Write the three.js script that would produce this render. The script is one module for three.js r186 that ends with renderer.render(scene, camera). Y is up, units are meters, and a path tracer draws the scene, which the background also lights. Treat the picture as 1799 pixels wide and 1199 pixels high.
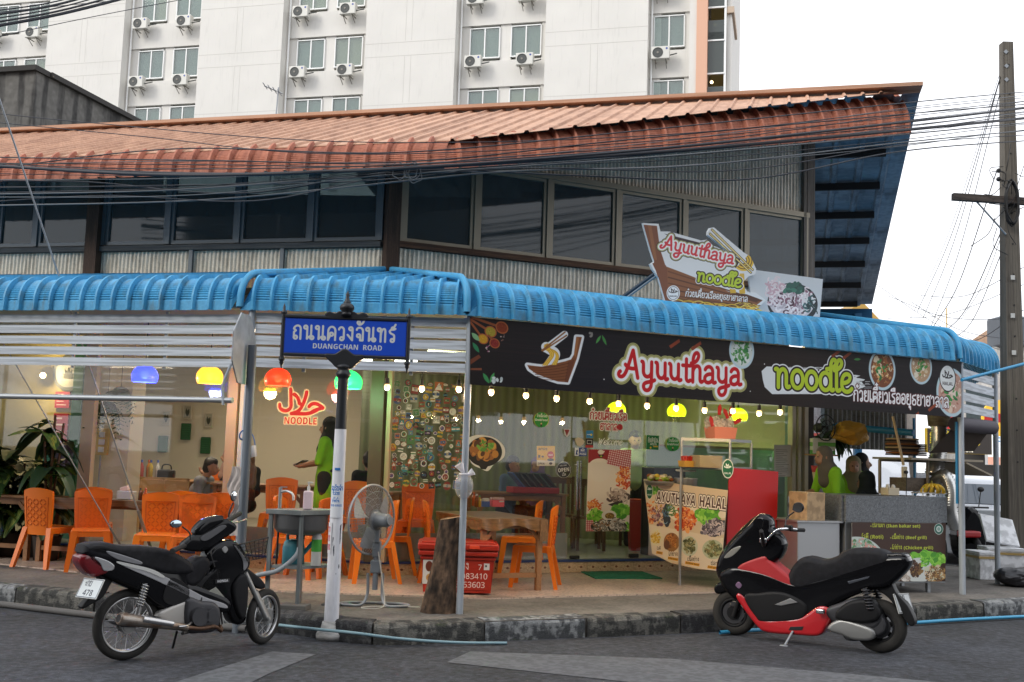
import*as THREE from 'three';
import{mergeGeometries,mergeVertices,toCreasedNormals}from 'three/addons/utils/BufferGeometryUtils.js';
import{RoundedBoxGeometry}from 'three/addons/geometries/RoundedBoxGeometry.js';
import{MarchingCubes}from 'three/addons/objects/MarchingCubes.js';
import{RectAreaLightUniformsLib}from 'three/addons/lights/RectAreaLightUniformsLib.js';

// ---------------------------------------------------------------- camera, sky, sun, exposure
const D2R=Math.PI / 180;
const EYE=1.6,FPX=1900,PITCH=6.0*D2R,ROLL=1.86*D2R;
const scene=new THREE.Scene();
const camera=new THREE.PerspectiveCamera(2*Math.atan(599.5 / FPX)/ D2R,1024 / 682,0.1,900);
camera.position.set(0,EYE,0);
camera.rotation.set(PITCH,0,ROLL,'YXZ');
const renderer=new THREE.WebGLRenderer({antialias:true});
renderer.setSize(1024,682);
renderer.toneMapping=THREE.LinearToneMapping;
renderer.toneMappingExposure=1.56;
renderer.shadowMap.enabled=true;
RectAreaLightUniformsLib.init();
{// bright, even overcast sky: a little warmer and brighter low down
const W=64,H=32,d=new Float32Array(W*H*4);
for(let y=0;y<H;y++)for(let x=0;x<W;x++){
const e=(y+0.5)/ H*2 - 1,k=Math.max(0,e),o=(y*W+x)*4;// e: -1 nadir .. 1 zenith
const z=Math.pow(k,0.7);
d[o]=1.02 - 0.12*z;d[o+1]=1.03 - 0.08*z;d[o+2]=1.06 - 0.01*z;d[o+3]=1;
}
const t=new THREE.DataTexture(d,W,H,THREE.RGBAFormat,THREE.FloatType);
t.mapping=THREE.EquirectangularReflectionMapping;t.magFilter=THREE.LinearFilter;t.needsUpdate=true;
scene.background=t;scene.environment=t;
}
const sun=new THREE.DirectionalLight(new THREE.Color(1,0.95,0.87),1.15);
sun.position.set(-30,24,10);sun.target.position.set(0,0,-12);
sun.castShadow=true;sun.shadow.radius=45;sun.shadow.mapSize.set(2048,2048);
Object.assign(sun.shadow.camera,{left:-30,right:30,top:30,bottom:-30,near:1,far:110});
scene.add(sun,sun.target);

// ---------------------------------------------------------------- helpers: pixels to places
const V3=(x,y,z)=>new THREE.Vector3(x,y,z);
function ray(px,py){
const x=px - 899.5,y=-(py - 599.5),c=Math.cos(ROLL),s=Math.sin(ROLL),X=c*x - s*y,Y=s*x+c*y,cp=Math.cos(PITCH),sp=Math.sin(PITCH);
return V3(X / FPX,(cp*Y+sp*FPX)/ FPX,(sp*Y - cp*FPX)/ FPX);
}
const onY=(px,py,Y)=>{const d=ray(px,py),t=(Y - EYE)/ d.y;return V3(d.x*t,Y,d.z*t);};
const atZ=(px,py,z)=>{const d=ray(px,py),t=z / d.z;return V3(d.x*t,EYE+d.y*t,z);};
// a frame: origin, turn about y; local x runs along a face, local z points out of it
function frame(x,y,z,turn){
const m=new THREE.Matrix4().makeRotationY(turn).setPosition(x,y,z);
return{m,turn,o:V3(x,y,z),u:V3(Math.cos(turn),0,-Math.sin(turn)),n:V3(Math.sin(turn),0,Math.cos(turn))};
}
function onF(f,px,py,d=0){// local x, y of a pixel on the plane z = d of a frame
const q=f.o.clone().addScaledVector(f.n,d),r=ray(px,py),o=V3(0,EYE,0),t=q.clone().sub(o).dot(f.n)/ r.dot(f.n);
const p=o.addScaledVector(r,t).sub(q);
return[p.dot(f.u),p.y];
}
const wp=(f,x,y,z)=>V3(x,y,z).applyMatrix4(f.m);

const S=(r,g,b)=>new THREE.Color().setRGB(r / 255,g / 255,b / 255,THREE.SRGBColorSpace);
// ---------------------------------------------------------------- helpers: random, noise, textures
let _s=12345;
const seed=(n)=>{_s=n>>>0;};
const rnd=()=>{_s=(_s+0x6d2b79f5)|0;let t=Math.imul(_s ^(_s>>>15),1|_s);t=(t+Math.imul(t ^(t>>>7),61|t))^ t;return((t ^(t>>>14))>>>0)/ 4294967296;};
const rr=(a,b)=>a+(b - a)*rnd();
const pick=(a)=>a[Math.floor(rnd()*a.length)% a.length];
const h2=(x,y,k)=>{let n=Math.imul(x,374761393)^ Math.imul(y,668265263)^ Math.imul(k,2246822519);n=Math.imul(n ^(n>>>13),1274126177);return((n ^(n>>>16))>>>0)/ 4294967296;};
const md=(a,n)=>((a % n)+n)% n;
const TAB=new Float32Array(65536);for(let i=0;i<65536;i++)TAB[i]=h2(i,i>>7,77);
function vn(x,y,per,k){// tileable value noise, period per
const ix=Math.floor(x),iy=Math.floor(y),fx=x - ix,fy=y - iy,a=fx*fx*(3 - 2*fx),b=fy*fy*(3 - 2*fy);
const i0=md(ix,per)*3511,i1=md(ix+1,per)*3511,j0=md(iy,per)*7919+k*1201,j1=md(iy+1,per)*7919+k*1201;
const p=TAB[(i0+j0)&65535],q=TAB[(i1+j0)&65535],r=TAB[(i0+j1)&65535],s=TAB[(i1+j1)&65535];
return(p+(q - p)*a)*(1 - b)+(r+(s - r)*a)*b;
}
const fbm=(u,v,f,oct,k)=>{let s=0,a=0.5,t=0;for(let i=0;i<oct;i++){s+=a*vn(u*f,v*f,f,k+i);t+=a;a*=0.55;f*=2;}return s / t;};
const clamp=(x,a=0,b=1)=>Math.min(b,Math.max(a,x));
const mix=(a,b,t)=>a+(b - a)*t;
const sst=(a,b,x)=>{const t=clamp((x - a)/(b - a));return t*t*(3 - 2*t);};
function tex(w,h,fn,rx=1,ry=1,data=false){// fn(u, v) -> [r, g, b] 0..255 sRGB, or one value
const d=new Uint8Array(w*h*4);
for(let y=0;y<h;y++)for(let x=0;x<w;x++){
const c=fn((x+0.5)/ w,(y+0.5)/ h),o=(y*w+x)*4,a=Array.isArray(c)?c:[c,c,c];
d[o]=clamp(a[0],0,255);d[o+1]=clamp(a[1],0,255);d[o+2]=clamp(a[2],0,255);d[o+3]=255;
}
const t=new THREE.DataTexture(d,w,h);t.magFilter=THREE.LinearFilter;t.minFilter=THREE.LinearMipmapLinearFilter;t.generateMipmaps=true;
t.wrapS=t.wrapT=THREE.RepeatWrapping;t.repeat.set(rx,ry);if(!data)t.colorSpace=THREE.SRGBColorSpace;t.needsUpdate=true;
return t;
}
const grain=tex(256,256,(u,v)=>255*fbm(u,v,32,3,5),1,1,true);
function canvasTex(w,h,draw){
const c=document.createElement('canvas');c.width=w;c.height=h;const g=c.getContext('2d');draw(g,w,h);
const t=new THREE.CanvasTexture(c);t.colorSpace=THREE.SRGBColorSpace;t.anisotropy=8;return t;
}
// mottled paint: a shared pale noise map (fine, middling or coarse) tinted by the material's own colour
const NOISE=[5,11,28].map((f,i)=>tex(256,256,(u,v)=>{const t=sst(0.3,0.7,fbm(u,v,f,5,90+i)),q=(h2(Math.floor(u*256),Math.floor(v*256),9+i)- 0.5)*14;return mix(206,250,t)+q;}));
const mottle=(a,b,f)=>{const s=(c)=>c[0]+c[1]+c[2],hi=s(a)>s(b)?a:b;return{tex:NOISE[f<8?0:f<20?1:2],tint:S(...hi)};};

// ---------------------------------------------------------------- helpers: geometry
const mat4=(x=0,y=0,z=0,rx=0,ry=0,rz=0)=>new THREE.Matrix4().makeRotationFromEuler(new THREE.Euler(rx,ry,rz)).setPosition(x,y,z);
const at=(g,x,y,z,rx,ry,rz)=>g.applyMatrix4(mat4(x,y,z,rx,ry,rz));
const box=(w,h,d,x=0,y=0,z=0,rx=0,ry=0,rz=0)=>at(new THREE.BoxGeometry(w,h,d),x,y,z,rx,ry,rz);
const rbox=(w,h,d,r,x=0,y=0,z=0,rx=0,ry=0,rz=0,s=2)=>at(new RoundedBoxGeometry(w,h,d,s,r),x,y,z,rx,ry,rz);
const cyl=(r0,r1,h,x=0,y=0,z=0,n=20,rx=0,ry=0,rz=0,open=false)=>at(new THREE.CylinderGeometry(r1,r0,h,n,1,open),x,y,z,rx,ry,rz);// r0 bottom
const sph=(r,x=0,y=0,z=0,sx=1,sy=1,sz=1,n=16)=>at(new THREE.SphereGeometry(r,n,Math.ceil(n*0.7)).scale(sx,sy,sz),x,y,z);
const bar=(a,b,r,n=8,r2=r)=>{// a, b: Vector3 or arrays
const A=Array.isArray(a)?V3(...a):a,B=Array.isArray(b)?V3(...b):b,d=B.clone().sub(A),L=d.length();
const g=new THREE.CylinderGeometry(r2,r,L,n);g.translate(0,L / 2,0);
g.applyQuaternion(new THREE.Quaternion().setFromUnitVectors(V3(0,1,0),d.divideScalar(L||1)));g.translate(A.x,A.y,A.z);return g;
};
const beam=(a,b,w,h,up=V3(0,1,0))=>{// rectangular bar from a to b: w across, h along up
const A=Array.isArray(a)?V3(...a):a,B=Array.isArray(b)?V3(...b):b,z=B.clone().sub(A),L=z.length();z.normalize();
const x=up.clone().cross(z).normalize(),y=z.clone().cross(x);
return new THREE.BoxGeometry(w,h,L).translate(0,0,L / 2).applyMatrix4(new THREE.Matrix4().makeBasis(x,y,z).setPosition(A));
};
const tube=(pts,r,n=24,m=6,closed=false)=>new THREE.TubeGeometry(new THREE.CatmullRomCurve3(pts.map((p)=>(Array.isArray(p)?V3(...p):p)),closed),n,r,m,closed);
const lathe=(pts,n=24)=>new THREE.LatheGeometry(pts.map((p)=>new THREE.Vector2(p[0],p[1])),n);
const shapeOf=(pts)=>new THREE.Shape(pts.map((p)=>new THREE.Vector2(p[0],p[1])));
const spline=(pts,n=40,closed=true)=>{const s=new THREE.Shape();const c=new THREE.CatmullRomCurve3(pts.map((p)=>V3(p[0],p[1],0)),closed,'catmullrom',0.5).getPoints(n);c.forEach((p,i)=>(i?s.lineTo(p.x,p.y):s.moveTo(p.x,p.y)));return s;};
const extr=(shape,depth,bevel=0,seg=2)=>{const g=new THREE.ExtrudeGeometry(Array.isArray(shape)?shapeOf(shape):shape,{depth:depth - 2*bevel,bevelEnabled:bevel>0,bevelSize:bevel,bevelThickness:bevel,bevelSegments:seg,curveSegments:8});g.translate(0,0,-(depth - 2*bevel)/ 2);return g;};
const torus=(R,r,x=0,y=0,z=0,n=40,m=12,rx=0,ry=0)=>at(new THREE.TorusGeometry(R,r,m,n),x,y,z,rx,ry);
const plane=(w,h,x=0,y=0,z=0,rx=0,ry=0,rz=0)=>at(new THREE.PlaneGeometry(w,h),x,y,z,rx,ry,rz);
function quad(a,b,c,d){// corners as Vector3, uv 0..1: a (0,0) b (1,0) c (1,1) d (0,1)
const g=new THREE.BufferGeometry();
g.setAttribute('position',new THREE.Float32BufferAttribute([a,b,c,d].flatMap((p)=>[p.x,p.y,p.z]),3));
g.setAttribute('uv',new THREE.Float32BufferAttribute([0,0,1,0,1,1,0,1],2));g.setIndex([0,1,2,0,2,3]);g.computeVertexNormals();return g;
}
function gridGeo(nu,nv,fn,uvs){// fn(i, j) -> Vector3
const p=[],t=[],ix=[];
for(let i=0;i<=nu;i++)for(let j=0;j<=nv;j++){const q=fn(i,j);p.push(q.x,q.y,q.z);const w=uvs?uvs(i,j):[i / nu,j / nv];t.push(w[0],w[1]);}
for(let i=0;i<nu;i++)for(let j=0;j<nv;j++){const a=i*(nv+1)+j,b=a+nv+1;ix.push(a,b,b+1,a,b+1,a+1);}
const g=new THREE.BufferGeometry();g.setAttribute('position',new THREE.Float32BufferAttribute(p,3));g.setAttribute('uv',new THREE.Float32BufferAttribute(t,2));g.setIndex(ix);g.computeVertexNormals();return g;
}
function metric(g,size=1){// uv in metres by dominant normal axis
g=g.index?g.toNonIndexed():g;const p=g.attributes.position,n=g.attributes.normal,uv=new Float32Array(p.count*2);
for(let i=0;i<p.count;i+=3){
const ax=Math.abs(n.getX(i)+n.getX(i+1)+n.getX(i+2)),ay=Math.abs(n.getY(i)+n.getY(i+1)+n.getY(i+2)),az=Math.abs(n.getZ(i)+n.getZ(i+1)+n.getZ(i+2));
for(let k=i;k<i+3;k++){const x=p.getX(k),y=p.getY(k),z=p.getZ(k);const q=ay>=ax&&ay>=az?[x,z]:ax>az?[z,y]:[x,y];uv[2*k]=q[0]/ size;uv[2*k+1]=q[1]/ size;}
}
g.setAttribute('uv',new THREE.BufferAttribute(uv,2));return g;
}

// ---------------------------------------------------------------- helpers: materials and objects
const lin=(r,g,b)=>new THREE.Color().setRGB(r,g,b);
const tinted=(o)=>(o.map&&o.map.tex?{...o,map:o.map.tex,color:o.map.tint}:o);
const M=(o)=>new THREE.MeshStandardMaterial({roughness:0.7,metalness:0,side:THREE.DoubleSide,...tinted(o)});
const MP=(o)=>new THREE.MeshPhysicalMaterial({roughness:0.5,metalness:0,side:THREE.DoubleSide,...tinted(o)});
const taken=new Map();
const numbered=(n)=>{const k=taken.get(n)||0;taken.set(n,k+1);return k?n+'_'+String(k).padStart(3,'0'):n;};
function merge(gs){
const list=[].concat(gs).map((g)=>{const q=g.index?g.toNonIndexed():g;for(const k of Object.keys(q.attributes))if(!['position','normal','uv','color'].includes(k))q.deleteAttribute(k);if(!q.attributes.uv)q.setAttribute('uv',new THREE.Float32BufferAttribute(new Float32Array(q.attributes.position.count*2),2));q.morphAttributes={};return q;});
if(list.length>1&&list.some((g)=>g.attributes.color)&&!list.every((g)=>g.attributes.color))list.forEach((g)=>g.deleteAttribute('color'));
return list.length>1?mergeGeometries(list):list[0];
}
function mesh(name,gs,m,parent=scene,f=null){// with a frame f, geometry is in that frame (or world when f === 1)
const g=[].concat(gs).length>1?merge(gs):[].concat(gs)[0];
if(f){if(f.m)g.applyMatrix4(f.m);if(parent !==scene){parent.updateWorldMatrix(true,false);g.applyMatrix4(parent.matrixWorld.clone().invert());}}
const o=new THREE.Mesh(g,m);o.name=parent===scene?numbered(name):name;o.castShadow=o.receiveShadow=true;parent.add(o);return o;
}
function thing(name,label,category,pos=[0,0,0],turn=0,group=null){
const o=new THREE.Group();o.name=numbered(name);o.position.set(...(pos.isVector3?pos.toArray():pos));o.rotation.y=turn;scene.add(o);
o.userData={label,category};if(group)o.userData.group=group;return o;
}
const tag=(o,label,category,group)=>{o.userData={...o.userData,label,category};if(group)o.userData.group=group;return o;};
function part(name,parent,pos=[0,0,0],rot=[0,0,0]){const o=new THREE.Group();o.name=name;o.position.set(...pos);o.rotation.set(...rot);parent.add(o);return o;}
function copy(src,pos,turn,label,group){const o=src.clone();o.name=numbered(src.name.replace(/_\d{3}$/,''));o.userData={...src.userData};if(label)o.userData.label=label;if(group)o.userData.group=group;o.position.set(...(pos.isVector3?pos.toArray():pos));o.rotation.y=turn;scene.add(o);return o;}
const struct=(name,gs,m,label,f=null)=>{const o=mesh(name,gs,m,scene,f);o.userData={kind:'structure',label,category:name.split('_').pop()};return o;};

// ---------------------------------------------------------------- shared materials
const grimeTex=(a,b,k,streak=0.6)=>tex(512,512,(u,v)=>{// weathered: patches and vertical streaks
const p=fbm(u,v,4,6,k),s=fbm(u*1,v*0.12+0.3,32,4,k+3),t=clamp(sst(0.35,0.68,p)*(1 - streak)+sst(0.4,0.7,s)*streak),q=(fbm(u,v,64,2,k+7)- 0.5)*26;
return[0,1,2].map((i)=>mix(a[i],b[i],t)+q);
});
const mat={
steel:M({color:lin(0.42,0.43,0.44),metalness:0.8,roughness:0.4}),
galv:M({color:lin(0.34,0.36,0.38),metalness:0.55,roughness:0.5}),
alu:M({color:S(150,140,122),metalness:0.35,roughness:0.45}),
aluGrey:M({color:S(112,118,122),metalness:0.35,roughness:0.45}),
white:M({color:S(205,205,200),roughness:0.5}),
black:M({color:lin(0.012,0.012,0.013),roughness:0.5}),
rubber:M({color:lin(0.018,0.017,0.017),roughness:0.85}),
glass:MP({color:0xffffff,transmission:1,thickness:0,roughness:0.02,ior:1.5}),
darkGlass:MP({color:lin(0.28,0.34,0.36),transmission:0.85,thickness:0,roughness:0.05,ior:1.45}),
chrome:M({color:lin(0.7,0.7,0.7),metalness:1,roughness:0.12}),
};

// ---------------------------------------------------------------- the place: frames
const aR=24.4*D2R,aL=-14.3*D2R;
const C0=[-1.46,-12.48];
const FR=frame(C0[0],0,C0[1],aR),FL=frame(C0[0],0,C0[1],aL);// right and left shop fronts (glass line)
const FA=frame(-0.39,0,-9.87,26.2*D2R);// awning posts, right street
const FB=frame(-2.42,0,-9.97,aL);// awning posts, left street
const FM=frame(-2.42,0,-9.97,-Math.atan2(0.10,2.03));// awning posts across the corner
const KERB=0.17,TERR=0.185,FLOOR=0.34;

// ---------------------------------------------------------------- ground
const asphaltMap=tex(1024,1024,(u,v)=>{const p=fbm(u,v,6,5,11),s=h2(Math.floor(u*1024),Math.floor(v*1024),3),f=fbm(u,v,128,2,17),b=50+(p - 0.5)*34+(f - 0.5)*44 - sst(0.6,0.7,fbm(u,v,3,5,13))*10+(s>0.985?42:0)+(s - 0.5)*20;return[b*0.96,b,b*1.1];});
const asphaltBump=tex(512,512,(u,v)=>255*fbm(u,v,96,3,23),1,1,true);
const mAsphalt=M({map:asphaltMap,bumpMap:asphaltBump,bumpScale:0.006,roughness:0.9});
{const g=metric(new THREE.PlaneGeometry(500,500,1,1).rotateX(-Math.PI / 2).translate(0,0,-120),5);struct('road',g,mAsphalt,'worn dark grey asphalt road at the street corner');}
const kerbLine=[[-30,-20.6],[-12,-13.55],[-4.87,-10.7],[-3.82,-10.26],[-2.32,-9.72],[-1.75,-9.47],[-1.42,-9.27],[-1.12,-9.16],[-0.8,-9.19],[-0.4,-9.36],[0.59,-9.8],[1.67,-10.26],[4.3,-11.5],[5.74,-12.18],[7.3,-12.95],[7.95,-13.4],[8.1,-14.2],[8.0,-15.8],[7.5,-16.3],[6.7,-16.45],[6.45,-17.1],[7.1,-20],[11,-36]];
function ground(name,pts,y0,y1,m,label,size){
const s=new THREE.Shape(pts.map((p)=>new THREE.Vector2(p[0],-p[1])));
const g=new THREE.ExtrudeGeometry(s,{depth:y1 - y0,bevelEnabled:false});g.rotateX(-Math.PI / 2);g.translate(0,y0,0);return struct(name,metric(g,size),m,label);
}
const pavedMap=tex(1024,1024,(u,v)=>{const p=fbm(u,v,3,6,31),q=fbm(u,v,10,4,37),f=fbm(u,v,128,2,41),b=92+(p - 0.5)*70+(q - 0.5)*46+(f - 0.5)*30,w=sst(0.55,0.75,q);return[b*mix(1,0.86,w)*1.02,b*mix(0.97,0.82,w),b*mix(0.91,0.76,w)];});
const mPaved=M({map:pavedMap,roughness:0.85,bumpMap:asphaltBump,bumpScale:0.006});
ground('sidewalk',[...kerbLine.map(([x,z],i)=>[x,z]).slice(1,-1).map(([x,z])=>{const k=0.02;return[x*(1 - 0.002),z - k];}),[8,-30],[-12,-30]],0.001,KERB,mPaved,'rough stained concrete pavement in front of the noodle shop',3);
{// kerb stones, alternately dark and pale where old paint has worn off
const kerbTex=(a,b,k)=>tex(512,256,(u,v)=>{const s=fbm(u,v*0.15,24,4,k),p=fbm(u,v,6,5,k+2),gr=sst(0.62,0.78,fbm(u,v,5,4,k+5))*sst(0.45,0.6,fbm(u,v,20,3,k+6)),t=sst(0.42,0.62,s*0.6+p*0.4),f=(fbm(u,v,80,2,k+8)- 0.5)*34;return[mix(mix(a[0],b[0],t),62,gr*0.7)+f,mix(mix(a[1],b[1],t),72,gr*0.7)+f,mix(mix(a[2],b[2],t),46,gr*0.7)+f];});
const km=[kerbTex([38,38,40],[74,74,74],51),kerbTex([70,72,74],[140,142,142],61),kerbTex([52,52,50],[104,102,96],71)].map((map)=>M({map,roughness:0.9,bumpMap:asphaltBump,bumpScale:0.008}));
const kerb=thing('kerb','weathered concrete kerb stones with worn black and white paint','kerb',[0,0,0]);kerb.userData.kind='structure';
const c=new THREE.CatmullRomCurve3(kerbLine.slice(1,-1).map((p)=>V3(p[0],0,p[1])),false,'centripetal'),L=c.getLength(),n=Math.round(L / 0.98),N=6;seed(5);
for(let i=0;i<n;i++){
const dh=rr(-0.006,0.006),o=rr(-0.006,0.006),a0=i / n+0.0002,a1=(i+1)/ n - 0.0004;
const prof=[[0,0.0],[0.0,KERB - 0.03],[0.012,KERB - 0.008],[0.035,KERB+0.006],[0.2,KERB+0.008],[0.2,0]];
const g=gridGeo(N,prof.length - 1,(k,j)=>{const t=mix(a0,a1,k / N),p=c.getPointAt(clamp(t)),d=c.getTangentAt(clamp(t)),e=(h2(i*9+k,j,3)- 0.5)*0.012;return V3(p.x+(d.z)*(prof[j][0]+o+e),Math.max(0,prof[j][1]+(j>0&&j<5?dh+e*0.6:0)),p.z+(-d.x)*(prof[j][0]+o+e));},(k,j)=>[k / N*0.9+i*0.37,[0,0.5,0.56,0.62,1,1][j]]);
mesh('kerb_stone',toCreasedNormals(g,0.6),km[i % 3===1?1:i % 2?0:2],kerb);
}
}
{// speckled terrace tiling
const tMap=tex(1024,1024,(u,v)=>{const p=fbm(u,v,5,5,81),f=fbm(u,v,120,2,83),s=sst(0.5,0.75,f),st=sst(0.56,0.78,fbm(u,v,3,5,91));const b=mix(184,128,s*0.75)+(p - 0.5)*44;const k=mix(1,0.72,st);return[b*1.04*k,b*0.93*k,b*0.85*k];});
const pts=[[-12,-15.2],[-5.75,-12.5],[-4.2,-11.75],[-3.2,-11.25],[-2.2,-10.92],[-0.15,-10.88],[1.92,-11.82],[4.6,-13.05],[4.6,-16.5],[-12,-18]];
ground('terrace_floor',pts,0.05,TERR,M({map:tMap,roughness:0.35}),'pale speckled floor tiles of the terrace under the awning',2.4);
const strip=M({map:mottle([96,98,102],[66,68,73],30),roughness:0.85});
const road=(pp)=>{const s=new THREE.Shape(pp.map(([x,y])=>{const q=onY(x,y,0);return new THREE.Vector2(q.x,-q.z);}));return metric(new THREE.ShapeGeometry(s).rotateX(-Math.PI / 2).translate(0,0.004,0),1.2);};
tag(mesh('road_marking',road([[555,1151],[478,1146],[310,1199],[180,1240],[330,1255],[470,1186]]),strip,scene),'faded grey painted road bar beside the black underbone motorbike','road marking').userData.kind='structure';
tag(mesh('road_marking',road([[785,1165],[826,1146],[1180,1159],[1500,1186],[1800,1214],[1900,1260],[1560,1240],[1180,1208]]),strip,scene),'long faded grey painted bar on the road before the tree stump','road marking').userData.kind='structure';
}

// ---------------------------------------------------------------- corrugated sheets
// edge P0 -> P1 (left to right, plan [x, z]), profile [[d, y], ...] from the lip inwards, hips running to depth D at s = q0 and s = q1
function ribSection(P0,P1,prof,o){
const dx=P1[0]- P0[0],dz=P1[1]- P0[1],L=Math.hypot(dx,dz),ux=dx / L,uz=dz / L,nx=uz,nz=-ux,D=prof[prof.length - 1][0];
const q0=o.q0??0,q1=o.q1??L,per=o.per,rise=o.rise||0;
const yAt=(d)=>{for(let i=1;i<prof.length;i++)if(d<=prof[i][0]+1e-9){const a=prof[i - 1],b=prof[i],t=b[0]>a[0]?clamp((d - a[0])/(b[0]- a[0])):1;return mix(a[1],b[1],t);}return prof[prof.length - 1][1];};
const lim=(s)=>{let lo=0,hi=D;if(q0>0&&s<q0)hi=Math.min(hi,D*s / q0);if(q0<0&&s<0)lo=Math.max(lo,D*s / q0);if(q1<L&&s>q1)hi=Math.min(hi,D*(L - s)/(L - q1));if(q1>L&&s>L)lo=Math.max(lo,D*(s - L)/(q1 - L));return[clamp(lo,0,D),clamp(hi,0,D)];};
const cross=[[0,0],[0.6,0],[0.66,1],[0.77,1],[0.83,0]].map(([a,b])=>[a*per,b*(o.rib||0.022)]);
const sMin=Math.min(0,q0),sMax=Math.max(L,q1),out=[],perSheet=(o.ribs||5)*per;
const nrm=prof.map((p,i)=>{const a=prof[Math.max(0,i - 1)],b=prof[Math.min(prof.length - 1,i+1)],tx=b[0]- a[0],ty=b[1]- a[1],l=Math.hypot(tx,ty)||1;return[-ty / l,tx / l];});
for(let s0=sMin,idx=0;s0<sMax - 0.01;s0+=perSheet,idx++){
const cols=[];const lift=(idx % 2)*0.003;
for(let s=s0;s<Math.min(s0+perSheet,sMax)- 1e-6;s+=per)for(const[a,b]of cross)if(s+a<=sMax)cols.push([s+a,b]);
cols.push([Math.min(s0+perSheet+0.01,sMax),0]);
if(cols.length<3)continue;
const g=gridGeo(cols.length - 1,prof.length - 1,(i,j)=>{
const[s,r]=cols[i],[lo,hi]=lim(s),d=clamp(prof[j][0],lo,hi),same=d===prof[j][0],y=same?prof[j][1]:yAt(d),rip=r===0?(prof[j][2]||0):0,off=(r+rip+lift)*(same?1:0.9),n=nrm[j];
return V3(P0[0]+ux*s+nx*(d+n[0]*off),y+n[1]*off+rise*s -(o.drop||0)*s*(1 - j /(prof.length - 1)),P0[1]+uz*s+nz*(d+n[0]*off));
},(i,j)=>[cols[i][0]/(o.uv||1),j<(o.lipN||0)?prof[j][1]/(o.uv||1):(prof[j][0]+prof[j][1])/(o.uv||1)]);
out.push(toCreasedNormals(g,0.5));
}
return out;
}
function eaveProfile(y0,lip,r,D,y1,sweep=74,rip=0.009){// lip bottom at y0, quarter-round, then straight to depth D height y1
const p=[[0,y0,0],[0.002,y0+lip*0.5,0],[0.004,y0+lip,0]],n=26;
for(let i=1;i<=n;i++){const a=sweep*D2R*i / n;p.push([0.004+r*(1 - Math.cos(a)),y0+lip+r*Math.sin(a),i<n?-rip*(i % 2):0]);}
const q=p[p.length - 1];for(let i=1;i<=4;i++)p.push([mix(q[0],D,i / 4),mix(q[1],y1,i / 4),0]);
return p;
}
// ---------------------------------------------------------------- the blue awning
const blueTex=(a,b,dirt,k,amt)=>tex(512,512,(u,v)=>{const p=fbm(u,v,5,5,k),s=fbm(u,v*0.2,40,3,k+4),t=sst(0.35,0.7,p),d=sst(0.62 - 0.26*amt,0.78,s*0.55+fbm(u,v,9,4,k+6)*0.45)*amt,q=(fbm(u,v,70,2,k+8)- 0.5)*16;return[0,1,2].map((i)=>mix(mix(a[i],b[i],t),dirt[i],d)+q);});
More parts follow.
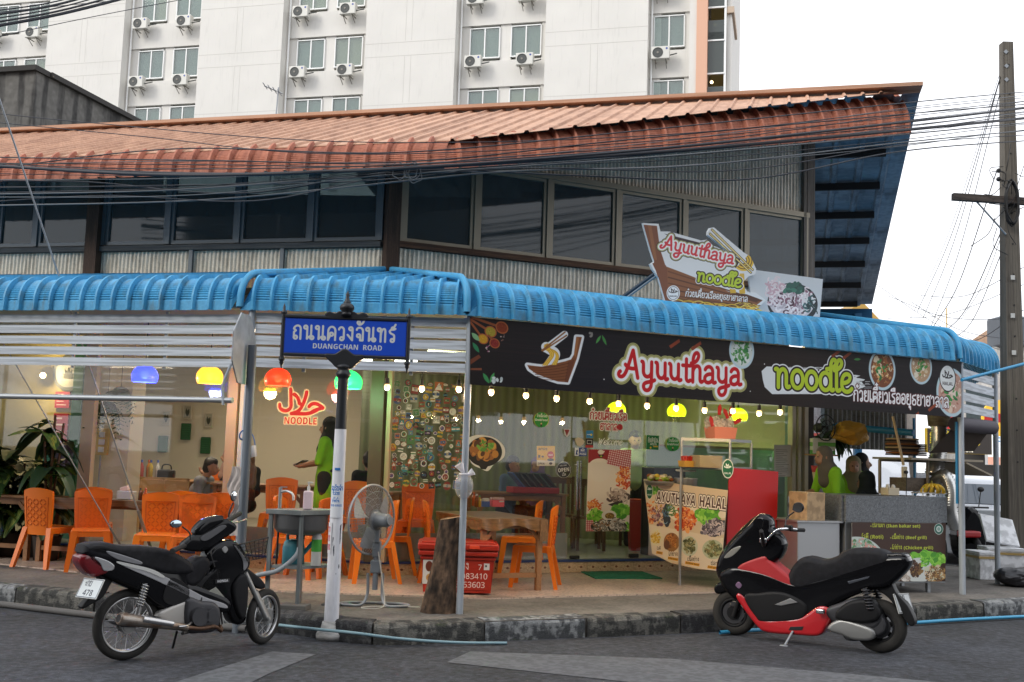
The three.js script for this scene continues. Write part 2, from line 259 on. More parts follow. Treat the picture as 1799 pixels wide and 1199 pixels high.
// one paint and one weathering for every sheet of the awning
const mBlue=M({map:blueTex([62,150,196],[84,168,212],[84,112,126],101,0.6),roughness:0.55});
const P_L=[-2.53,-9.93],P_R=[-0.42,-9.78],P_E=[5.22,-12.52],P_F=[6.3,-13.95],C2=[C0[0]+6.18*Math.cos(aR),C0[1]- 6.18*Math.sin(aR)];
const sOf=(P0,P1,Q)=>{const dx=P1[0]- P0[0],dz=P1[1]- P0[1],L=Math.hypot(dx,dz);return[((Q[0]- P0[0])*dx+(Q[1]- P0[1])*dz)/ L,((Q[0]- P0[0])*dz -(Q[1]- P0[1])*dx)/ L,L];};
const awning=thing('blue_awning','blue corrugated sheet awning wrapping round the corner shop on steel posts','awning',[-1.4,KERB,-11]);
{
const YL=2.85,YW=3.66;
const sec=(P0,P1,Q0,Q1,m)=>{const a=Q0?sOf(P0,P1,Q0):null,b=Q1?sOf(P0,P1,Q1):null,D=(a||b)[1],L=(a||b)[2];const o={per:0.172,q0:a?a[0]:0,q1:b?b[0]:L,uv:1.3,rib:0.036};ribSection(P0,P1,eaveProfile(YL,0.09,0.25,D,YW),o).forEach((g)=>mesh('awning_sheet',g,m,awning,1));};
const far=[P_L[0]- 8*Math.cos(aL),P_L[1]+8*Math.sin(aL)];
sec(far,P_L,null,C0,mBlue);sec(P_L,P_R,C0,C0,mBlue);sec(P_R,P_E,C0,C2,mBlue);sec(P_E,P_F,C2,C2,mBlue);
const back=[P_F[0]+5*0.247,P_F[1]- 5*0.969];sec(P_F,back,C2,null,mBlue);
// hip caps
const cap=(P,Q,m)=>{const d=V3(Q[0]- P[0],0,Q[1]- P[1]),L=d.length();d.normalize();const pts=eaveProfile(YL,0.09,0.27,L,YW+0.02).map((p)=>V3(P[0]+d.x*p[0],p[1]+0.03,P[1]+d.z*p[0]));mesh('hip_cap',tube(pts.map((p)=>[p.x,p.y,p.z]),0.035,60,6),m,awning,1);};
cap(P_L,C0,mBlue);cap(P_R,C0,mBlue);cap(P_E,C2,mBlue);cap(P_F,C2,mBlue);
// posts
const postM=M({map:mottle([176,184,192],[140,148,156],6,141,10),metalness:0.2,roughness:0.5});
const post=(x,z,r=0.032)=>mesh('post',cyl(r,r,2.72,0,KERB+1.36,0,14).translate(x,0,z),postM,awning,1);
post(-0.39,-9.87);post(-2.42,-9.97);const e=wp(FA,onF(FA,1690,900)[0],0,0);post(e.x,e.z,0.036);post(6.28,-13.98,0.034);
for(const s of[-3.55,-7]){const p=wp(FB,s,0,0.0);if(s<-5)post(p.x,p.z);}
// edge pipes that carry the sheets
const pipe=(f,x0,x1,y,z=-0.05)=>mesh('edge_pipe',bar([x0,y,z],[x1,y,z],0.025,8),postM,awning,f);
pipe(FA,0,6.2,2.9);pipe(FB,-8,0,2.9);pipe(FM,0,2.03,2.9);
// white slats below the edge
const slatM=M({map:mottle([204,212,220],[150,160,172],4,151,8),roughness:0.55});
const slats=(f,x0,x1,ys,hh)=>ys.forEach((y)=>mesh('slat',box(x1 - x0,hh,0.018,(x0+x1)/ 2,y,-0.01),slatM,awning,f));
const ys=[2.78,2.675,2.57,2.465,2.36];
slats(FB,-3.0,-0.035,ys,0.078);slats(FB,-6,-3.006,ys,0.078);slats(FM,0.035,2.0,ys.map((y)=>y+0.012),0.084);
const FE=frame(e.x,0,e.z,Math.atan2(13.98+e.z,6.28 - e.x));const LE=Math.hypot(6.28 - e.x,13.98+e.z);
slats(FE,0.04,LE - 0.04,[2.74,2.6,2.46,2.32],0.1);
for(const x of[-0.9,-1.9,-2.95,-4,-5])mesh('slat_rail',box(0.03,0.55,0.02,x,2.57,-0.032),mat.galv,awning,FB);
for(const x of[0.5,1.5])mesh('slat_rail',box(0.03,0.55,0.02,x,2.57,-0.032),mat.galv,awning,FM);
// rafters under the sheets
const raft=M({color:S(70,74,78),metalness:0.4,roughness:0.6});
for(const x of[0.3,1.5,2.7,3.9,5.1])mesh('rafter',beam(wp(FA,x,2.92,-0.1),wp(FR,x+0.8,3.52,0.03),0.04,0.06),raft,awning,1);
for(const x of[-0.5,-1.9,-3.3,-4.7,-6.1])mesh('rafter',beam(wp(FB,x,2.92,-0.1),wp(FL,x - 0.6,3.52,0.03),0.04,0.06),raft,awning,1);
}

// ---------------------------------------------------------------- the restaurant building
const corrug=(w,h0,h1,per=0.055,dep=0.016,base=0)=>{const n=Math.round(w / per)*4;return gridGeo(n,1,(i,j)=>{const x=w*i / n;return V3(x,base+(j?(typeof h1==='function'?h1(x):h1):h0),[0,1,1,0][i % 4]*dep);},(i,j)=>[w*i / n / 1.2,j?1:0]);};
const house=thing('restaurant_building','corner noodle restaurant with glass shop fronts and rust coloured sheet roof','building',[C0[0],0,C0[1]]);
{
const clad=M({map:grimeTex([242,231,212],[208,195,175],161,0.7),roughness:0.55,metalness:0.15});
const rust=M({map:grimeTex([72,50,38],[112,78,56],171,0.5),roughness:0.85});
const brown=M({map:grimeTex([52,38,30],[80,58,44],181,0.6),roughness:0.8});
// upper storey, right front
const LR=6.18,top=(x)=>4.98+x*0.232;
mesh('cladding',at(corrug(LR - 0.2,3.5,3.97),0.1,0,0),clad,house,FR);
mesh('sill_beam',box(LR,0.07,0.12,LR / 2,4.01,0.02),rust,house,FR);
mesh('cladding',at(corrug(LR - 1.08,5.12,(x)=>top(x+1)+0.15),1.0,0,-0.02),clad,house,FR);
mesh('head_beam',box(LR - 0.2,0.07,0.05,LR / 2+0.05,5.09,0.03),mat.alu,house,FR);
const glassRow=(f,xs,y0,y1,m)=>{
for(let i=0;i+1<xs.length;i++){
const w=xs[i+1]- xs[i]- 0.06,x=(xs[i]+xs[i+1])/ 2,win=part('window',house);win.position.set(0,0,0);
mesh('pane',box(w - 0.07,y1 - y0 - 0.09,0.008,x,(y0+y1)/ 2,-0.01),mat.darkGlass,win,f);
mesh('window_frame',[box(w,0.045,0.05,x,y0+0.022,0),box(w,0.045,0.05,x,y1 - 0.022,0),box(0.04,y1 - y0 - 0.09,0.05,x - w / 2+0.02,(y0+y1)/ 2,0),box(0.04,y1 - y0 - 0.09,0.05,x+w / 2 - 0.02,(y0+y1)/ 2,0)],m,win,f);
}
xs.forEach((x)=>mesh('mullion',box(0.055,y1 - y0,0.075,x,(y0+y1)/ 2,0.01),m,house,f));
};
const xr=[[690,380],[835,380],[962,390],[1083,400],[1200,400],[1308,410],[1413,450]].map(([a,b])=>onF(FR,a,b)[0]);xr[0]=0.12;xr[6]=LR - 0.1;
glassRow(FR,xr,4.05,5.06,mat.alu);
mesh('corner_post',box(0.16,1.7,0.16,0,4.35,0.03),brown,house,FR);
mesh('end_post',[box(0.13,3.4,0.13,LR - 0.02,5.2,-0.02),box(0.05,3.3,0.05,LR - 0.13,5.15,0.03)],M({map:grimeTex([92,84,76],[128,118,108],191,0.6),roughness:0.7}),house,FR);
// upper storey, left front
mesh('cladding',at(corrug(9,3.5,3.96),-9.1,0,0),clad,house,FL);
mesh('sill_beam',box(9,0.06,0.1,-4.6,4.0,0.02),M({map:grimeTex([70,72,74],[98,98,96],201,0.5),roughness:0.8}),house,FL);
for(const px of[[498,450],[338,455],[160,460]]){const x=onF(FL,px[0],px[1])[0];mesh('batten',box(0.05,0.5,0.05,x,3.73,0.03),mat.aluGrey,house,FL);}
const xl=[[66,400],[184,400],[298,400],[420,400],[549,390],[672,380]].map(([a,b])=>onF(FL,a,b)[0]);xl.unshift(xl[0]- 1.1,xl[0]- 0.02);xl[1]=xl[2]- 0.6;xl.splice(0,1);xl.unshift(-8.9);
xl[xl.length - 1]=-0.12;xl.sort((a,b)=>a - b);
glassRow(FL,xl,4.05,5.2,mat.aluGrey);
mesh('corner_post',box(0.17,1.6,0.16,onF(FL,172,400)[0],4.3,0.05),brown,house,FL);
// slab between the storeys, rear and side walls
const Lw=10,Db=6,bk=(x,d)=>wp(FL,x,0,-d),poly=(ps,y0,y1)=>{const s=new THREE.Shape(ps.map((p)=>new THREE.Vector2(p.x,-p.z)));return new THREE.ExtrudeGeometry(s,{depth:y1 - y0,bevelEnabled:false}).rotateX(-Math.PI / 2).translate(0,y0,0);};
const c2=wp(FR,LR - 0.28,0,-0.1),c2b=c2.clone().addScaledVector(FL.n,-(Db - 3.7));
const foot=[wp(FL,-Lw,0,-0.06),wp(FL,-0.03,0,-0.06),c2,c2b,bk(-Lw,Db)];
mesh('ceiling',metric(poly(foot,3.02,3.4),1),M({color:S(196,190,172),roughness:0.8}),house,1);
mesh('interior_floor',metric(poly(foot.map((p)=>p),0.19,FLOOR),2),M({map:tex(512,512,(u,v)=>{const b=148+(fbm(u,v,24,4,7)- 0.5)*44;return[b,b*1.0,b*0.93];}),roughness:0.3}),house,1);
const wallPaint=M({color:S(222,212,190),roughness:0.8});
const wallTo=(a,b,y0,y1,m,t=0.1)=>metric(beam(V3(a.x,(y0+y1)/ 2,a.z),V3(b.x,(y0+y1)/ 2,b.z),t,y1 - y0),1);
mesh('rear_wall',wallTo(bk(-Lw,Db),c2b,FLOOR,3.02),wallPaint,house,1);
mesh('side_wall',wallTo(c2,c2b,FLOOR,3.02),M({color:S(150,190,176),roughness:0.7}),house,1);
mesh('side_wall',wallTo(wp(FL,-Lw,0,-0.06),bk(-Lw,Db),FLOOR,3.02),wallPaint,house,1);
const dark=M({color:S(120,122,118),roughness:0.9});
mesh('upper_rear_wall',wallTo(bk(-Lw,2.5),wp(FR,LR - 0.1,0,-1.6),3.4,5.6),dark,house,1);
// ground floor fronts
const tileA=M({map:tex(256,128,(u,v)=>{const p=fbm(u,v,8,4,223),vein=Math.abs(Math.sin((u*9+fbm(u,v,6,3,225)*7)))<0.13||Math.abs(Math.sin(v*7+u*5+fbm(u,v,5,3,227)*8))<0.1,fl=Math.hypot((u % 0.5)- 0.25,(v - 0.5)*0.5)<0.055;const b=200+(p - 0.5)*40;return fl?[118,72,52]:vein?[150,112,88]:[b,b*0.88,b*0.72];}),roughness:0.4});
const skirt=(f,x0,x1)=>{const n=Math.round((x1 - x0)/ 0.33);for(let i=0;i<n;i++)mesh('skirting_tile',box((x1 - x0)/ n - 0.004,FLOOR - TERR - 0.028,0.012,x0+(x1 - x0)*(i+0.5)/ n,(FLOOR+TERR)/ 2 - 0.012,0.022),tileA,house,f);mesh('threshold',box(x1 - x0,0.024,0.09,(x0+x1)/ 2,FLOOR - 0.012,0.0),M({color:S(38,62,120),roughness:0.4}),house,f);};
skirt(FR,0.05,5.7);skirt(FL,-7.5,-0.05);
const beige=M({color:S(196,172,140),roughness:0.5,metalness:0.1}),umber=M({color:S(96,84,68),roughness:0.55,metalness:0.2});
const colAt=(f,px,w,m,name='column',d=0.08,y1=3.02)=>mesh(name,box(w,y1 - FLOOR,d,onF(f,px,800)[0],(y1+FLOOR)/ 2,0),m,house,f);
colAt(FL,662,0.16,umber,'column',0.14);colAt(FL,681,0.05,beige,'window_frame',0.06);
colAt(FL,405,0.13,beige);colAt(FL,421,0.05,mat.white,'window_frame',0.05);colAt(FL,152,0.17,beige);
mesh('column',[box(0.06,2.68,0.1,onF(FR,1391,850)[0],FLOOR+1.34,0.0),box(0.05,2.68,0.08,onF(FR,1402,850)[0],FLOOR+1.34,0.0),box(0.06,2.68,0.1,onF(FR,1413,850)[0],FLOOR+1.34,0)],M({color:S(168,158,140),roughness:0.45,metalness:0.25}),house,FR);
const pane=(f,x0,x1,y0=FLOOR+0.005,y1=2.98)=>mesh('glass_pane',box(x1 - x0,y1 - y0,0.008,(x0+x1)/ 2,(y0+y1)/ 2,0),mat.glass,house,f);
const gx=(px)=>onF(FR,px,850)[0],gl=(px)=>onF(FL,px,850)[0];
pane(FL,gl(429),gl(646));pane(FL,gl(167),gl(394));pane(FL,gl(167)- 2.6,gl(139)- 0.01);
pane(FR,0.12,gx(830));pane(FR,gx(830)+0.012,gx(1001));const door=part('glass_door',house);mesh('pane',box(gx(1129)- gx(1003),2.3,0.012,(gx(1129)+gx(1003))/ 2,FLOOR+1.16,0),mat.glass,door,FR);
mesh('pull_handle',[bar([gx(1010),0.95,0.06],[gx(1010),1.55,0.06],0.014),bar([gx(1024),0.95,-0.06],[gx(1024),1.55,-0.06],0.014),bar([gx(1010),1,0.06],[gx(1010),1,0],0.01),bar([gx(1010),1.5,0.06],[gx(1010),1.5,0],0.01)],mat.chrome,door,FR);
mesh('door_hinge',[rbox(0.13,0.05,0.05,0.01,gx(1121)- 0.05,FLOOR+0.04,0.01),rbox(0.13,0.04,0.04,0.01,gx(1012),FLOOR+0.03,0.01)],mat.black,door,FR);
pane(FR,gx(1003),gx(1129),2.66,2.98);pane(FR,gx(1131),gx(1386));
const bandGrey=M({color:S(128,134,128),roughness:0.55});  // plain opaque grey for the band along the foot of the glass
mesh('lower_grey_band',box(gx(1000)- 0.14,0.3,0.006,(gx(1000)+0.14)/ 2,FLOOR+0.17,-0.02),bandGrey,house,FR);
mesh('lower_grey_band',box(gl(642)- gl(430),0.3,0.006,(gl(642)+gl(430))/ 2,FLOOR+0.17,-0.02),bandGrey,house,FL);
// roof
const roofTan=M({map:grimeTex([200,158,130],[170,130,106],231,0.55),roughness:0.75}),roofRust=M({map:grimeTex([180,112,86],[148,88,68],241,0.55),roughness:0.7});
const roof=part('roof',house);
const K=[-0.78,-11.27],T=6.35,KE=[K[0]+Math.cos(aR)*T,K[1]- Math.sin(aR)*T],KX=[K[0]+Math.cos(aR)*(T+0.28),K[1]- Math.sin(aR)*(T+0.28)],far=[K[0]- 10*Math.cos(aL),K[1]+10*Math.sin(aL)];
const[qs,qd,ql]=sOf(far,K,KE),yb=4.65,RIDGE=6.55;
ribSection(far,K,eaveProfile(yb,0.06,0.3,qd,RIDGE,62,0.006).slice(24),{per:0.235,rib:0.026,q1:qs,uv:1.6,ribs:4}).forEach((g,i)=>{void i;mesh('roof_sheet',g,roofTan,roof,1);});
// rounded rust-coloured eave pieces laid on the bend
{const ep=eaveProfile(yb - 0.012,0.06,0.31,0.5,yb+0.5,62,0.006).slice(0,-4);ribSection(far,K,ep,{per:0.235,rib:0.05,uv:1.6,ribs:4}).forEach((g)=>mesh('eave_sheet',g,roofRust,roof,1));}
{const rise=(RIDGE -(yb+0.33))/ T,L=T+0.1;const ep=eaveProfile(yb - 0.05,0.06,0.31,0.5,yb+0.33,66,0.006).slice(0,-3);ribSection(K,KX,ep,{per:0.235,rib:0.05,uv:1.6,ribs:4,rise,drop:0.034}).forEach((g)=>mesh('rake_sheet',g,roofRust,roof,1));void L;}
const rA=V3(KE[0],RIDGE+0.02,KE[1]),rB=rA.clone().addScaledVector(FL.u,-17);
mesh('ridge_cap',[beam(rA.clone().addScaledVector(FL.u,0.3),rB,0.34,0.05).translate(0,0.02,0)],roofTan,roof,1);
// rear slope: its dark ribbed underside shows beyond the end wall
const under=M({map:grimeTex([158,170,182],[106,114,122],251,0.45),roughness:0.7,metalness:0.1});
const eB=rA.clone().addScaledVector(FL.u,0.28),dn=FL.n.clone().multiplyScalar(-1);const LB=8.2,sl=0.2,per=0.36;
{const sheet=(s0,s1)=>{const n=Math.round((s1 - s0)/ per)*5,cr=[[0,0],[0.6,0],[0.68,0.035],[0.86,0.035],[0.94,0]];return toCreasedNormals(gridGeo(n,6,(i,j)=>{const s=s0+per*(Math.floor(i / 5)+cr[i % 5][0]),t=j / 6*LB;return eB.clone().addScaledVector(FL.u,-s).addScaledVector(dn,t).add(V3(0,-sl*t - 0.05 - cr[i % 5][1],0));},(i,j)=>[(s0+i / 5*per)/ 1.5,j / 6*LB / 1.5]),0.4);};
for(let i=0;i<8;i++)mesh('roof_sheet',sheet(i*per*3,i*per*3+per*3),under,roof,1);}
const purl=M({color:S(44,40,38),roughness:0.8});
for(let i=0;i<8;i++){const t=0.4+i*1.08,p=eB.clone().addScaledVector(dn,t).add(V3(0,-sl*t - 0.13,0));mesh('purlin',beam(p.clone().addScaledVector(FL.u,-0.3),p.clone().addScaledVector(FL.u,-6),0.06,0.11),purl,roof,1);}
// front slope underside beams
for(let i=0;i<3;i++){const t=0.9+i*1.2,y=yb+0.325+(RIDGE - yb - 0.325)*(t - 0.16)/(qd - 0.16)- 0.13;const p=V3(K[0],y,K[1]).addScaledVector(dn,t);mesh('purlin',beam(p.clone().addScaledVector(FL.u,t*1.25 - 0.4),p.clone().addScaledVector(FL.u,-9),0.05,0.09),purl,roof,1);}
const bb=eB.clone().addScaledVector(dn,LB).add(V3(0,-sl*LB - 0.25,0));mesh('rear_beam',beam(bb,bb.clone().addScaledVector(FL.u,-6),0.12,0.2),M({color:S(30,92,134),roughness:0.5}),house,1);
mesh('rear_post',box(0.14,bb.y,0.14,bb.x - 0.3,bb.y / 2,bb.z),M({color:S(36,104,148),roughness:0.5}),house,1);
}

// ---------------------------------------------------------------- the white hotel behind
const FH=frame(-1.81,0,-52,aL);
{
const hotel=thing('hotel_building','tall white hotel with paired windows and air conditioners behind the shop','building',[-1.81,0,-52]);
const paint=M({map:tex(512,512,(u,v)=>{const p=fbm(u,v,4,5,261),s=fbm(u,v*0.1,48,3,263),b=215+(p - 0.5)*8 - sst(0.6,0.85,s)*5;return[b*1.0,b*0.985,b*0.955];}),roughness:0.85});
const joint=M({color:S(194,190,183),roughness:0.9});
const peach=M({color:S(214,168,142),roughness:0.8}),frameM=M({color:S(232,232,230),roughness:0.45});
const curtain=(a,b,k)=>M({map:tex(64,16,(u,v)=>{const s=Math.sin(u*Math.PI*24)*0.5+0.5;return[0,1,2].map((i)=>mix(a[i],b[i],s)+(vn(u*4,v*2,4,k)- 0.5)*10);}),roughness:0.8});
const drape=[curtain([84,108,106],[112,134,128],1),curtain([96,118,112],[130,148,136],2),curtain([150,146,122],[184,174,138],3)];
const hg=MP({color:lin(0.74,0.8,0.78),transmission:0.85,roughness:0.04,thickness:0});
const Y1=30,piers=[[-34.1,-29.4],[-24.8,-20.05],[-15.45,-10.7],[-6.07,-1.32],[3.24,8.2],[10.15,10.48]],rec=[[-29.4,-24.8],[-20.05,-15.45],[-10.7,-6.07],[-1.32,3.24],[8.2,10.15]];
for(const[a,b]of piers){const p=part('pier',hotel);mesh('wall',metric(box(b - a,Y1,4,(a+b)/ 2,Y1 / 2,-1.2),4),paint,p,FH);if(b - a>1)for(let k=0;k<9;k++){const y=2.46+3.2*k;mesh('groove',[box(b - a - 0.02,0.025,0.008,(a+b)/ 2,y+0.28,0.8),box(b - a - 0.02,0.025,0.008,(a+b)/ 2,y - 0.42,0.8)],joint,p,FH);mesh('groove',[box(0.02,2.4,0.008,a+(b - a)*0.45,y+1.55,0.8),box(0.02,2.4,0.008,a+(b - a)*0.52,y+1.55,0.8)],joint,p,FH);}}
seed(77);
const winGeo={},windowAt=(x,y,w)=>{
const q=part('window',hotel),h=1.6,d=pick(drape),d2=rnd()<0.5?d:pick(drape);
mesh('window_frame',[box(w,0.06,0.12,x,y+0.03,0.06),box(w,0.05,0.1,x,y+h - 0.025,0.05),box(0.05,h,0.1,x - w / 2+0.025,y+h / 2,0.05),box(0.05,h,0.1,x+w / 2 - 0.025,y+h / 2,0.05),box(0.06,h,0.09,x,y+h / 2,0.05)],frameM,q,FH);
for(const s of[-1,1]){mesh('pane',box(w / 2 - 0.07,h - 0.12,0.01,x+s*w / 4,y+h / 2,0.03+(s>0?0.02:0)),hg,q,FH);mesh('curtain',box(w / 2 - 0.07,h - 0.12,0.02,x+s*w / 4,y+h / 2,-0.09),s>0?d:d2,q,FH);}
};void winGeo;
rec.forEach(([a,b],k)=>{
mesh('wall',metric(box(b - a,Y1,0.4,(a+b)/ 2,Y1 / 2,-0.62),4),paint,hotel,FH);
const cols=k<4?[[a+0.53,a+2.1],[a+2.65,a+4.2]]:[[a+0.18,a+1.66]];
for(let fl=0;fl<8;fl++){
const y=21.1 - 3.2*5+3.2*fl - 0,seen=y>16;
// spandrel stands proud of the window strip
mesh('spandrel',metric(box(b - a,1.34,0.52,(a+b)/ 2,y+1.6+0.12+0.67,-0.15),4),paint,hotel,FH);
mesh('wall_strip',metric(box(0.53,1.86,0.42,a+0.265,y+0.79,-0.2),4),paint,hotel,FH);
if(k<4)mesh('wall_strip',metric(box(0.55,1.86,0.42,a+2.375,y+0.79,-0.2),4),paint,hotel,FH);
mesh('wall_strip',metric(box(b - cols[cols.length - 1][1],1.86,0.42,(b+cols[cols.length - 1][1])/ 2,y+0.79,-0.2),4),paint,hotel,FH);
if(seen)for(const[c,d]of cols)windowAt((c+d)/ 2,y,d - c);
}
mesh('drain_pipe',bar([a+0.12,0,0.25],[a+0.12,Y1,0.25],0.05),frameM,hotel,FH);
});
mesh('peach_strip',box(0.5,Y1,0.6,10.73,Y1 / 2,0.6),peach,hotel,FH);
// glazed stair bay
const bay=part('stair_bay',hotel);const bg=MP({color:lin(0.12,0.14,0.13),transmission:0.5,roughness:0.05,thickness:0});
mesh('bay_wall',box(0.9,Y1,0.3,11.45,Y1 / 2,-1.3),M({color:S(150,140,96),roughness:0.8}),bay,FH);
for(let k=0;k<9;k++){const y=15.2+k*1.6;mesh('bay_pane',box(0.74,k % 2?1.95:1.0,0.02,11.36,k % 2?y+0.55:y,0.55),bg,bay,FH);mesh('bay_rail',box(0.78,0.07,0.09,11.36,y - 0.48,0.56),frameM,bay,FH);}
mesh('bay_post',box(0.1,Y1,0.12,11.78,Y1 / 2,0.5),frameM,bay,FH);
mesh('wall',metric(box(0.22,Y1,3,11.95,Y1 / 2,-1.2),4),paint,hotel,FH);
mesh('cornice',box(0.34,0.3,3.4,12.0,22.6,-1.2),M({color:S(188,168,148),roughness:0.8}),hotel,FH);
mesh('rear_block',metric(box(46,Y1,8,-11,Y1 / 2,-6),4),paint,hotel,FH);
// small lit lamps on the stair
for(const[px,py]of[[1256,41],[1262,67],[1250,142]]){const[x,y]=onF(FH,px,py,0.0);mesh('stair_lamp',sph(0.07,x,y,-0.2),M({color:0xffffff,emissive:lin(1,0.75,0.4),emissiveIntensity:6}),bay,FH);}
// air conditioners: one thing each
const acM=M({color:S(206,204,196),roughness:0.5}),grille=M({color:S(70,72,70),roughness:0.6}),metalM=M({color:S(130,126,118),roughness:0.6,metalness:0.3});
let ac0=null;
const acAt=(x,y,label)=>{
const p=wp(FH,x,y,0.62);
if(ac0)return copy(ac0,p,aL,label,'air conditioners on the hotel wall');
ac0=thing('air_conditioner',label,'air conditioner',p,aL,'air conditioners on the hotel wall');
mesh('casing',rbox(0.86,0.6,0.34,0.03),acM,ac0);mesh('fan_grille',[torus(0.23,0.02,-0.12,0,0.18,24,6),cyl(0.22,0.22,0.01,-0.12,0,0.172,24,Math.PI / 2)],grille,ac0);
mesh('fan_hub',cyl(0.05,0.05,0.02,-0.12,0,0.19,12,Math.PI / 2),metalM,ac0);mesh('badge',cyl(0.05,0.05,0.008,0.3,0.18,0.174,12,Math.PI / 2),M({color:S(60,78,150),roughness:0.5}),ac0);
for(const s of[-0.25,0.25])mesh('bracket',[box(0.04,0.04,0.6,s,-0.33,-0.12),beam([s,-0.33,0.1],[s,-0.62,-0.34],0.03,0.03)],metalM,ac0);
mesh('hose',tube([[0.43,-0.1,0],[0.58,-0.05,-0.06],[0.72,0.08,-0.3]],0.03,10,6),grille,ac0);
};
const flN={24.05:'upper',20.82:'lower',27.25:'topmost'},bays=['beside the dark concrete wall','above the tan roof left half','above the roof bend','above the boat sign','next to the peach strip'];
for(const y of[27.25,24.05,20.82])rec.forEach(([a],k)=>{if(y>27&&k<2)return;if(k<4){acAt(a+0.92,y - 0.07,`white air conditioner under left window, ${flN[y]} row, ${bays[k]}`);acAt(a+3.54,y - 0.1,`white air conditioner under right window, ${flN[y]} row, ${bays[k]}`);}else acAt(a+0.6,y - 0.2,`white air conditioner ${flN[y]} row, ${bays[k]}`);});
}
{// dark concrete house between
const f=frame(-9.24,0,-20,aL),m=M({map:grimeTex([104,102,98],[50,49,48],271,0.75),roughness:0.92}),pl=M({map:grimeTex([172,168,160],[116,112,106],281,0.2),roughness:0.95});
const b=thing('concrete_house','old dark stained concrete wall with a sloping look beside the tan roof','house',[-9.24,0,-20]);b.userData.label='old blackened concrete house with bare plaster patches behind the tan roof';
mesh('front_wall',metric(box(6,8.6,0.3,-3.0,4.3,-0.15),5),m,b,f);mesh('side_wall',metric(box(0.3,8.6,4.2,-0.15,4.3,-2.4),5),m,b,f);
mesh('parapet_cap',[box(6.1,0.1,0.42,-3.0,8.63,-0.12),box(0.42,0.1,4.3,-0.12,8.63,-2.5)],M({color:S(58,56,54),roughness:0.9}),b,f);
seed(8);const patch=spline([[-0.9,5.6],[-0.95,6.6],[-0.55,7.1],[0.1,6.9],[0.5,6.6],[0.95,6.45],[1.4,6.0],[1.6,5.5],[0.4,5.2]],50);mesh('plaster_patch',extr(patch,0.012).rotateY(Math.PI / 2).translate(0.008,0,-1.9),pl,b,f);
mesh('plaster_patch',extr(spline([[-3,5.4],[-2.8,6.6],[-1.6,6.8],[-0.6,6.6],[-0.3,5.4]],40),0.012).translate(0,0,0.008),pl,b,f);
mesh('vent_pipe',[bar([0.18,6.0,-0.5],[0.18,7.1,-0.5],0.04),sph(0.1,0.18,7.12,-0.5)],mat.galv,b,f);
}
{// shop houses across the street behind the viewer: what the dark panes mirror
const m=M({map:grimeTex([74,70,66],[52,50,48],291,0.5),roughness:0.9}),g=M({color:lin(0.03,0.03,0.03),roughness:0.4}),w=M({color:S(70,68,64),roughness:0.8});
for(let i=0;i<5;i++){
const b=thing('shop_house',['brown','grey','dusty','plain','pale'][i]+' concrete shop house across the street facing the restaurant','building',[-22+i*10,0,9]);b.userData.label=`${['brown', 'grey', 'dusty', 'plain', 'pale'][i]} five storey shop house across the street facing the restaurant`;
const H=[16.5,17.5,16,18,17][i];mesh('wall',metric(box(9.9,H,8,0,H / 2,4),4),m,b);for(let k=0;k<5;k++)mesh('window_band',box(8.6,1.3,0.1,0,1.8+k*3.3,-0.03),g,b);mesh('canopy',box(9.8,0.12,1.5,0,3.2,-0.75),w,b);
}
}

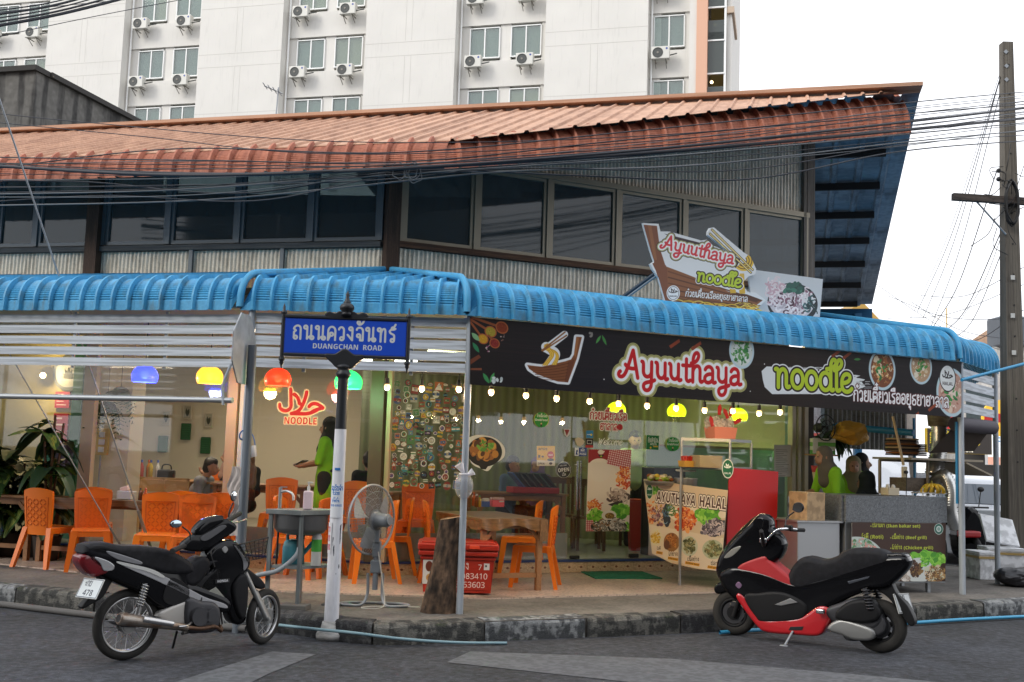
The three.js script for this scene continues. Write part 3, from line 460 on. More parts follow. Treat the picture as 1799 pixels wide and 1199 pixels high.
// ---------------------------------------------------------------- lettering: strokes in a unit box, y up
const loop=(x,y,r=0.115)=>`M${x + r} ${y}a${r} ${r} 0 1 0 ${-2 * r} 0a${r} ${r} 0 1 0 ${2 * r} 0`;
const TH={// Thai letters: [width, path]; marks have width 0
'ก':[0.66,'M.1 0V.5L.22 .62L.08 .74C.16 1.05 .56 1.05 .56 .72V0'],'ว':[0.52,loop(0.29,0.12)+'M.42 .12V.7C.42 1.03 .1 1.03 .07 .78'],
'ย':[0.64,loop(0.19,0.87)+'M.1 .8C.02 .6 .12 .56 .28 .52C.08 .46 .08 .3 .08 .2C.08 .02 .3 .02 .33 .02C.5 .02 .55 .1 .55 .25V1'],'เ':[0.3,'M.08 1V.12'+loop(0.19,0.12)],'แ':[0.56,'M.08 1V.12M.36 1V.12'+loop(0.19,0.12)+loop(0.47,0.12)],
'ต':[0.7,'M.1 0V.65C.1 .98 .28 1.02 .35 .84C.42 1.02 .6 .98 .6 .65V0M.1 0L.24 .32'+loop(0.33,0.42)],'ด':[0.68,'M.1 0V.62C.1 1.08 .6 1.08 .6 .62V0M.1 0L.24 .32'+loop(0.33,0.42)],
'ร':[0.52,loop(0.29,0.12)+'M.41 .12V.44C.41 .6 .1 .56 .08 .78C.2 1.02 .32 .82 .48 .98'],'อ':[0.6,loop(0.2,0.52)+'M.09 .52V.22C.09 -.03 .52 -.03 .52 .22V.72C.52 1.05 .12 1.05 .08 .82'],
'ธ':[0.6,'M.1 .4V.2C.1 -.03 .52 -.03 .52 .2V.4C.52 .58 .12 .5 .1 .72C.2 1.02 .36 .84 .54 .98M.1 .4L.24 .42'],'า':[0.44,'M.06 .78C.08 1.03 .36 1.03 .36 .75V0'],'ฮ':[0.64,loop(0.2,0.52)+'M.09 .52V.22C.09 -.03 .52 -.03 .52 .22V.72C.52 1.02 .12 1.02 .08 .8M.45 .86L.64 1.04'],
'ล':[0.66,'M.08 .78C.1 1.04 .56 1.04 .56 .7V0M.56 .4C.52 .62 .1 .6 .09 .16'+loop(0.2,0.13)],'ถ':[0.66,'M.1 .1V.5L.22 .62L.08 .74C.16 1.05 .56 1.05 .56 .72V0'+loop(0.21,0.12)],'น':[0.72,loop(0.15,0.87)+'M.26 .87V.03C.32 .14 .42 .2 .54 .24M.54 1V.12'+loop(0.6,0.12)],
'ง':[0.52,loop(0.28,0.87)+'M.4 .87V.03L.07 .42'],'จ':[0.6,'M.08 .8C.1 1.04 .52 1.04 .52 .7V.04H.34V.3'+loop(0.22,0.38)],'ท':[0.7,loop(0.15,0.87)+'M.26 .87V0M.26 .45C.3 .98 .58 1.12 .58 .7V0'],'ป':[0.66,loop(0.15,0.87)+'M.12 .78V.02H.56V1.32'],
'ผ':[0.7,loop(0.2,0.85)+'M.1 .8V0L.34 .5L.58 0V1'],'บ':[0.66,loop(0.15,0.87)+'M.12 .78V.02H.56V1'],'ข':[0.58,loop(0.2,0.87)+'M.2 .7L.14 .6V.02H.5V1'],'ช':[0.62,loop(0.2,0.87)+'M.2 .7L.14 .6V.02H.5V.8L.62 1.04'],'ห':[0.7,loop(0.15,0.87)+'M.24 .87V0M.24 .45L.52 .7M.54 .84L.56 .6V0'],'ค':[0.66,'M.1 0V.62C.1 1.06 .58 1.06 .58 .62V0M.1 0L.24 .45'+loop(0.34,0.5)],
'โ':[0.34,'M.1 .12V1.1C.1 1.4 .3 1.16 .32 1.4'+loop(0.21,0.12)],'ไ':[0.32,'M.1 .12V1.24C.08 1.46 .3 1.22 .28 1.46'+loop(0.21,0.12)],
'ี':[0,'M.06 1.18C.12 1.44 .52 1.44 .54 1.18ZM.54 1.18V1.42'],'ื':[0,'M.06 1.18C.12 1.44 .52 1.44 .54 1.18ZM.54 1.18V1.42M.42 1.25V1.44'],'ิ':[0,'M.06 1.18C.12 1.44 .52 1.44 .54 1.18Z'],'ั':[0,loop(0.22,1.34,0.09)+'M.16 1.26C.3 1.1 .5 1.26 .56 1.44'],'็':[0,loop(0.3,1.24,0.07)+'M.24 1.2C.12 1.5 .4 1.4 .58 1.44'],'ุ':[0,loop(0.42,-0.2,0.08)+'M.52 -.18V-.42'],
'่':[0,'M.46 1.52V1.74'],'้':[0,'M.24 1.66C.38 1.74 .38 1.54 .28 1.54C.42 1.5 .54 1.58 .58 1.74'],'๋':[0,'M.32 1.64H.58M.45 1.51V1.77'],'์':[0,loop(0.4,1.28,0.08)+'M.46 1.34L.58 1.56'],
};
const LS={// round script letters
A:[0.74,'M-.14 .2C-.26 .12 -.2 -.04 -.04 .02C.14 .1 .24 .6 .4 1L.62 0M.08 .46C.2 .3 .4 .32 .54 .34'],y:[0.6,'M.03 .62C.12 .62 .1 .5 .1 .3C.1 0 .42 0 .46 .25M.46 .62V-.15C.46 -.52 .1 -.5 .12 -.26C.15 -.1 .45 -.14 .6 -.04'],u:[0.58,'M.03 .62C.12 .62 .1 .5 .1 .3C.1 -.02 .4 -.02 .44 .22M.44 .62V.12C.44 0 .5 0 .56 .04'],
t:[0.38,'M.2 .84V.16C.2 0 .3 -.02 .38 .05M.03 .6H.37'],h:[0.57,'M.1 0V.75C.1 1.2 .4 1.18 .35 .95C.3 .8 .15 .7 .02 .7M.1 .38C.15 .66 .43 .7 .43 .42V.12C.43 0 .5 0 .55 .04'],a:[0.58,'M.08 .5C.15 .68 .43 .66 .43 .42V.12C.43 0 .5 0 .56 .04M.43 .34C.2 .36 .06 .28 .06 .14C.06 -.04 .36 -.04 .43 .16'],
n:[0.63,'M.01 .6C.1 .64 .13 .55 .13 .45V0M.13 .35C.17 .68 .47 .7 .47 .4V.12C.47 0 .53 0 .6 .04'],o:[0.6,'M.06 .31a.24 .3 0 1 0 .48 0a.24 .3 0 1 0 -.48 0'],d:[0.66,'M.06 .31a.24 .3 0 1 0 .48 0a.24 .3 0 1 0 -.48 0M.54 .3V.82C.54 1.2 .84 1.12 .76 .92C.7 .8 .42 .74 .36 .74M.54 .3V.12C.54 0 .6 0 .66 .04'],l:[0.28,'M.12 .14V.82C.12 1.2 .42 1.12 .34 .92C.28 .78 .1 .74 .02 .72M.12 .15C.12 -.02 .2 0 .28 .05'],e:[0.54,'M.08 .3C.5 .3 .52 .62 .3 .62C.1 .62 .06 .4 .06 .28C.06 -.06 .4 -.05 .52 .12'],
W:[0.95,'M.02 .85C.1 .9 .14 .8 .16 .6L.2 .02C.3 .3 .4 .6 .45 .75L.5 .02C.65 .4 .75 .7 .95 .95'],k:[0.5,'M.1 0V.95M.1 .25L.42 .56M.18 .34L.46 0'],c:[0.46,'M.44 .52C.3 .7 .06 .6 .06 .3C.06 -.05 .34 -.02 .46 .12'],m:[0.86,'M.1 .6V0M.1 .4C.16 .68 .4 .68 .4 .4V0M.4 .4C.46 .68 .74 .68 .74 .4V.05'],
};
function strokeText(g,str,x,y,size,layers,set=TH,gap=0.06,slant=0,sx=1){// layers: [[colour, width in em], ...]
const gl=[];let cx=0,last=0,lastW=0.6,high=false;
for(const ch of str){if(ch===' '){cx+=0.35;continue;}const q=set[ch];if(!q)continue;if(q[0]===0){const tone='่้๋์'.includes(ch);gl.push([q[1],last+lastW - 0.62,tone&&!high?-0.28:0]);if(!tone&&ch !=='ุ')high=true;}else{gl.push([q[1],cx,0]);last=cx;lastW=q[0];cx+=q[0]+gap;high=false;}}
for(const[col,w]of layers){g.strokeStyle=col;g.lineCap=g.lineJoin='round';for(const[p,ox,oy]of gl){g.save();g.translate(x,y);g.transform(size*sx,0,slant*size,-size,0,0);g.translate(ox,oy);g.lineWidth=w;g.stroke(new Path2D(p));g.restore();}}
return cx*size*sx;
}
const textW=(str,set=TH,gap=0.06)=>[...str].reduce((a,c)=>a+(c===' '?0.35:set[c]?.[0]?set[c][0]+gap:0),0);
function halal(g,x,y,w,col,lw=0.1){// Arabic word, box w wide
const s=w / 290;g.save();g.translate(x,y);g.scale(s,s);g.strokeStyle=col;g.lineCap=g.lineJoin='round';g.lineWidth=lw*290;
g.stroke(new Path2D('M72 4L80 96C82 140 22 142 8 112L6 96M96 34C116 44 128 60 132 86L150 96M176 20C168 70 150 118 126 134C112 142 96 146 84 148L150 148C190 150 220 140 246 124M196 104C218 76 250 84 284 110C254 118 222 128 208 142'));g.restore();
}
const plainText=(g,s,x,y,px,col,font='sans-serif',weight='bold',align='center',maxW)=>{g.fillStyle=col;g.font=`${weight} ${px}px ${font}`;g.textAlign=align;g.textBaseline='alphabetic';maxW?g.fillText(s,x,y,maxW):g.fillText(s,x,y);};
const blobs=(g,n,x,y,rx,ry,cols,a,b,el=1)=>{for(let i=0;i<n;i++){const t=rr(0,6.283),q=Math.sqrt(rnd());g.fillStyle=pick(cols);g.save();g.translate(x+Math.cos(t)*q*rx,y+Math.sin(t)*q*ry);g.rotate(rr(0,3.14));g.beginPath();const r=rr(a,b);g.ellipse(0,0,r*el,r,0,0,6.3);g.fill();g.restore();}};
const strands=(g,n,x,y,rx,ry,cols,lw,len)=>{for(let i=0;i<n;i++){const t=rr(0,6.283),q=Math.sqrt(rnd()),a=rr(0,6.283),px=x+Math.cos(t)*q*rx,py=y+Math.sin(t)*q*ry;g.strokeStyle=pick(cols);g.lineWidth=lw*rr(0.6,1.3);g.lineCap='round';g.beginPath();g.moveTo(px,py);g.quadraticCurveTo(px+Math.cos(a)*len,py+Math.sin(a)*len,px+Math.cos(a+1)*len,py+Math.sin(a+1)*len);g.stroke();}};
const ell=(g,x,y,rx,ry,col,rot=0)=>{g.fillStyle=col;g.beginPath();g.ellipse(x,y,rx,ry,rot,0,6.2832);g.fill();};
const poly=(g,pts,col,st,lw)=>{g.beginPath();pts.forEach((p,i)=>(i?g.lineTo(p[0],p[1]):g.moveTo(p[0],p[1])));g.closePath();if(col){g.fillStyle=col;g.fill();}if(st){g.strokeStyle=st;g.lineWidth=lw;g.lineJoin='round';g.stroke();}};
const bowl=(g,x,y,rx,ry,rim,cols)=>{ell(g,x,y,rx,ry,rim);ell(g,x,y,rx*0.86,ry*0.86,cols[0]);strands(g,90,x,y,rx*0.7,ry*0.7,cols,rx*0.05,rx*0.2);blobs(g,40,x,y,rx*0.7,ry*0.7,cols,rx*0.05,rx*0.16,1.4);blobs(g,14,x,y,rx*0.5,ry*0.5,['#3f8f4a','#2f7a44','#5aa04e'],rx*0.04,rx*0.09,2);};
const leaf=(g,x,y,l,w,rot,col)=>{g.save();g.translate(x,y);g.rotate(rot);g.fillStyle=col;g.beginPath();g.moveTo(0,0);g.quadraticCurveTo(l*0.5,-w,l,0);g.quadraticCurveTo(l*0.5,w,0,0);g.fill();g.restore();};
const leafy=(g,x,y,rx,ry,n=60)=>blobs(g,n,x,y,rx,ry,['#7cc43a','#8fd148','#5fae2c','#4c9a2a','#a5dd5c'],Math.min(rx,ry)*0.12,Math.min(rx,ry)*0.34,1.6);

// A flat printed board standing in the place: outline given in photo pixels on the plane z = d of frame f.
function board(name,label,cat,f,d,outline,texW,draw,o={}){
const P=outline.map(([x,y])=>onF(f,x,y,d));let x0=1e9,x1=-1e9,y0=1e9,y1=-1e9;P.forEach(([x,y])=>{x0=Math.min(x0,x);x1=Math.max(x1,x);y0=Math.min(y0,y);y1=Math.max(y1,y);});
const W=x1 - x0,H=y1 - y0,texH=Math.max(8,Math.round(texW*H / W)),K=texW / W;
const T=(px,py)=>{const[x,y]=onF(f,px,py,d);return[(x - x0)*K,(y1 - y)*K];};
const map=canvasTex(texW,texH,(g)=>draw(g,T,texW,texH,K,(ox,oy,sc,cx,cy)=>{// draw in the coordinates of a zoomed view: px = ox + X / sc
const px=ox+cx / sc,py=oy+cy / sc,[a,b]=T(px,py),[a1,b1]=T(px+1,py),[a2,b2]=T(px,py+1),ux=(a1 - a)/ sc,uy=(b1 - b)/ sc,vx=(a2 - a)/ sc,vy=(b2 - b)/ sc;
g.setTransform(ux,uy,vx,vy,a - ux*cx - vx*cy,b - uy*cx - vy*cy);
}));
const sh=(o.curve?spline(P.map((p)=>[p[0]-(x0+x1)/ 2,p[1]- y0]),120):shapeOf(P.map((p)=>[p[0]-(x0+x1)/ 2,p[1]- y0])));
const th=o.thick??0.006,g=new THREE.ShapeGeometry(sh),uv=g.attributes.uv,ps=g.attributes.position;
for(let i=0;i<ps.count;i++)uv.setXY(i,(ps.getX(i)+W / 2)/ W,ps.getY(i)/ H);
const root=o.parent?null:thing(name,label,cat,wp(f,(x0+x1)/ 2,y0,d),f.turn,o.group);
const mm=(o.glossy?MP:M)({map,roughness:o.rough??0.55,...(o.m||{})});
if(o.bulge){/* soft sheets keep a slight ripple */}
if(o.parent){g.translate((x0+x1)/ 2,y0,d+th / 2+0.0015);return mesh(name,g,mm,o.parent,f);}
g.translate(0,0,th / 2+0.0015);mesh('print',g,mm,root);
if(th>0.002)mesh('backing',new THREE.ExtrudeGeometry(sh,{depth:th,bevelEnabled:false,curveSegments:4}).translate(0,0,-th / 2),o.back||M({color:S(200,204,206),roughness:0.6}),root);
return root;
}

// ---------------------------------------------------------------- the long dark banner
const THAI_SHOP='ก๋วยเตี๋ยวเรืออยุธยาฮาลาล';
function scriptName(g,x,y,size,cols,slant=0){return strokeText(g,'Ayuuthaya',x,y,size,cols,LS,0.02,slant);}
{
const out=[[826,676],[1689,734],[1689,637],[826,557]];
board('shop_banner','long black vinyl banner lettered Ayuuthaya noodle hanging below the blue awning','banner',FA,0.045,out,2048,(g,T,W,H,K,use)=>{
seed(301);const gr=g.createLinearGradient(0,0,W,0);['#201a18','#16131a','#1c1512','#251a14','#1a1416','#17131a'].forEach((c,i)=>gr.addColorStop(i / 5,c));g.fillStyle=gr;g.fillRect(0,0,W,H);
for(let i=0;i<260;i++){g.fillStyle=`rgba(${rr(40, 74)},${rr(30, 52)},${rr(28, 48)},.10)`;g.fillRect(rr(-100,W),rr(0,H),rr(100,500),rr(1,5));}
// spices at the left end (view 820,540 x6)
use(820,540,6,200,300);
const spoon=(x,y,hx,hy,r,c)=>{g.strokeStyle='#8a4a2a';g.lineWidth=r*0.42;g.lineCap='round';g.beginPath();g.moveTo(hx,hy);g.lineTo(x,y);g.stroke();ell(g,x,y,r*1.18,r,'#a0572f',0.7);ell(g,x,y,r*0.95,r*0.8,c[0],0.7);blobs(g,60,x,y,r*0.8,r*0.7,c,2,6);};
spoon(370,215,60,110,62,['#7a3218','#8f3c1c','#6a2a16']);spoon(250,260,40,130,58,['#9a8a2e','#b39c3c','#827426']);spoon(170,335,40,160,52,['#b98a24','#cf9c30','#a87c20']);spoon(292,382,230,300,50,['#7c2822','#92342a','#5e1e1c']);
leaf(g,60,370,130,42,1.0,'#2f7a50');leaf(g,50,270,120,50,0.8,'#7aa878');leaf(g,235,805,130,40,-2.1,'#3f8e52');leaf(g,240,800,120,36,-1.15,'#4c9a56');
poly(g,[[20,560],[125,500],[148,530],[30,610]],'#6d3a26');poly(g,[[20,640],[155,640],[158,665],[24,660]],'#7d4630');blobs(g,10,330,770,60,40,['#c9d2d0','#aeb8b8'],9,17,1.5);blobs(g,9,230,430,30,40,['#c8b8b0','#9a5a78'],5,9);blobs(g,6,380,320,26,40,['#b8a8a0','#7a5a50'],5,10);leaf(g,1420,390,110,30,-1.0,'#4a9448');leaf(g,1545,410,130,30,-2.0,'#3f8440');blobs(g,6,1370,290,40,20,['#8e8a84'],10,18);
// boat
use(820,540,6,920,560);
const hull=[[640,610],[730,622],[790,628],[900,605],[1040,570],[1100,552],[1130,500],[1156,310],[1216,312],[1212,330],[1160,545],[1066,795],[960,785],[840,745],[730,700],[660,650]];
poly(g,hull,'#e9e6e2','#dfe3e6',52);g.strokeStyle='#dfe3e6';g.lineWidth=76;g.lineCap='round';g.beginPath();g.moveTo(830,440);g.lineTo(1030,285);g.stroke();g.lineWidth=104;g.beginPath();g.moveTo(835,420);g.bezierCurveTo(880,470,960,460,920,530);g.lineTo(870,600);g.stroke();
poly(g,hull,'#7c4a2c');poly(g,[[1070,575],[1140,545],[1066,795],[1030,790]],'#6a3c26');poly(g,[[1130,500],[1160,315],[1188,316],[1150,530]],'#9a6238');for(let i=0;i<6;i++){g.strokeStyle='#4e2c1a';g.lineWidth=5;g.beginPath();g.moveTo(660+i*20,640+i*22);g.quadraticCurveTo(860,650+i*26,1076 - i*6,590+i*34);g.stroke();}
for(let i=0;i<5;i++){g.strokeStyle=i % 2?'#e8c452':'#c99a34';g.lineWidth=11;g.beginPath();g.moveTo(826+i*10,400);g.bezierCurveTo(830+i*12,480,900+i*10,460,870+i*9,530);g.lineTo(800+i*11,612);g.stroke();g.beginPath();g.moveTo(850+i*6,440);g.bezierCurveTo(960+i*4,470,960+i*6,520,900+i*10,605);g.stroke();}blobs(g,20,850,420,34,34,['#dcb444','#c2922e'],8,16);
g.lineWidth=15;g.strokeStyle='#8a5a34';g.beginPath();g.moveTo(790,458);g.lineTo(1036,260);g.moveTo(800,462);g.lineTo(1052,296);g.stroke();
// Ayuuthaya
{const[ax,ay]=T(1084,663),[bx2,by2]=T(1316,681),w=bx2 - ax,s=w /(textW('Ayuuthaya',LS,0.02)+0.02);g.setTransform(1,(by2 - ay)/ w,0,1,0,0);g.setTransform(1,0,0,1,0,0);scriptName(g,ax+0.24*s,ay - 2,s*0.9,[['#a9a76c',0.58],['#6f6a3c',0.5],['#b7b47a',0.47],['#eef0ef',0.36],['#c3161f',0.145]]);}
// brush stroke and noodle
use(1320,600,4.734,500,330);
poly(g,[[95,250],[135,212],[560,232],[520,250],[760,262],[920,285],[880,300],[960,318],[930,340],[962,378],[900,400],[800,466],[700,440],[180,438],[120,380],[105,320]],'#dde3e6');for(let i=0;i<60;i++){g.fillStyle=i % 2?'#dde3e6':'#2a2322';const x=rr(700,960);g.fillRect(x,rr(255,440),rr(20,70),rr(2,5));}for(let i=0;i<30;i++){g.fillStyle='#dde3e6';g.fillRect(rr(100,600),rr(214,232),rr(40,90),3);}
g.setTransform(1,0,0,1,0,0);
{const[ax,ay]=T(1362,680),[bx2]=T(1498,690),s=(bx2 - ax)/ textW('noodle',LS,0.02);for(const[c,w]of[['#e4e8ea',0.36],['#2c201c',0.27],['#b5cc2e',0.15]])strokeText(g,'noodle',ax,ay,s,[[c,w]],LS,0.02);}
// bowls
const bw=(px,py,r,cols)=>{const[x,y]=T(px,py),k=K / 150;bowl(g,x,y,r*k*0.97,r*k*1.12,'#bcd3dc',cols);};
bw(1550,650,31,['#7a4a30','#c08a52','#d8a86a','#e8d8b8','#a0623a']);bw(1618,645,27,['#b89878','#d9c8a8','#c09868','#e4dcc8']);bw(1672,690,38,['#c8a090','#e2cdb8','#a8705e','#ead9cc']);bw(1303,617,25,['#cfd8d4','#dfe6e4','#3d7f46','#63a05a']);
{const[x,y]=T(1665,665);const r=20*K / 150;ell(g,x,y,r,r*1.2,'#1c1618');ell(g,x,y,r*0.92,r*1.1,'#e8ecec');ell(g,x,y,r*0.84,r*1.0,'#e8ecec');halal(g,x - r*0.62,y - r*0.66,r*1.24,'#1c1618',0.085);plainText(g,'HALAL',x,y+r*0.62,r*0.42,'#1c1618');}
{const[ax,ay]=T(1499,704),[bx2,by2]=T(1668,717),s=(bx2 - ax)/ textW(THAI_SHOP);g.save();g.transform(1,(by2 - ay)/(bx2 - ax),0,1,0,ay - ax*(by2 - ay)/(bx2 - ax));strokeText(g,THAI_SHOP,ax,0,s,[['#5a2426',0.3],['#eceef0',0.155]]);g.restore();}
for(const[px,py]of[[1213,612],[1175,608],[1460,625],[1480,628],[1600,735],[1630,720]]){const[x,y]=T(px,py);poly(g,[[x,y],[x+40,y - 26],[x+44,y - 16],[x+8,y+8]],'#8f3f24');}{const[x,y]=T(1500,632);leaf(g,x,y,34,9,-0.1,'#3f8440');}
for(const[px,py]of[[1061,667],[1215,677],[1318,688],[1343,640]]){const[x,y]=T(px,py);ell(g,x,y,2.2,2.2,'#e8e8e8');}
},{thick:0.004,rough:0.45,glossy:true,m:{specularIntensity:0.35},back:M({color:S(34,28,28),roughness:0.7})});
}
// ---------------------------------------------------------------- the boat-shaped sign on the awning
{
const Z=(x,y)=>[1110+x / 5.14,380+y / 5.14],BD=-0.42;
const outl=[[95,65],[235,72],[252,140],[335,142],[620,222],[672,214],[726,268],[880,330],[680,172],[682,142],[702,108],[735,104],[1004,330],[1066,368],[1116,478],[1108,526],[1040,552],[1004,592],[1012,652],[1042,688],[1110,692],[1204,760],[1132,832],[1195,872],[1202,945],[500,905],[160,845],[190,776],[258,762],[302,790],[236,560],[180,480],[160,436],[196,412],[160,300]].map(([x,y])=>Z(x,y));
const boat=board('boat_sign','cut-out boat shaped shop sign reading Ayuuthaya noodle standing on the blue awning','sign',FA,BD,outl,1024,(g,T,W,H,K,use)=>{
g.fillStyle='#dfe4e6';g.fillRect(0,0,W,H);use(1110,380,5.14,640,500);seed(33);
poly(g,[[290,165],[620,245],[900,335],[980,390],[940,470],[820,420],[600,330],[380,215]],'#3c2a2c');
poly(g,[[112,90],[228,98],[255,300],[300,440],[322,470],[330,830],[318,825],[222,500],[190,430],[205,425]],'#7d4a30');poly(g,[[150,96],[180,98],[230,400],[205,400]],'#93603c');
poly(g,[[318,460],[500,530],[720,620],[880,690],[1040,715],[1190,768],[1120,822],[900,845],[600,850],[330,830]],'#8a5634');for(let i=0;i<7;i++){g.strokeStyle=i % 2?'#5c3620':'#6c4026';g.lineWidth=12;g.beginPath();g.moveTo(325,500+i*52);g.quadraticCurveTo(700,620+i*36,1180 - i*40,775+i*12);g.stroke();}
poly(g,[[860,685],[1040,712],[1190,768],[1140,780],[980,750]],'#553220');
for(let i=0;i<130;i++){g.strokeStyle=pick(['#e0b93a','#c99a28','#e9cc5c','#5e4410']);g.lineWidth=7;const x=rr(170,1190),y=mix(800,890,(x - 170)/ 1030)+rr(-26,40);g.beginPath();g.arc(x,y+40,rr(40,120),3.5,5.6);g.stroke();}
for(let i=0;i<9;i++){g.strokeStyle=i % 3?'#e3bd42':'#6b4c14';g.lineWidth=9;g.beginPath();g.arc(1010,400,30+i*8,-0.9,2.4);g.stroke();}for(let i=0;i<6;i++){g.strokeStyle='#d6ac34';g.lineWidth=9;g.beginPath();g.moveTo(880+i*9,640);g.lineTo(890+i*9,700);g.moveTo(960+i*10,520);g.lineTo(975+i*9,705);g.stroke();}
g.lineCap='round';for(const[a,b,c,d2]of[[718,122,1096,486],[700,160,1078,512]]){g.strokeStyle='#3a281e';g.lineWidth=22;g.beginPath();g.moveTo(a,b);g.lineTo(c,d2);g.stroke();g.strokeStyle='#e6d489';g.lineWidth=12;g.beginPath();g.moveTo(a,b);g.lineTo(c,d2);g.stroke();}
g.save();g.translate(300,300);g.rotate(0.215);{const s=650 / textW('Ayuuthaya',LS,0.02);scriptName(g,-20,0,s,[['#39302a',0.6],['#a8a66e',0.5],['#eef0ef',0.36],['#d23440',0.15]]);}g.restore();
g.save();g.translate(580,585);g.rotate(0.16);{const s=410 / textW('noodle',LS,0.02);strokeText(g,'noodle',0,0,s,[['#e6eaec',0.46],['#3a2c22',0.34],['#b9cf35',0.17]],LS,0.02);}g.restore();
ell(g,372,693,58,68,'#e8ebec');ell(g,372,693,50,59,'#4a3a34');ell(g,372,693,46,55,'#e8ebec');halal(g,336,652,74,'#2c2422',0.09);plainText(g,'HALAL',372,728,22,'#2c2422');
g.save();g.translate(476,722);g.rotate(0.105);strokeText(g,THAI_SHOP,0,0,575 / textW(THAI_SHOP),[['#4a2c1e',0.26],['#f0f1f0',0.14]]);g.restore();
},{thick:0.03});
for(const x of[-0.55,0.5])mesh('stay',bar([x,0.45,-0.03],[x - 0.32,0.0,-0.75],0.014),mat.galv,boat);
const pan=board('seafood_sign','pale panel with a printed seafood bowl beside the boat sign','sign',FA,BD - 0.035,[[1042,478],[1722,570],[1686,992],[1100,940]].map(([x,y])=>Z(x,y)),512,(g,T,W,H,K,use)=>{
g.fillStyle='#c9d0d4';g.fillRect(0,0,W,H);use(1110,380,5.14,1440,760);seed(44);ell(g,1450,790,228,185,'#23262a',0.12);ell(g,1440,775,205,160,'#cfc9cc',0.12);
strands(g,150,1440,760,170,120,['#e2dadd','#b9aeb6','#efe8ea','#8a6272','#4c2c38'],15,46);strands(g,40,1290,680,70,110,['#e6dcdf','#c9a8b2','#dcd0d4'],14,50);blobs(g,24,1460,650,90,40,['#2a5c50','#22463f','#3b7a66'],10,22,1.6);strands(g,24,1610,800,50,80,['#1f3a3a','#3a6466','#d8dcdc'],16,50);
},{thick:0.02});
for(const x of[-0.3,0.5])mesh('stay',bar([x,0.4,-0.02],[x - 0.1,0.0,-0.6],0.012),mat.galv,pan);
{const a=onY(1150,480,3.95),b=wp(FA,onF(FA,1092,530,-0.7)[0],3.3,-0.7);void a;mesh('brace',bar(wp(FA,onF(FA,1149,482,BD - 0.03)[0],onF(FA,1149,482,BD - 0.03)[1],BD - 0.03),b,0.02),M({color:S(40,58,74),roughness:0.5}),boat,1);}
}
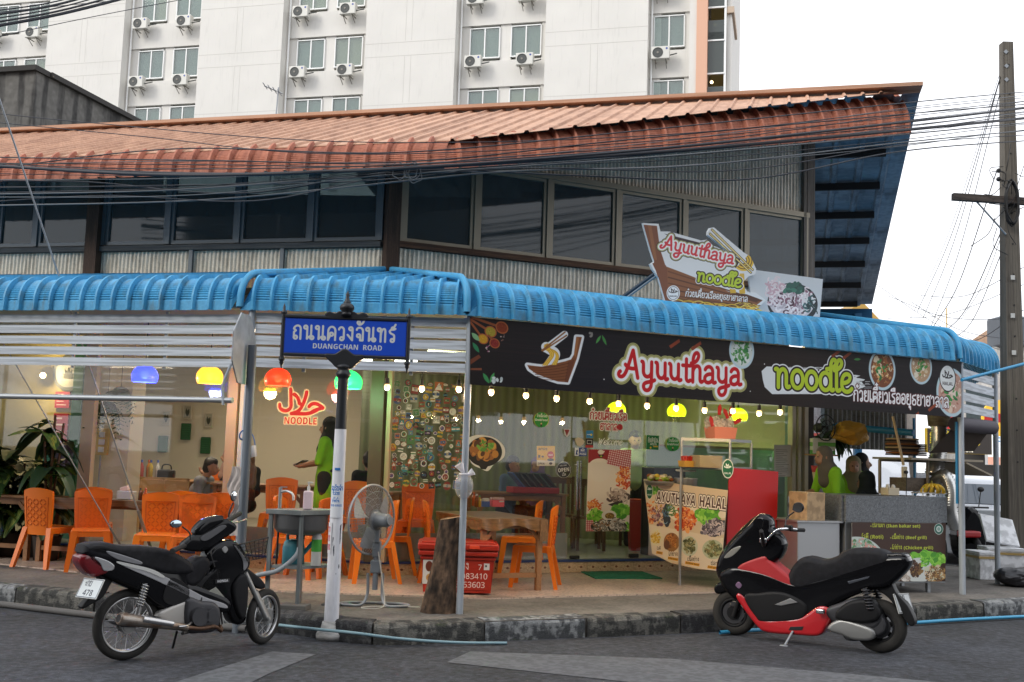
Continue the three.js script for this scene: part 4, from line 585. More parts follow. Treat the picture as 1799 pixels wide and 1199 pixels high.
// ---------------------------------------------------------------- blue road name sign on its pole
{
const B=onY(583,1122,0.0);B.x+=0.0;B.z+=0.08;const  root=thing('street_sign','blue road name sign reading DUANGCHAN ROAD on a black and white pole','street sign',[B.x,0,B.z],0.03);
const iron=M({color:S(38,40,44),roughness:0.45,metalness:0.2});
const pm=tex(256,1024,(u,v)=>{const d=sst(0.64,0.72,fbm(u,v,7,4,311))*sst(0.05,0.35,v)*(v<0.62?1:0.15),b=214+(fbm(u,v,20,3,313)- 0.5)*26;return d>0.55?[70,74,84]:[b,b*1.0,b*1.02];});
mesh('base',lathe([[0,0],[0.12,0],[0.125,0.05],[0.1,0.085],[0.085,0.1],[0.078,0.14],[0.07,0.16]],24),M({map:mottle([196,194,190],[150,146,140],8,315,14),roughness:0.7}),root);
const poleG=cyl(0.062,0.05,1.62,0,0.96,0,24),pole=mesh('pole',poleG,M({map:pm,roughness:0.5}),root);
mesh('upper_pole',lathe([[0.049,1.77],[0.049,1.8],[0.045,2.2],[0.05,2.215],[0.062,2.23],[0.066,2.25],[0.05,2.27],[0.05,2.285],[0.062,2.3],[0.065,2.315],[0.04,2.33]],24),iron,root);
// printed notice on the pole
const note=canvasTex(256,512,(g,W,H)=>{g.fillStyle='#d8dade';g.fillRect(0,0,W,H);const b=[['#2468b0',0.2]];strokeText(g,'รถรับจ้าง',10,90,62,b);strokeText(g,'ทั่วไทย',46,160,44,b);plainText(g,'10ล.6ล.',128,222,44,'#2468b0');strokeText(g,'ย้ายบ้าน',46,272,36,b);plainText(g,'098-68685',128,340,50,'#2468b0','sans-serif','bold','center',240);});
const arc=(r,y0,y1,a0,a1)=>gridGeo(10,1,(i,j)=>{const a=mix(a0,a1,i / 10);return V3(Math.sin(a)*r,j?y1:y0,Math.cos(a)*r);});
mesh('notice',arc(0.0615,1.02,1.3,-0.95,0.95),M({map:note,roughness:0.6}),pole);
mesh('notice',arc(0.0585,1.42,1.44,-0.5,0.35),M({color:S(36,110,180),roughness:0.6}),pole);
mesh('notice',arc(0.0625,0.72,0.98,-1.2,-0.45),M({map:canvasTex(64,128,(g)=>{g.fillStyle='#d4d4d6';g.fillRect(0,0,64,128);['ทาง','ขาย','บอน'].forEach((s,i)=>strokeText(g,s,6,40+i*36,22,[['#b05060',0.2]]));}),roughness:0.6}),pole);
// panel: 218 px wide at the pole's depth
const s=-B.z / FPX,w=214*s,h=62*s,cy=EYE+(atZ(607,593,B.z).y - EYE),cx=atZ(607,593,B.z).x - B.x;
const head=part('sign_panel',root,[cx,cy,0]);
mesh('panel',box(w,h,0.03),M({color:S(24,60,160),roughness:0.5}),head);
const face=canvasTex(1024,Math.round(1024*h / w),(g,W,H)=>{g.fillStyle='#1546b8';g.fillRect(0,0,W,H);const t='ถนนดวงจันทร์';strokeText(g,t,62,H*0.6,890 / textW(t,TH,0.1),[['#c3c6c6',0.15]],TH,0.1);plainText(g,'DUANGCHAN  ROAD',W*0.52,H*0.865,62,'#c3c6c6','sans-serif','bold','center',640);});
for(const sg of[1,-1])mesh('lettering',plane(w - 0.012,h - 0.012,0,0,0.0165,0,0,0).rotateY(sg>0?0:Math.PI),M({map:face,roughness:0.4}),head);
mesh('rail',[rbox(w,0.028,0.05,0.008,0,h / 2+0.014,0),rbox(w,0.028,0.05,0.008,0,-h / 2 - 0.014,0)],iron,head);
const fin=(y0,y1)=>lathe([[0,y0],[0.012,y0+0.05],[0.02,y0+0.06],[0.016,y0+0.075],[0.026,y0+0.085],[0.026,y0+0.1],[0.018,y0+0.11],[0.018,y1 - 0.1],[0.026,y1 - 0.09],[0.026,y1 - 0.078],[0.012,y1 - 0.06],[0.01,y1 - 0.03],[0,y1]],14);
for(const x of[-w / 2 - 0.016,w / 2+0.016])mesh('end_finial',fin(-h / 2 - 0.15,h / 2+0.13).translate(x,0,0),iron,head);
mesh('bracket',extr(spline([[-0.16,0.0],[-0.08,0.005],[0,0.05],[0.08,0.005],[0.16,0],[0.1,-0.06],[0.05,-0.1],[-0.05,-0.1],[-0.1,-0.06]],50),0.07,0.01).translate(0,-h / 2 - 0.01,0),iron,head);
mesh('crest',extr(spline([[-0.17,0],[-0.15,0.03],[-0.1,0.015],[-0.06,0.035],[0,0.03],[0.06,0.035],[0.1,0.015],[0.15,0.03],[0.17,0],[0,-0.02]],60),0.05,0.008).translate(0,h / 2+0.03,0),iron,head);
mesh('top_finial',lathe([[0,0],[0.05,0],[0.05,0.025],[0.04,0.04],[0.062,0.06],[0.064,0.085],[0.05,0.105],[0.03,0.115],[0.034,0.125],[0.024,0.135],[0.014,0.17],[0.018,0.19],[0.007,0.21],[0,0.23]],20).translate(0,h / 2+0.03,0),iron,head);
}

// ---------------------------------------------------------------- two motorbikes
const rimM=M({color:lin(0.5,0.5,0.5),metalness:0.9,roughness:0.3}),tyreM=M({map:mottle([34,33,32],[50,48,45],10,401,12),roughness:0.9}),blackGloss=MP({color:lin(0.005,0.005,0.006),roughness:0.09,specularIntensity:0.6}),blackMatte=MP({color:lin(0.014,0.014,0.015),roughness:0.5,specularIntensity:0.35}),engineM=M({color:lin(0.06,0.06,0.065),metalness:0.5,roughness:0.5}),dullAlu=M({color:lin(0.32,0.32,0.31),metalness:0.7,roughness:0.42});
const vinyl=MP({map:mottle([26,26,29],[34,34,38],30,403,8),roughness:0.6,specularIntensity:0.4});
function bikeTools(root,f,Z,near){
const P=(pts,d)=>pts.map(([x,y])=>onF(f,Z.ox+x / Z.s,Z.oy+y / Z.s,d));
return{
P,one:(x,y,d=0)=>P([[x,y]],d)[0],
prof(name,pts,half,m,o={}){const q=P(pts,near*half),g=extr(o.sharp?shapeOf(q):spline(q,o.n||pts.length*5),half*2,Math.min(o.bevel??0.03,half*0.9),4);if(o.creased !==false)void 0;return mesh(name,toCreasedNormals(g,0.55),m,o.parent||root);},
side(name,pts,d,th,m,o={}){const q=P(pts,near*d),g=extr(o.sharp?shapeOf(q):spline(q,o.n||pts.length*5),th,Math.min(0.006,th*0.4),2);g.translate(0,0,near*(d - th / 2+0.002));return mesh(name,g,m,o.parent||root);},
v:(x,y,d=0)=>{const q=P([[x,y]],d)[0];return V3(q[0],q[1],d);},
};
}
function wheel(root,name,c,R,w,steer,kind){
const g=part(name,root,[c[0],c[1],0],[0,steer,0]);
mesh('tyre',torus(R - w,w,0,0,0,56,14),tyreM,g);
if(kind==='spoke'){
mesh('rim',[torus(R - w*1.75,0.012,0,0,0.018,48,8),torus(R - w*1.75,0.012,0,0,-0.018,48,8),cyl(R - w*1.7,R - w*1.7,0.03,0,0,0,48,Math.PI / 2,0,0,true)],rimM,g);
mesh('hub',[cyl(0.05,0.05,0.1,0,0,0,20,Math.PI / 2),cyl(0.062,0.062,0.012,0,0,0.04,20,Math.PI / 2),cyl(0.062,0.062,0.012,0,0,-0.04,20,Math.PI / 2)],dullAlu,g);
const sp=[];for(let i=0;i<32;i++){const a=i / 32*6.2832,b=a+(i % 4<2?0.6:-0.6),s=i % 2?0.035:-0.035;sp.push(bar([Math.cos(b)*0.055,Math.sin(b)*0.055,s],[Math.cos(a)*(R - w*1.75),Math.sin(a)*(R - w*1.75),0],0.0022,4));}mesh('spokes',sp,rimM,g);
}else{
mesh('rim',[torus(R - w*1.75,0.016,0,0,0.03,48,8),torus(R - w*1.75,0.016,0,0,-0.03,48,8),cyl(R - w*1.65,R - w*1.65,0.05,0,0,0,48,Math.PI / 2,0,0,true)],blackMatte,g);
mesh('hub',cyl(0.06,0.06,0.11,0,0,0,20,Math.PI / 2),blackMatte,g);
for(let i=0;i<7;i++){const a=i / 7*6.2832+0.2;mesh('spoke',extr([[0.04,-0.02],[R - w*1.7,-0.014],[R - w*1.7,0.014],[0.04,0.02]],0.03,0.005).rotateZ(a),blackMatte,g);}
mesh('brake_disc',new THREE.RingGeometry(0.062,0.1,32).translate(0,0,-0.045),engineM,g);
}
return g;
}
const coil=(a,b,r,turns,w)=>{const A=a,B=b,d=B.clone().sub(A),L=d.length(),q=new THREE.Quaternion().setFromUnitVectors(V3(0,1,0),d.clone().normalize()),p=[];for(let i=0;i<=turns*10;i++){const t=i /(turns*10),an=t*turns*6.2832;p.push(V3(Math.cos(an)*r,t*L,Math.sin(an)*r).applyQuaternion(q).add(A));}return tube(p,w,turns*10,5);};
{// black underbone motorbike on the left
const o=onY(212,1161,0),fr=onY(462,1132,0),turn=Math.atan2(-(fr.z - o.z),fr.x - o.x),f=frame(o.x,0,o.z,turn);
const b=thing('motorbike','black underbone motorbike with wire wheels, front basket and rusty exhaust by the kerb','motorbike',[o.x,0,o.z],turn),t=bikeTools(b,f,{ox:0,oy:800,s:2.998},1);
const rc=t.one(665,890),fc=t.one(1388,848),red=MP({color:lin(0.16,0.006,0.01),roughness:0.15,clearcoat:0.5}),decal=M({color:S(168,168,170),roughness:0.35,metalness:0.4});
const rR=rc[1]- 0.002,rF=fc[1]- 0.002;
wheel(b,'rear_wheel',[rc[0],rR],rR,0.036,0,'spoke');wheel(b,'front_wheel',[fc[0],rF],rF,0.033,0.42,'spoke');
t.prof('seat',[[478,500],[560,492],[640,506],[800,512],[905,536],[985,580],[1000,606],[900,606],[780,580],[640,548],[520,520]],0.1,vinyl,{bevel:0.04});
t.prof('tail_fairing',[[478,522],[560,520],[700,560],[860,604],[985,610],[985,690],[1060,720],[1190,772],[1188,812],[1050,772],[985,760],[920,800],[840,770],[760,700],[640,650],[560,604],[490,560]],0.085,blackGloss,{bevel:0.045});
t.side('decal',[[640,575],[740,590],[840,630],[980,700],[1080,752],[1180,786],[1186,806],[1060,772],[960,726],[820,658],[700,606]],0.089,0.008,decal);
t.side('decal',[[560,508],[640,528],[738,562],[730,574],[620,548]],0.1,0.01,M({color:lin(0.25,0.25,0.26),metalness:0.8,roughness:0.3}));
t.side('decal',[[625,562],[790,600],[860,636],[850,645],[770,612],[640,578]],0.094,0.004,mat.white);
t.prof('grab_rail',[[474,496],[520,484],[590,496],[720,545],[735,566],[600,530],[510,512]],0.1,blackMatte,{bevel:0.015});
t.prof('tail_light',[[446,548],[500,537],[560,560],[594,582],[590,604],[540,612],[500,622],[462,590]],0.085,red,{bevel:0.03});
t.side('indicator',[[500,540],[560,558],[596,582],[590,604],[548,606],[530,570]],0.09,0.012,M({color:lin(0.5,0.5,0.5),roughness:0.2,metalness:0.6}));
t.prof('rear_mudguard',[[520,612],[650,632],[590,660],[540,740],[480,780],[440,800],[500,730],[536,660]],0.04,blackMatte,{bevel:0.012});
{const pl=canvasTex(256,170,(g)=>{g.fillStyle='#cfd6d8';g.fillRect(0,0,256,170);g.strokeStyle='#1d2b46';g.lineWidth=6;g.strokeRect(6,6,244,158);strokeText(g,'1กบ',66,66,46,[['#1a2436',0.16]]);plainText(g,'1',54,66,52,'#1a2436');plainText(g,'478',128,150,74,'#1a2436');});
const c=t.v(486,702,0.08),gp=part('number_plate',b,[c.x - 0.02,c.y,0.085],[0,-Math.PI / 2+0.35,0]);mesh('plate',rbox(0.2,0.15,0.006,0.003,0,0,0,-0.5),mat.white,gp);mesh('plate_print',plane(0.194,0.144,0,0,0.004).applyMatrix4(mat4(0,0,0,-0.5)),M({map:pl,roughness:0.4}),gp);}
t.prof('leg_shield',[[1112,530],[1165,482],[1232,470],[1288,534],[1306,575],[1270,630],[1236,710],[1244,780],[1284,850],[1268,876],[1238,862],[1214,790],[1190,770],[1100,724],[1062,702],[1096,650],[1140,604],[1126,560]],0.07,blackGloss,{bevel:0.03});
t.side('shield_vent',[[1080,730],[1135,698],[1188,758],[1130,756]],0.076,0.008,M({color:lin(0.3,0.3,0.26),metalness:0.6,roughness:0.4}),{sharp:true});
{const c=t.one(1172,663,0.076);mesh('lettering',plane(0.13,0.034,c[0],c[1],0.0765,0,0,0.03),M({map:canvasTex(256,64,(g)=>{g.fillStyle='#0d0d0f';g.fillRect(0,0,256,64);plainText(g,'HONDA',128,50,52,'#d8d8da');}),roughness:0.3}),b);}
t.prof('handlebar_cowl',[[975,480],[1012,446],[1056,420],[1110,386],[1160,358],[1200,352],[1238,380],[1214,406],[1162,442],[1112,480],[1072,496],[1010,494]],0.04,blackGloss,{bevel:0.02});
t.side('cowl_panel',[[1056,436],[1110,402],[1160,374],[1190,376],[1150,410],[1084,450]],0.045,0.008,M({color:lin(0.1,0.1,0.105),metalness:0.5,roughness:0.4}));t.side('shield_highlight_trim',[[1232,474],[1286,536],[1304,578],[1284,606],[1280,560],[1262,520]],0.076,0.008,M({color:lin(0.22,0.22,0.23),metalness:0.6,roughness:0.35}));t.side('ignition_lock',[[1172,498],[1186,484],[1198,498],[1186,514]],0.076,0.012,dullAlu);t.side('side_cover',[[900,650],[985,690],[990,752],[930,792],[860,760]],0.089,0.006,blackMatte);  // strip on the shield: silver edge line, also painting in its glossy grey highlight
t.prof('visor',[[1050,400],[1085,362],[1135,342],[1168,342],[1112,376],[1066,406]],0.05,blackGloss,{bevel:0.03});
{const g1=t.v(985,470,-0.02),g2=t.v(905,506,0.2),h1=t.v(1190,352,-0.1),h2_=t.v(1262,308,-0.3);mesh('grip',bar(g1,g2,0.02,12),mat.rubber,b);mesh('grip',bar(h1,h2_,0.02,12),mat.rubber,b);mesh('brake_lever',bar(t.v(1190,372,-0.1),t.v(1300,338,-0.32),0.006),rimM,b);}
const mirror=(x,y,sx,sy,d,stem,tint)=>{const m=part('mirror',b),c=t.v(x,y,d);mesh('mirror_shell',sph(0.05,c.x,c.y,c.z,sx,sy,0.35,18),blackGloss,m);mesh('mirror_glass',sph(0.045,c.x,c.y,c.z+0.009,sx,sy,0.2,18),M({color:tint,metalness:1,roughness:0.05}),m);mesh('mirror_stem',tube(stem.map(([a,q])=>t.v(a,q,d - 0.01)),0.006,12,6),mat.black,m);};
mirror(925,362,1.0,0.62,0.2,[[960,378],[998,412],[1002,446]],lin(0.5,0.6,0.65));mirror(1230,216,0.62,0.9,-0.25,[[1226,252],[1206,300],[1204,340]],lin(0.75,0.75,0.75));
t.prof('child_seat',[[990,640],[1030,590],[1075,560],[1092,580],[1060,640],[1030,668],[1000,668]],0.09,vinyl,{bevel:0.035});
mesh('child_seat_bar',tube([t.v(1086,640,0.05),t.v(1100,575,0.06),t.v(1150,560,0.05),t.v(1160,600,0.02)],0.016,16,8),vinyl,b);
t.prof('engine',[[1000,780],[1060,790],[1130,800],[1150,850],[1130,910],[1060,920],[1000,910]],0.12,engineM,{bevel:0.03});
mesh('crankcase',[cyl(0.075,0.07,0.05,...t.one(1045,850,0.12),0.13,24,Math.PI / 2),cyl(0.05,0.05,0.05,...t.one(1105,842,0.12),0.13,20,Math.PI / 2)],engineM,b);
t.prof('chain_case',[[850,842],[960,792],[1000,790],[1000,896],[930,890],[880,872]],0.1,M({color:lin(0.42,0.4,0.37),metalness:0.5,roughness:0.5}),{bevel:0.02});
t.prof('swing_arm',[[640,872],[860,860],[1000,880],[1000,905],[860,900],[650,900]],0.07,engineM,{bevel:0.01});
const sil=M({map:grimeTex([150,144,136],[112,84,64],411,0.2),metalness:0.65,roughness:0.4});
const e1=t.v(630,862,0.17),e2=t.v(985,910,0.15);mesh('silencer',[bar(e1,e2,0.047,20,0.026),bar(e1.clone().lerp(e2,-0.02),e1,0.038,20,0.047)],sil,b);mesh('silencer_end',bar(e1.clone().lerp(e2,-0.022),e1.clone().lerp(e2,0.03),0.03,16),mat.black,b);
mesh('exhaust_pipe',tube([e2,t.v(1060,914,0.14),t.v(1130,905,0.12),t.v(1165,925,0.06),t.v(1150,880,0.02)],0.016,20,8),M({map:grimeTex([120,92,72],[84,62,48],421,0.2),metalness:0.5,roughness:0.6}),b);
{const s1=t.v(768,676,0.11),s2=t.v(722,842,0.11);mesh('shock_absorber',[bar(s1,s2,0.012,10),coil(s1.clone().lerp(s2,0.05),s1.clone().lerp(s2,0.75),0.026,8,0.0055),bar(s1.clone().lerp(s2,0.75),s2,0.02,10)],rimM,b);}
for(const d of[0.075,-0.075])mesh('fork',[bar(t.v(1290,620,d),t.v(1400,856,d+0.02*Math.sign(d)),0.022,12),bar(t.v(1340,720,d),t.v(1410,868,d),0.027,12)],dullAlu,b);
t.prof('front_mudguard',[[1285,600],[1330,628],[1372,662],[1392,692],[1368,696],[1316,664],[1280,640]],0.05,blackMatte,{bevel:0.015});
t.prof('inner_fender',[[1244,700],[1290,640],[1300,720],[1286,850],[1256,800]],0.1,blackMatte,{bevel:0.02});
t.prof('footboard_tunnel',[[1000,690],[1100,640],[1160,600],[1140,700],[1090,730],[1050,730]],0.07,blackMatte,{bevel:0.02});
{const bs=part('basket',b),w=0.004,gs=[],A=t.v(1262,470,0.12),B=t.v(1262,470,-0.16),Cc=t.v(1412,434,0.02),Dd=t.v(1412,434,-0.2),a=t.v(1302,558,0.1),bb=t.v(1302,558,-0.12),c=t.v(1392,540,0.02),d=t.v(1392,540,-0.16);const rim=[A,Cc,Dd,B],bot=[a,c,d,bb];for(let i=0;i<4;i++){const j=(i+1)% 4;for(let k=0;k<=6;k++){gs.push(bar(rim[i].clone().lerp(rim[j],k / 6),bot[i].clone().lerp(bot[j],k / 6),0.0036,4));if(k<6)gs.push(bar(rim[i].clone().lerp(bot[i],k / 5),rim[j].clone().lerp(bot[j],k / 5),k?0.0036:w*1.4,5));}}mesh('wire_mesh',gs,mat.black,bs);}
mesh('kick_lever',tube([t.v(1010,880,0.13),t.v(980,900,0.2),t.v(940,905,0.21)],0.009,12,6),rimM,b);mesh('heat_shield',bar(e1.clone().lerp(e2,0.3).add(V3(0,0.02,0.02)),e1.clone().lerp(e2,0.75).add(V3(0,0.015,0.02)),0.03,12,0.024),rimM,b);mesh('cylinder_fins',[0,1,2,3,4].map((i)=>box(0.008,0.11,0.15,...t.one(1090+i*14,850,0),0,0,0,0.2)),dullAlu,b);mesh('headstock',bar(t.v(1180,480,0),t.v(1236,640,0),0.03,12),mat.black,b);
mesh('side_stand',bar(t.v(930,930,-0.06),t.v(908,1016,-0.16),0.01),mat.black,b);mesh('foot_peg',bar(t.v(1000,930,0.05),t.v(960,940,0.22),0.013),mat.rubber,b);
mesh('cable',[tube([t.v(1180,470,0),t.v(1230,520,0.05),t.v(1210,600,0.04),t.v(1070,700,0.06),t.v(1060,770,0.1)],0.005,24,5),tube([t.v(1150,480,0.03),t.v(1110,510,0.1),t.v(1130,590,0.12)],0.005,16,5)],mat.black,b);
}
{// black and red maxi scooter on the right
const o=onY(1545,1148,0),fr=onY(1293,1117,0),turn=Math.atan2(-(fr.z - o.z),fr.x - o.x),f=frame(o.x,0,o.z,turn);
const b=thing('scooter','glossy black and red maxi scooter parked at the kerb before the food counter','scooter',[o.x,0,o.z],turn),t=bikeTools(b,f,{ox:1199,oy:800,s:2.998},-1);
const rc=t.one(1042,900),fc=t.one(276,828),redP=MP({color:lin(0.52,0.012,0.018),roughness:0.3,clearcoat:0.9,clearcoatRoughness:0.08}),redM=M({color:lin(0.42,0.018,0.022),roughness:0.45});
wheel(b,'rear_wheel',[rc[0],rc[1]],rc[1]- 0.002,0.058,0,'cast');wheel(b,'front_wheel',[fc[0],fc[1]],fc[1]- 0.002,0.05,0.1,'cast');
t.prof('front_fairing',[[200,610],[216,545],[262,480],[332,405],[392,352],[424,352],[432,400],[478,440],[494,478],[470,530],[420,552],[310,594],[290,610],[340,650],[300,700],[262,700],[222,660]],0.1,blackGloss,{bevel:0.06,n:90});
t.prof('body',[[212,640],[270,612],[420,640],[560,694],[640,690],[760,660],[880,620],[1040,570],[1120,560],[1160,566],[1130,610],[1060,668],[960,690],[860,726],[760,780],[700,822],[640,850],[600,858],[420,862],[380,840],[310,762],[240,700]],0.11,blackGloss,{bevel:0.05,n:110});
t.prof('step_floor',[[336,752],[400,742],[480,734],[560,748],[640,800],[606,856],[430,868],[392,846]],0.125,blackMatte,{bevel:0.025});
t.side('side_reflector',[[488,788],[570,757],[604,776],[520,792]],0.131,0.008,M({color:lin(0.3,0.3,0.3),metalness:0.5,roughness:0.35}),{sharp:true});
t.prof('tunnel_panel',[[302,596],[420,546],[440,560],[476,590],[590,686],[560,696],[500,682],[400,636]],0.106,redM,{bevel:0.03});
t.prof('lower_cowl',[[300,756],[318,762],[404,872],[520,880],[630,868],[724,812],[768,838],[738,900],[706,936],[600,932],[450,920],[396,886]],0.12,redP,{bevel:0.03,n:90});
t.side('cowl_hole',[[570,906],[638,904],[630,922],[560,922]],0.123,0.004,mat.black,{sharp:true});
t.prof('seat',[[576,668],[600,604],[650,566],[740,582],[820,562],[880,526],[1000,526],[1058,542],[1040,570],[840,628],[700,664],[620,686]],0.11,vinyl,{bevel:0.05,n:80});
t.prof('grab_rail',[[1050,536],[1110,530],[1158,532],[1166,546],[1120,572],[1060,580],[1000,588],[1060,560]],0.09,blackGloss,{bevel:0.02});
t.prof('tail_light',[[1100,594],[1160,568],[1140,612],[1100,646],[1040,672],[1050,640]],0.085,MP({color:lin(0.08,0.004,0.006),roughness:0.12,clearcoat:1}),{bevel:0.025});
t.side('tail_lens',[[1060,640],[1112,616],[1100,646],[1020,672]],0.09,0.006,M({color:lin(0.35,0.35,0.36),metalness:0.5,roughness:0.2}));
t.side('body_trim',[[872,668],[985,640],[980,648],[880,678]],0.115,0.008,M({color:lin(0.12,0.13,0.15),metalness:0.6,roughness:0.2}),{sharp:true});
t.side('emblem',[[282,686],[296,670],[312,686],[298,702]],0.112,0.008,M({color:S(150,120,150),metalness:0.6,roughness:0.3}));
t.side('headlight',[[222,540],[262,498],[306,484],[262,530]],0.102,0.012,MP({color:lin(0.35,0.34,0.3),metalness:0.4,roughness:0.08,clearcoat:1}));
t.prof('windscreen',[[330,408],[392,336],[418,328],[420,356],[380,380]],0.07,MP({color:lin(0.02,0.02,0.02),roughness:0.08,clearcoat:1}),{bevel:0.03});
t.prof('dashboard',[[340,440],[420,400],[470,420],[490,470],[400,470]],0.08,blackMatte,{bevel:0.03});
mesh('handlebar',[tube([t.v(430,470,-0.1),t.v(470,420,-0.12),t.v(500,396,-0.1),t.v(560,388,0.0),t.v(600,392,0.12)],0.013,24,10)],mat.chrome,b);
mesh('grip',bar(t.v(570,392,0.05),t.v(640,396,0.26),0.019,12),mat.rubber,b);mesh('grip',bar(t.v(430,476,-0.12),t.v(416,400,-0.3),0.019,12),mat.rubber,b);mesh('switch_box',rbox(0.07,0.05,0.07,0.012,...t.one(556,384),0.02),blackMatte,b);mesh('switch_box',rbox(0.07,0.05,0.07,0.012,...t.one(430,450,-0.12),-0.12),mat.chrome,b);
const mir=(c,stem,sx,m2)=>{const m=part('mirror',b);mesh('mirror_shell',sph(0.06,c.x,c.y,c.z,sx,0.8,0.4,20),mat.black,m);mesh('mirror_glass',extr([[-0.05,-0.025],[-0.035,0.035],[0.03,0.045],[0.05,0.02],[0.035,-0.04],[-0.01,-0.045]],0.006).rotateY(turn>0?Math.PI:0).applyMatrix4(mat4(c.x,c.y,c.z - 0.026)),m2,m);mesh('mirror_stem',tube(stem,0.007,14,6),mat.black,m);};
mir(t.v(612,276,0.2),[t.v(588,300,0.2),t.v(552,330,0.16),t.v(540,380,0.06)],0.9,M({color:lin(0.8,0.78,0.74),metalness:1,roughness:0.05}));mir(t.v(405,358,-0.24),[t.v(412,378,-0.22),t.v(420,420,-0.16),t.v(430,450,-0.12)],0.45,blackGloss);
t.prof('engine',[[772,826],[836,800],[900,778],[980,792],[1030,850],[1012,892],[960,900],[880,876],[800,860]],0.13,engineM,{bevel:0.035});
t.prof('air_box',[[820,850],[880,792],[976,782],[1024,830],[1000,862],[920,868]],0.16,blackMatte,{bevel:0.03});
t.prof('belt_case',[[778,914],[830,882],[900,896],[990,930],[984,962],[900,960],[840,936]],0.15,dullAlu,{bevel:0.025});
t.prof('swing_arm',[[960,880],[1040,860],[1056,920],[1000,950],[900,970],[860,950]],0.12,engineM,{bevel:0.02});
{const s1=t.v(962,700,-0.15),s2=t.v(992,812,-0.15);mesh('shock_absorber',[bar(s1,s2,0.014,10),coil(s1,s2,0.03,7,0.007)],engineM,b);const s3=t.v(1012,690,0.12),s4=t.v(1050,800,0.12);mesh('shock_absorber',[bar(s3,s4,0.014,10),coil(s3,s4,0.03,7,0.007)],engineM,b);}
t.prof('rear_mudguard',[[1000,680],[1080,664],[1120,730],[1180,800],[1216,876],[1196,890],[1140,810],[1080,740]],0.06,blackMatte,{bevel:0.012});
{const pl=canvasTex(200,170,(g)=>{g.fillStyle='#c9cccc';g.fillRect(0,0,200,170);g.strokeStyle='#222';g.lineWidth=5;g.strokeRect(5,5,190,160);plainText(g,'1',40,62,58,'#1c1c1e');strokeText(g,'กย',66,60,46,[['#1c1c1e',0.16]]);strokeText(g,'ยะลา',66,94,18,[['#1c1c1e',0.14]]);plainText(g,'6456',100,156,58,'#1c1c1e');});
const c=t.v(1166,782,0),gp=part('number_plate',b,[c.x,c.y,0],[0,-Math.PI / 2 - 0.45,0]);mesh('plate',rbox(0.2,0.17,0.006,0.003,0,0,0,-0.35),mat.white,gp);mesh('plate_print',plane(0.194,0.164,0,0,0.004).applyMatrix4(mat4(0,0,0,-0.35)),M({map:pl,roughness:0.4}),gp);}
for(const d of[0.07,-0.07])mesh('fork',bar(t.v(318,700,d),t.v(270,850,d),0.022,12),blackMatte,b);
t.prof('front_mudguard',[[176,700],[210,676],[260,690],[310,730],[296,742],[230,712],[184,722]],0.06,blackGloss,{bevel:0.02});
mesh('side_stand',[bar(t.v(582,930,-0.12),t.v(540,1002,-0.24),0.011),rbox(0.07,0.012,0.04,0.004,...t.one(535,1006,-0.24),-0.24)],mat.galv,b);mesh('foot_peg',rbox(0.07,0.04,0.05,0.01,...t.one(728,824,-0.17),-0.17),mat.chrome,b);
}

// ---------------------------------------------------------------- orange plastic chairs
const orange=MP({color:lin(0.8,0.175,0.006),roughness:0.36,clearcoat:0.25,clearcoatRoughness:0.3});
function taper(a,b,wa,da,wb,db){// four-sided post from a (bottom) to b (top)
const c=(p,w,d)=>[V3(p[0]- w / 2,p[1],p[2]- d / 2),V3(p[0]+w / 2,p[1],p[2]- d / 2),V3(p[0]+w / 2,p[1],p[2]+d / 2),V3(p[0]- w / 2,p[1],p[2]+d / 2)],A=c(a,wa,da),B=c(b,wb,db),q=[];
for(let i=0;i<4;i++)q.push(quad(A[(i+1)% 4],A[i],B[i],B[(i+1)% 4]));q.push(quad(A[0],A[1],A[2],A[3]),quad(B[3],B[2],B[1],B[0]));return merge(q);
}
const orangeWorn=[MP({color:lin(0.74,0.15,0.008),roughness:0.48}),MP({color:lin(0.84,0.2,0.012),roughness:0.42,clearcoat:0.15}),MP({map:mottle([240,118,32],[200,90,20],4),roughness:0.5})];
let chair0=null,chairN=0;
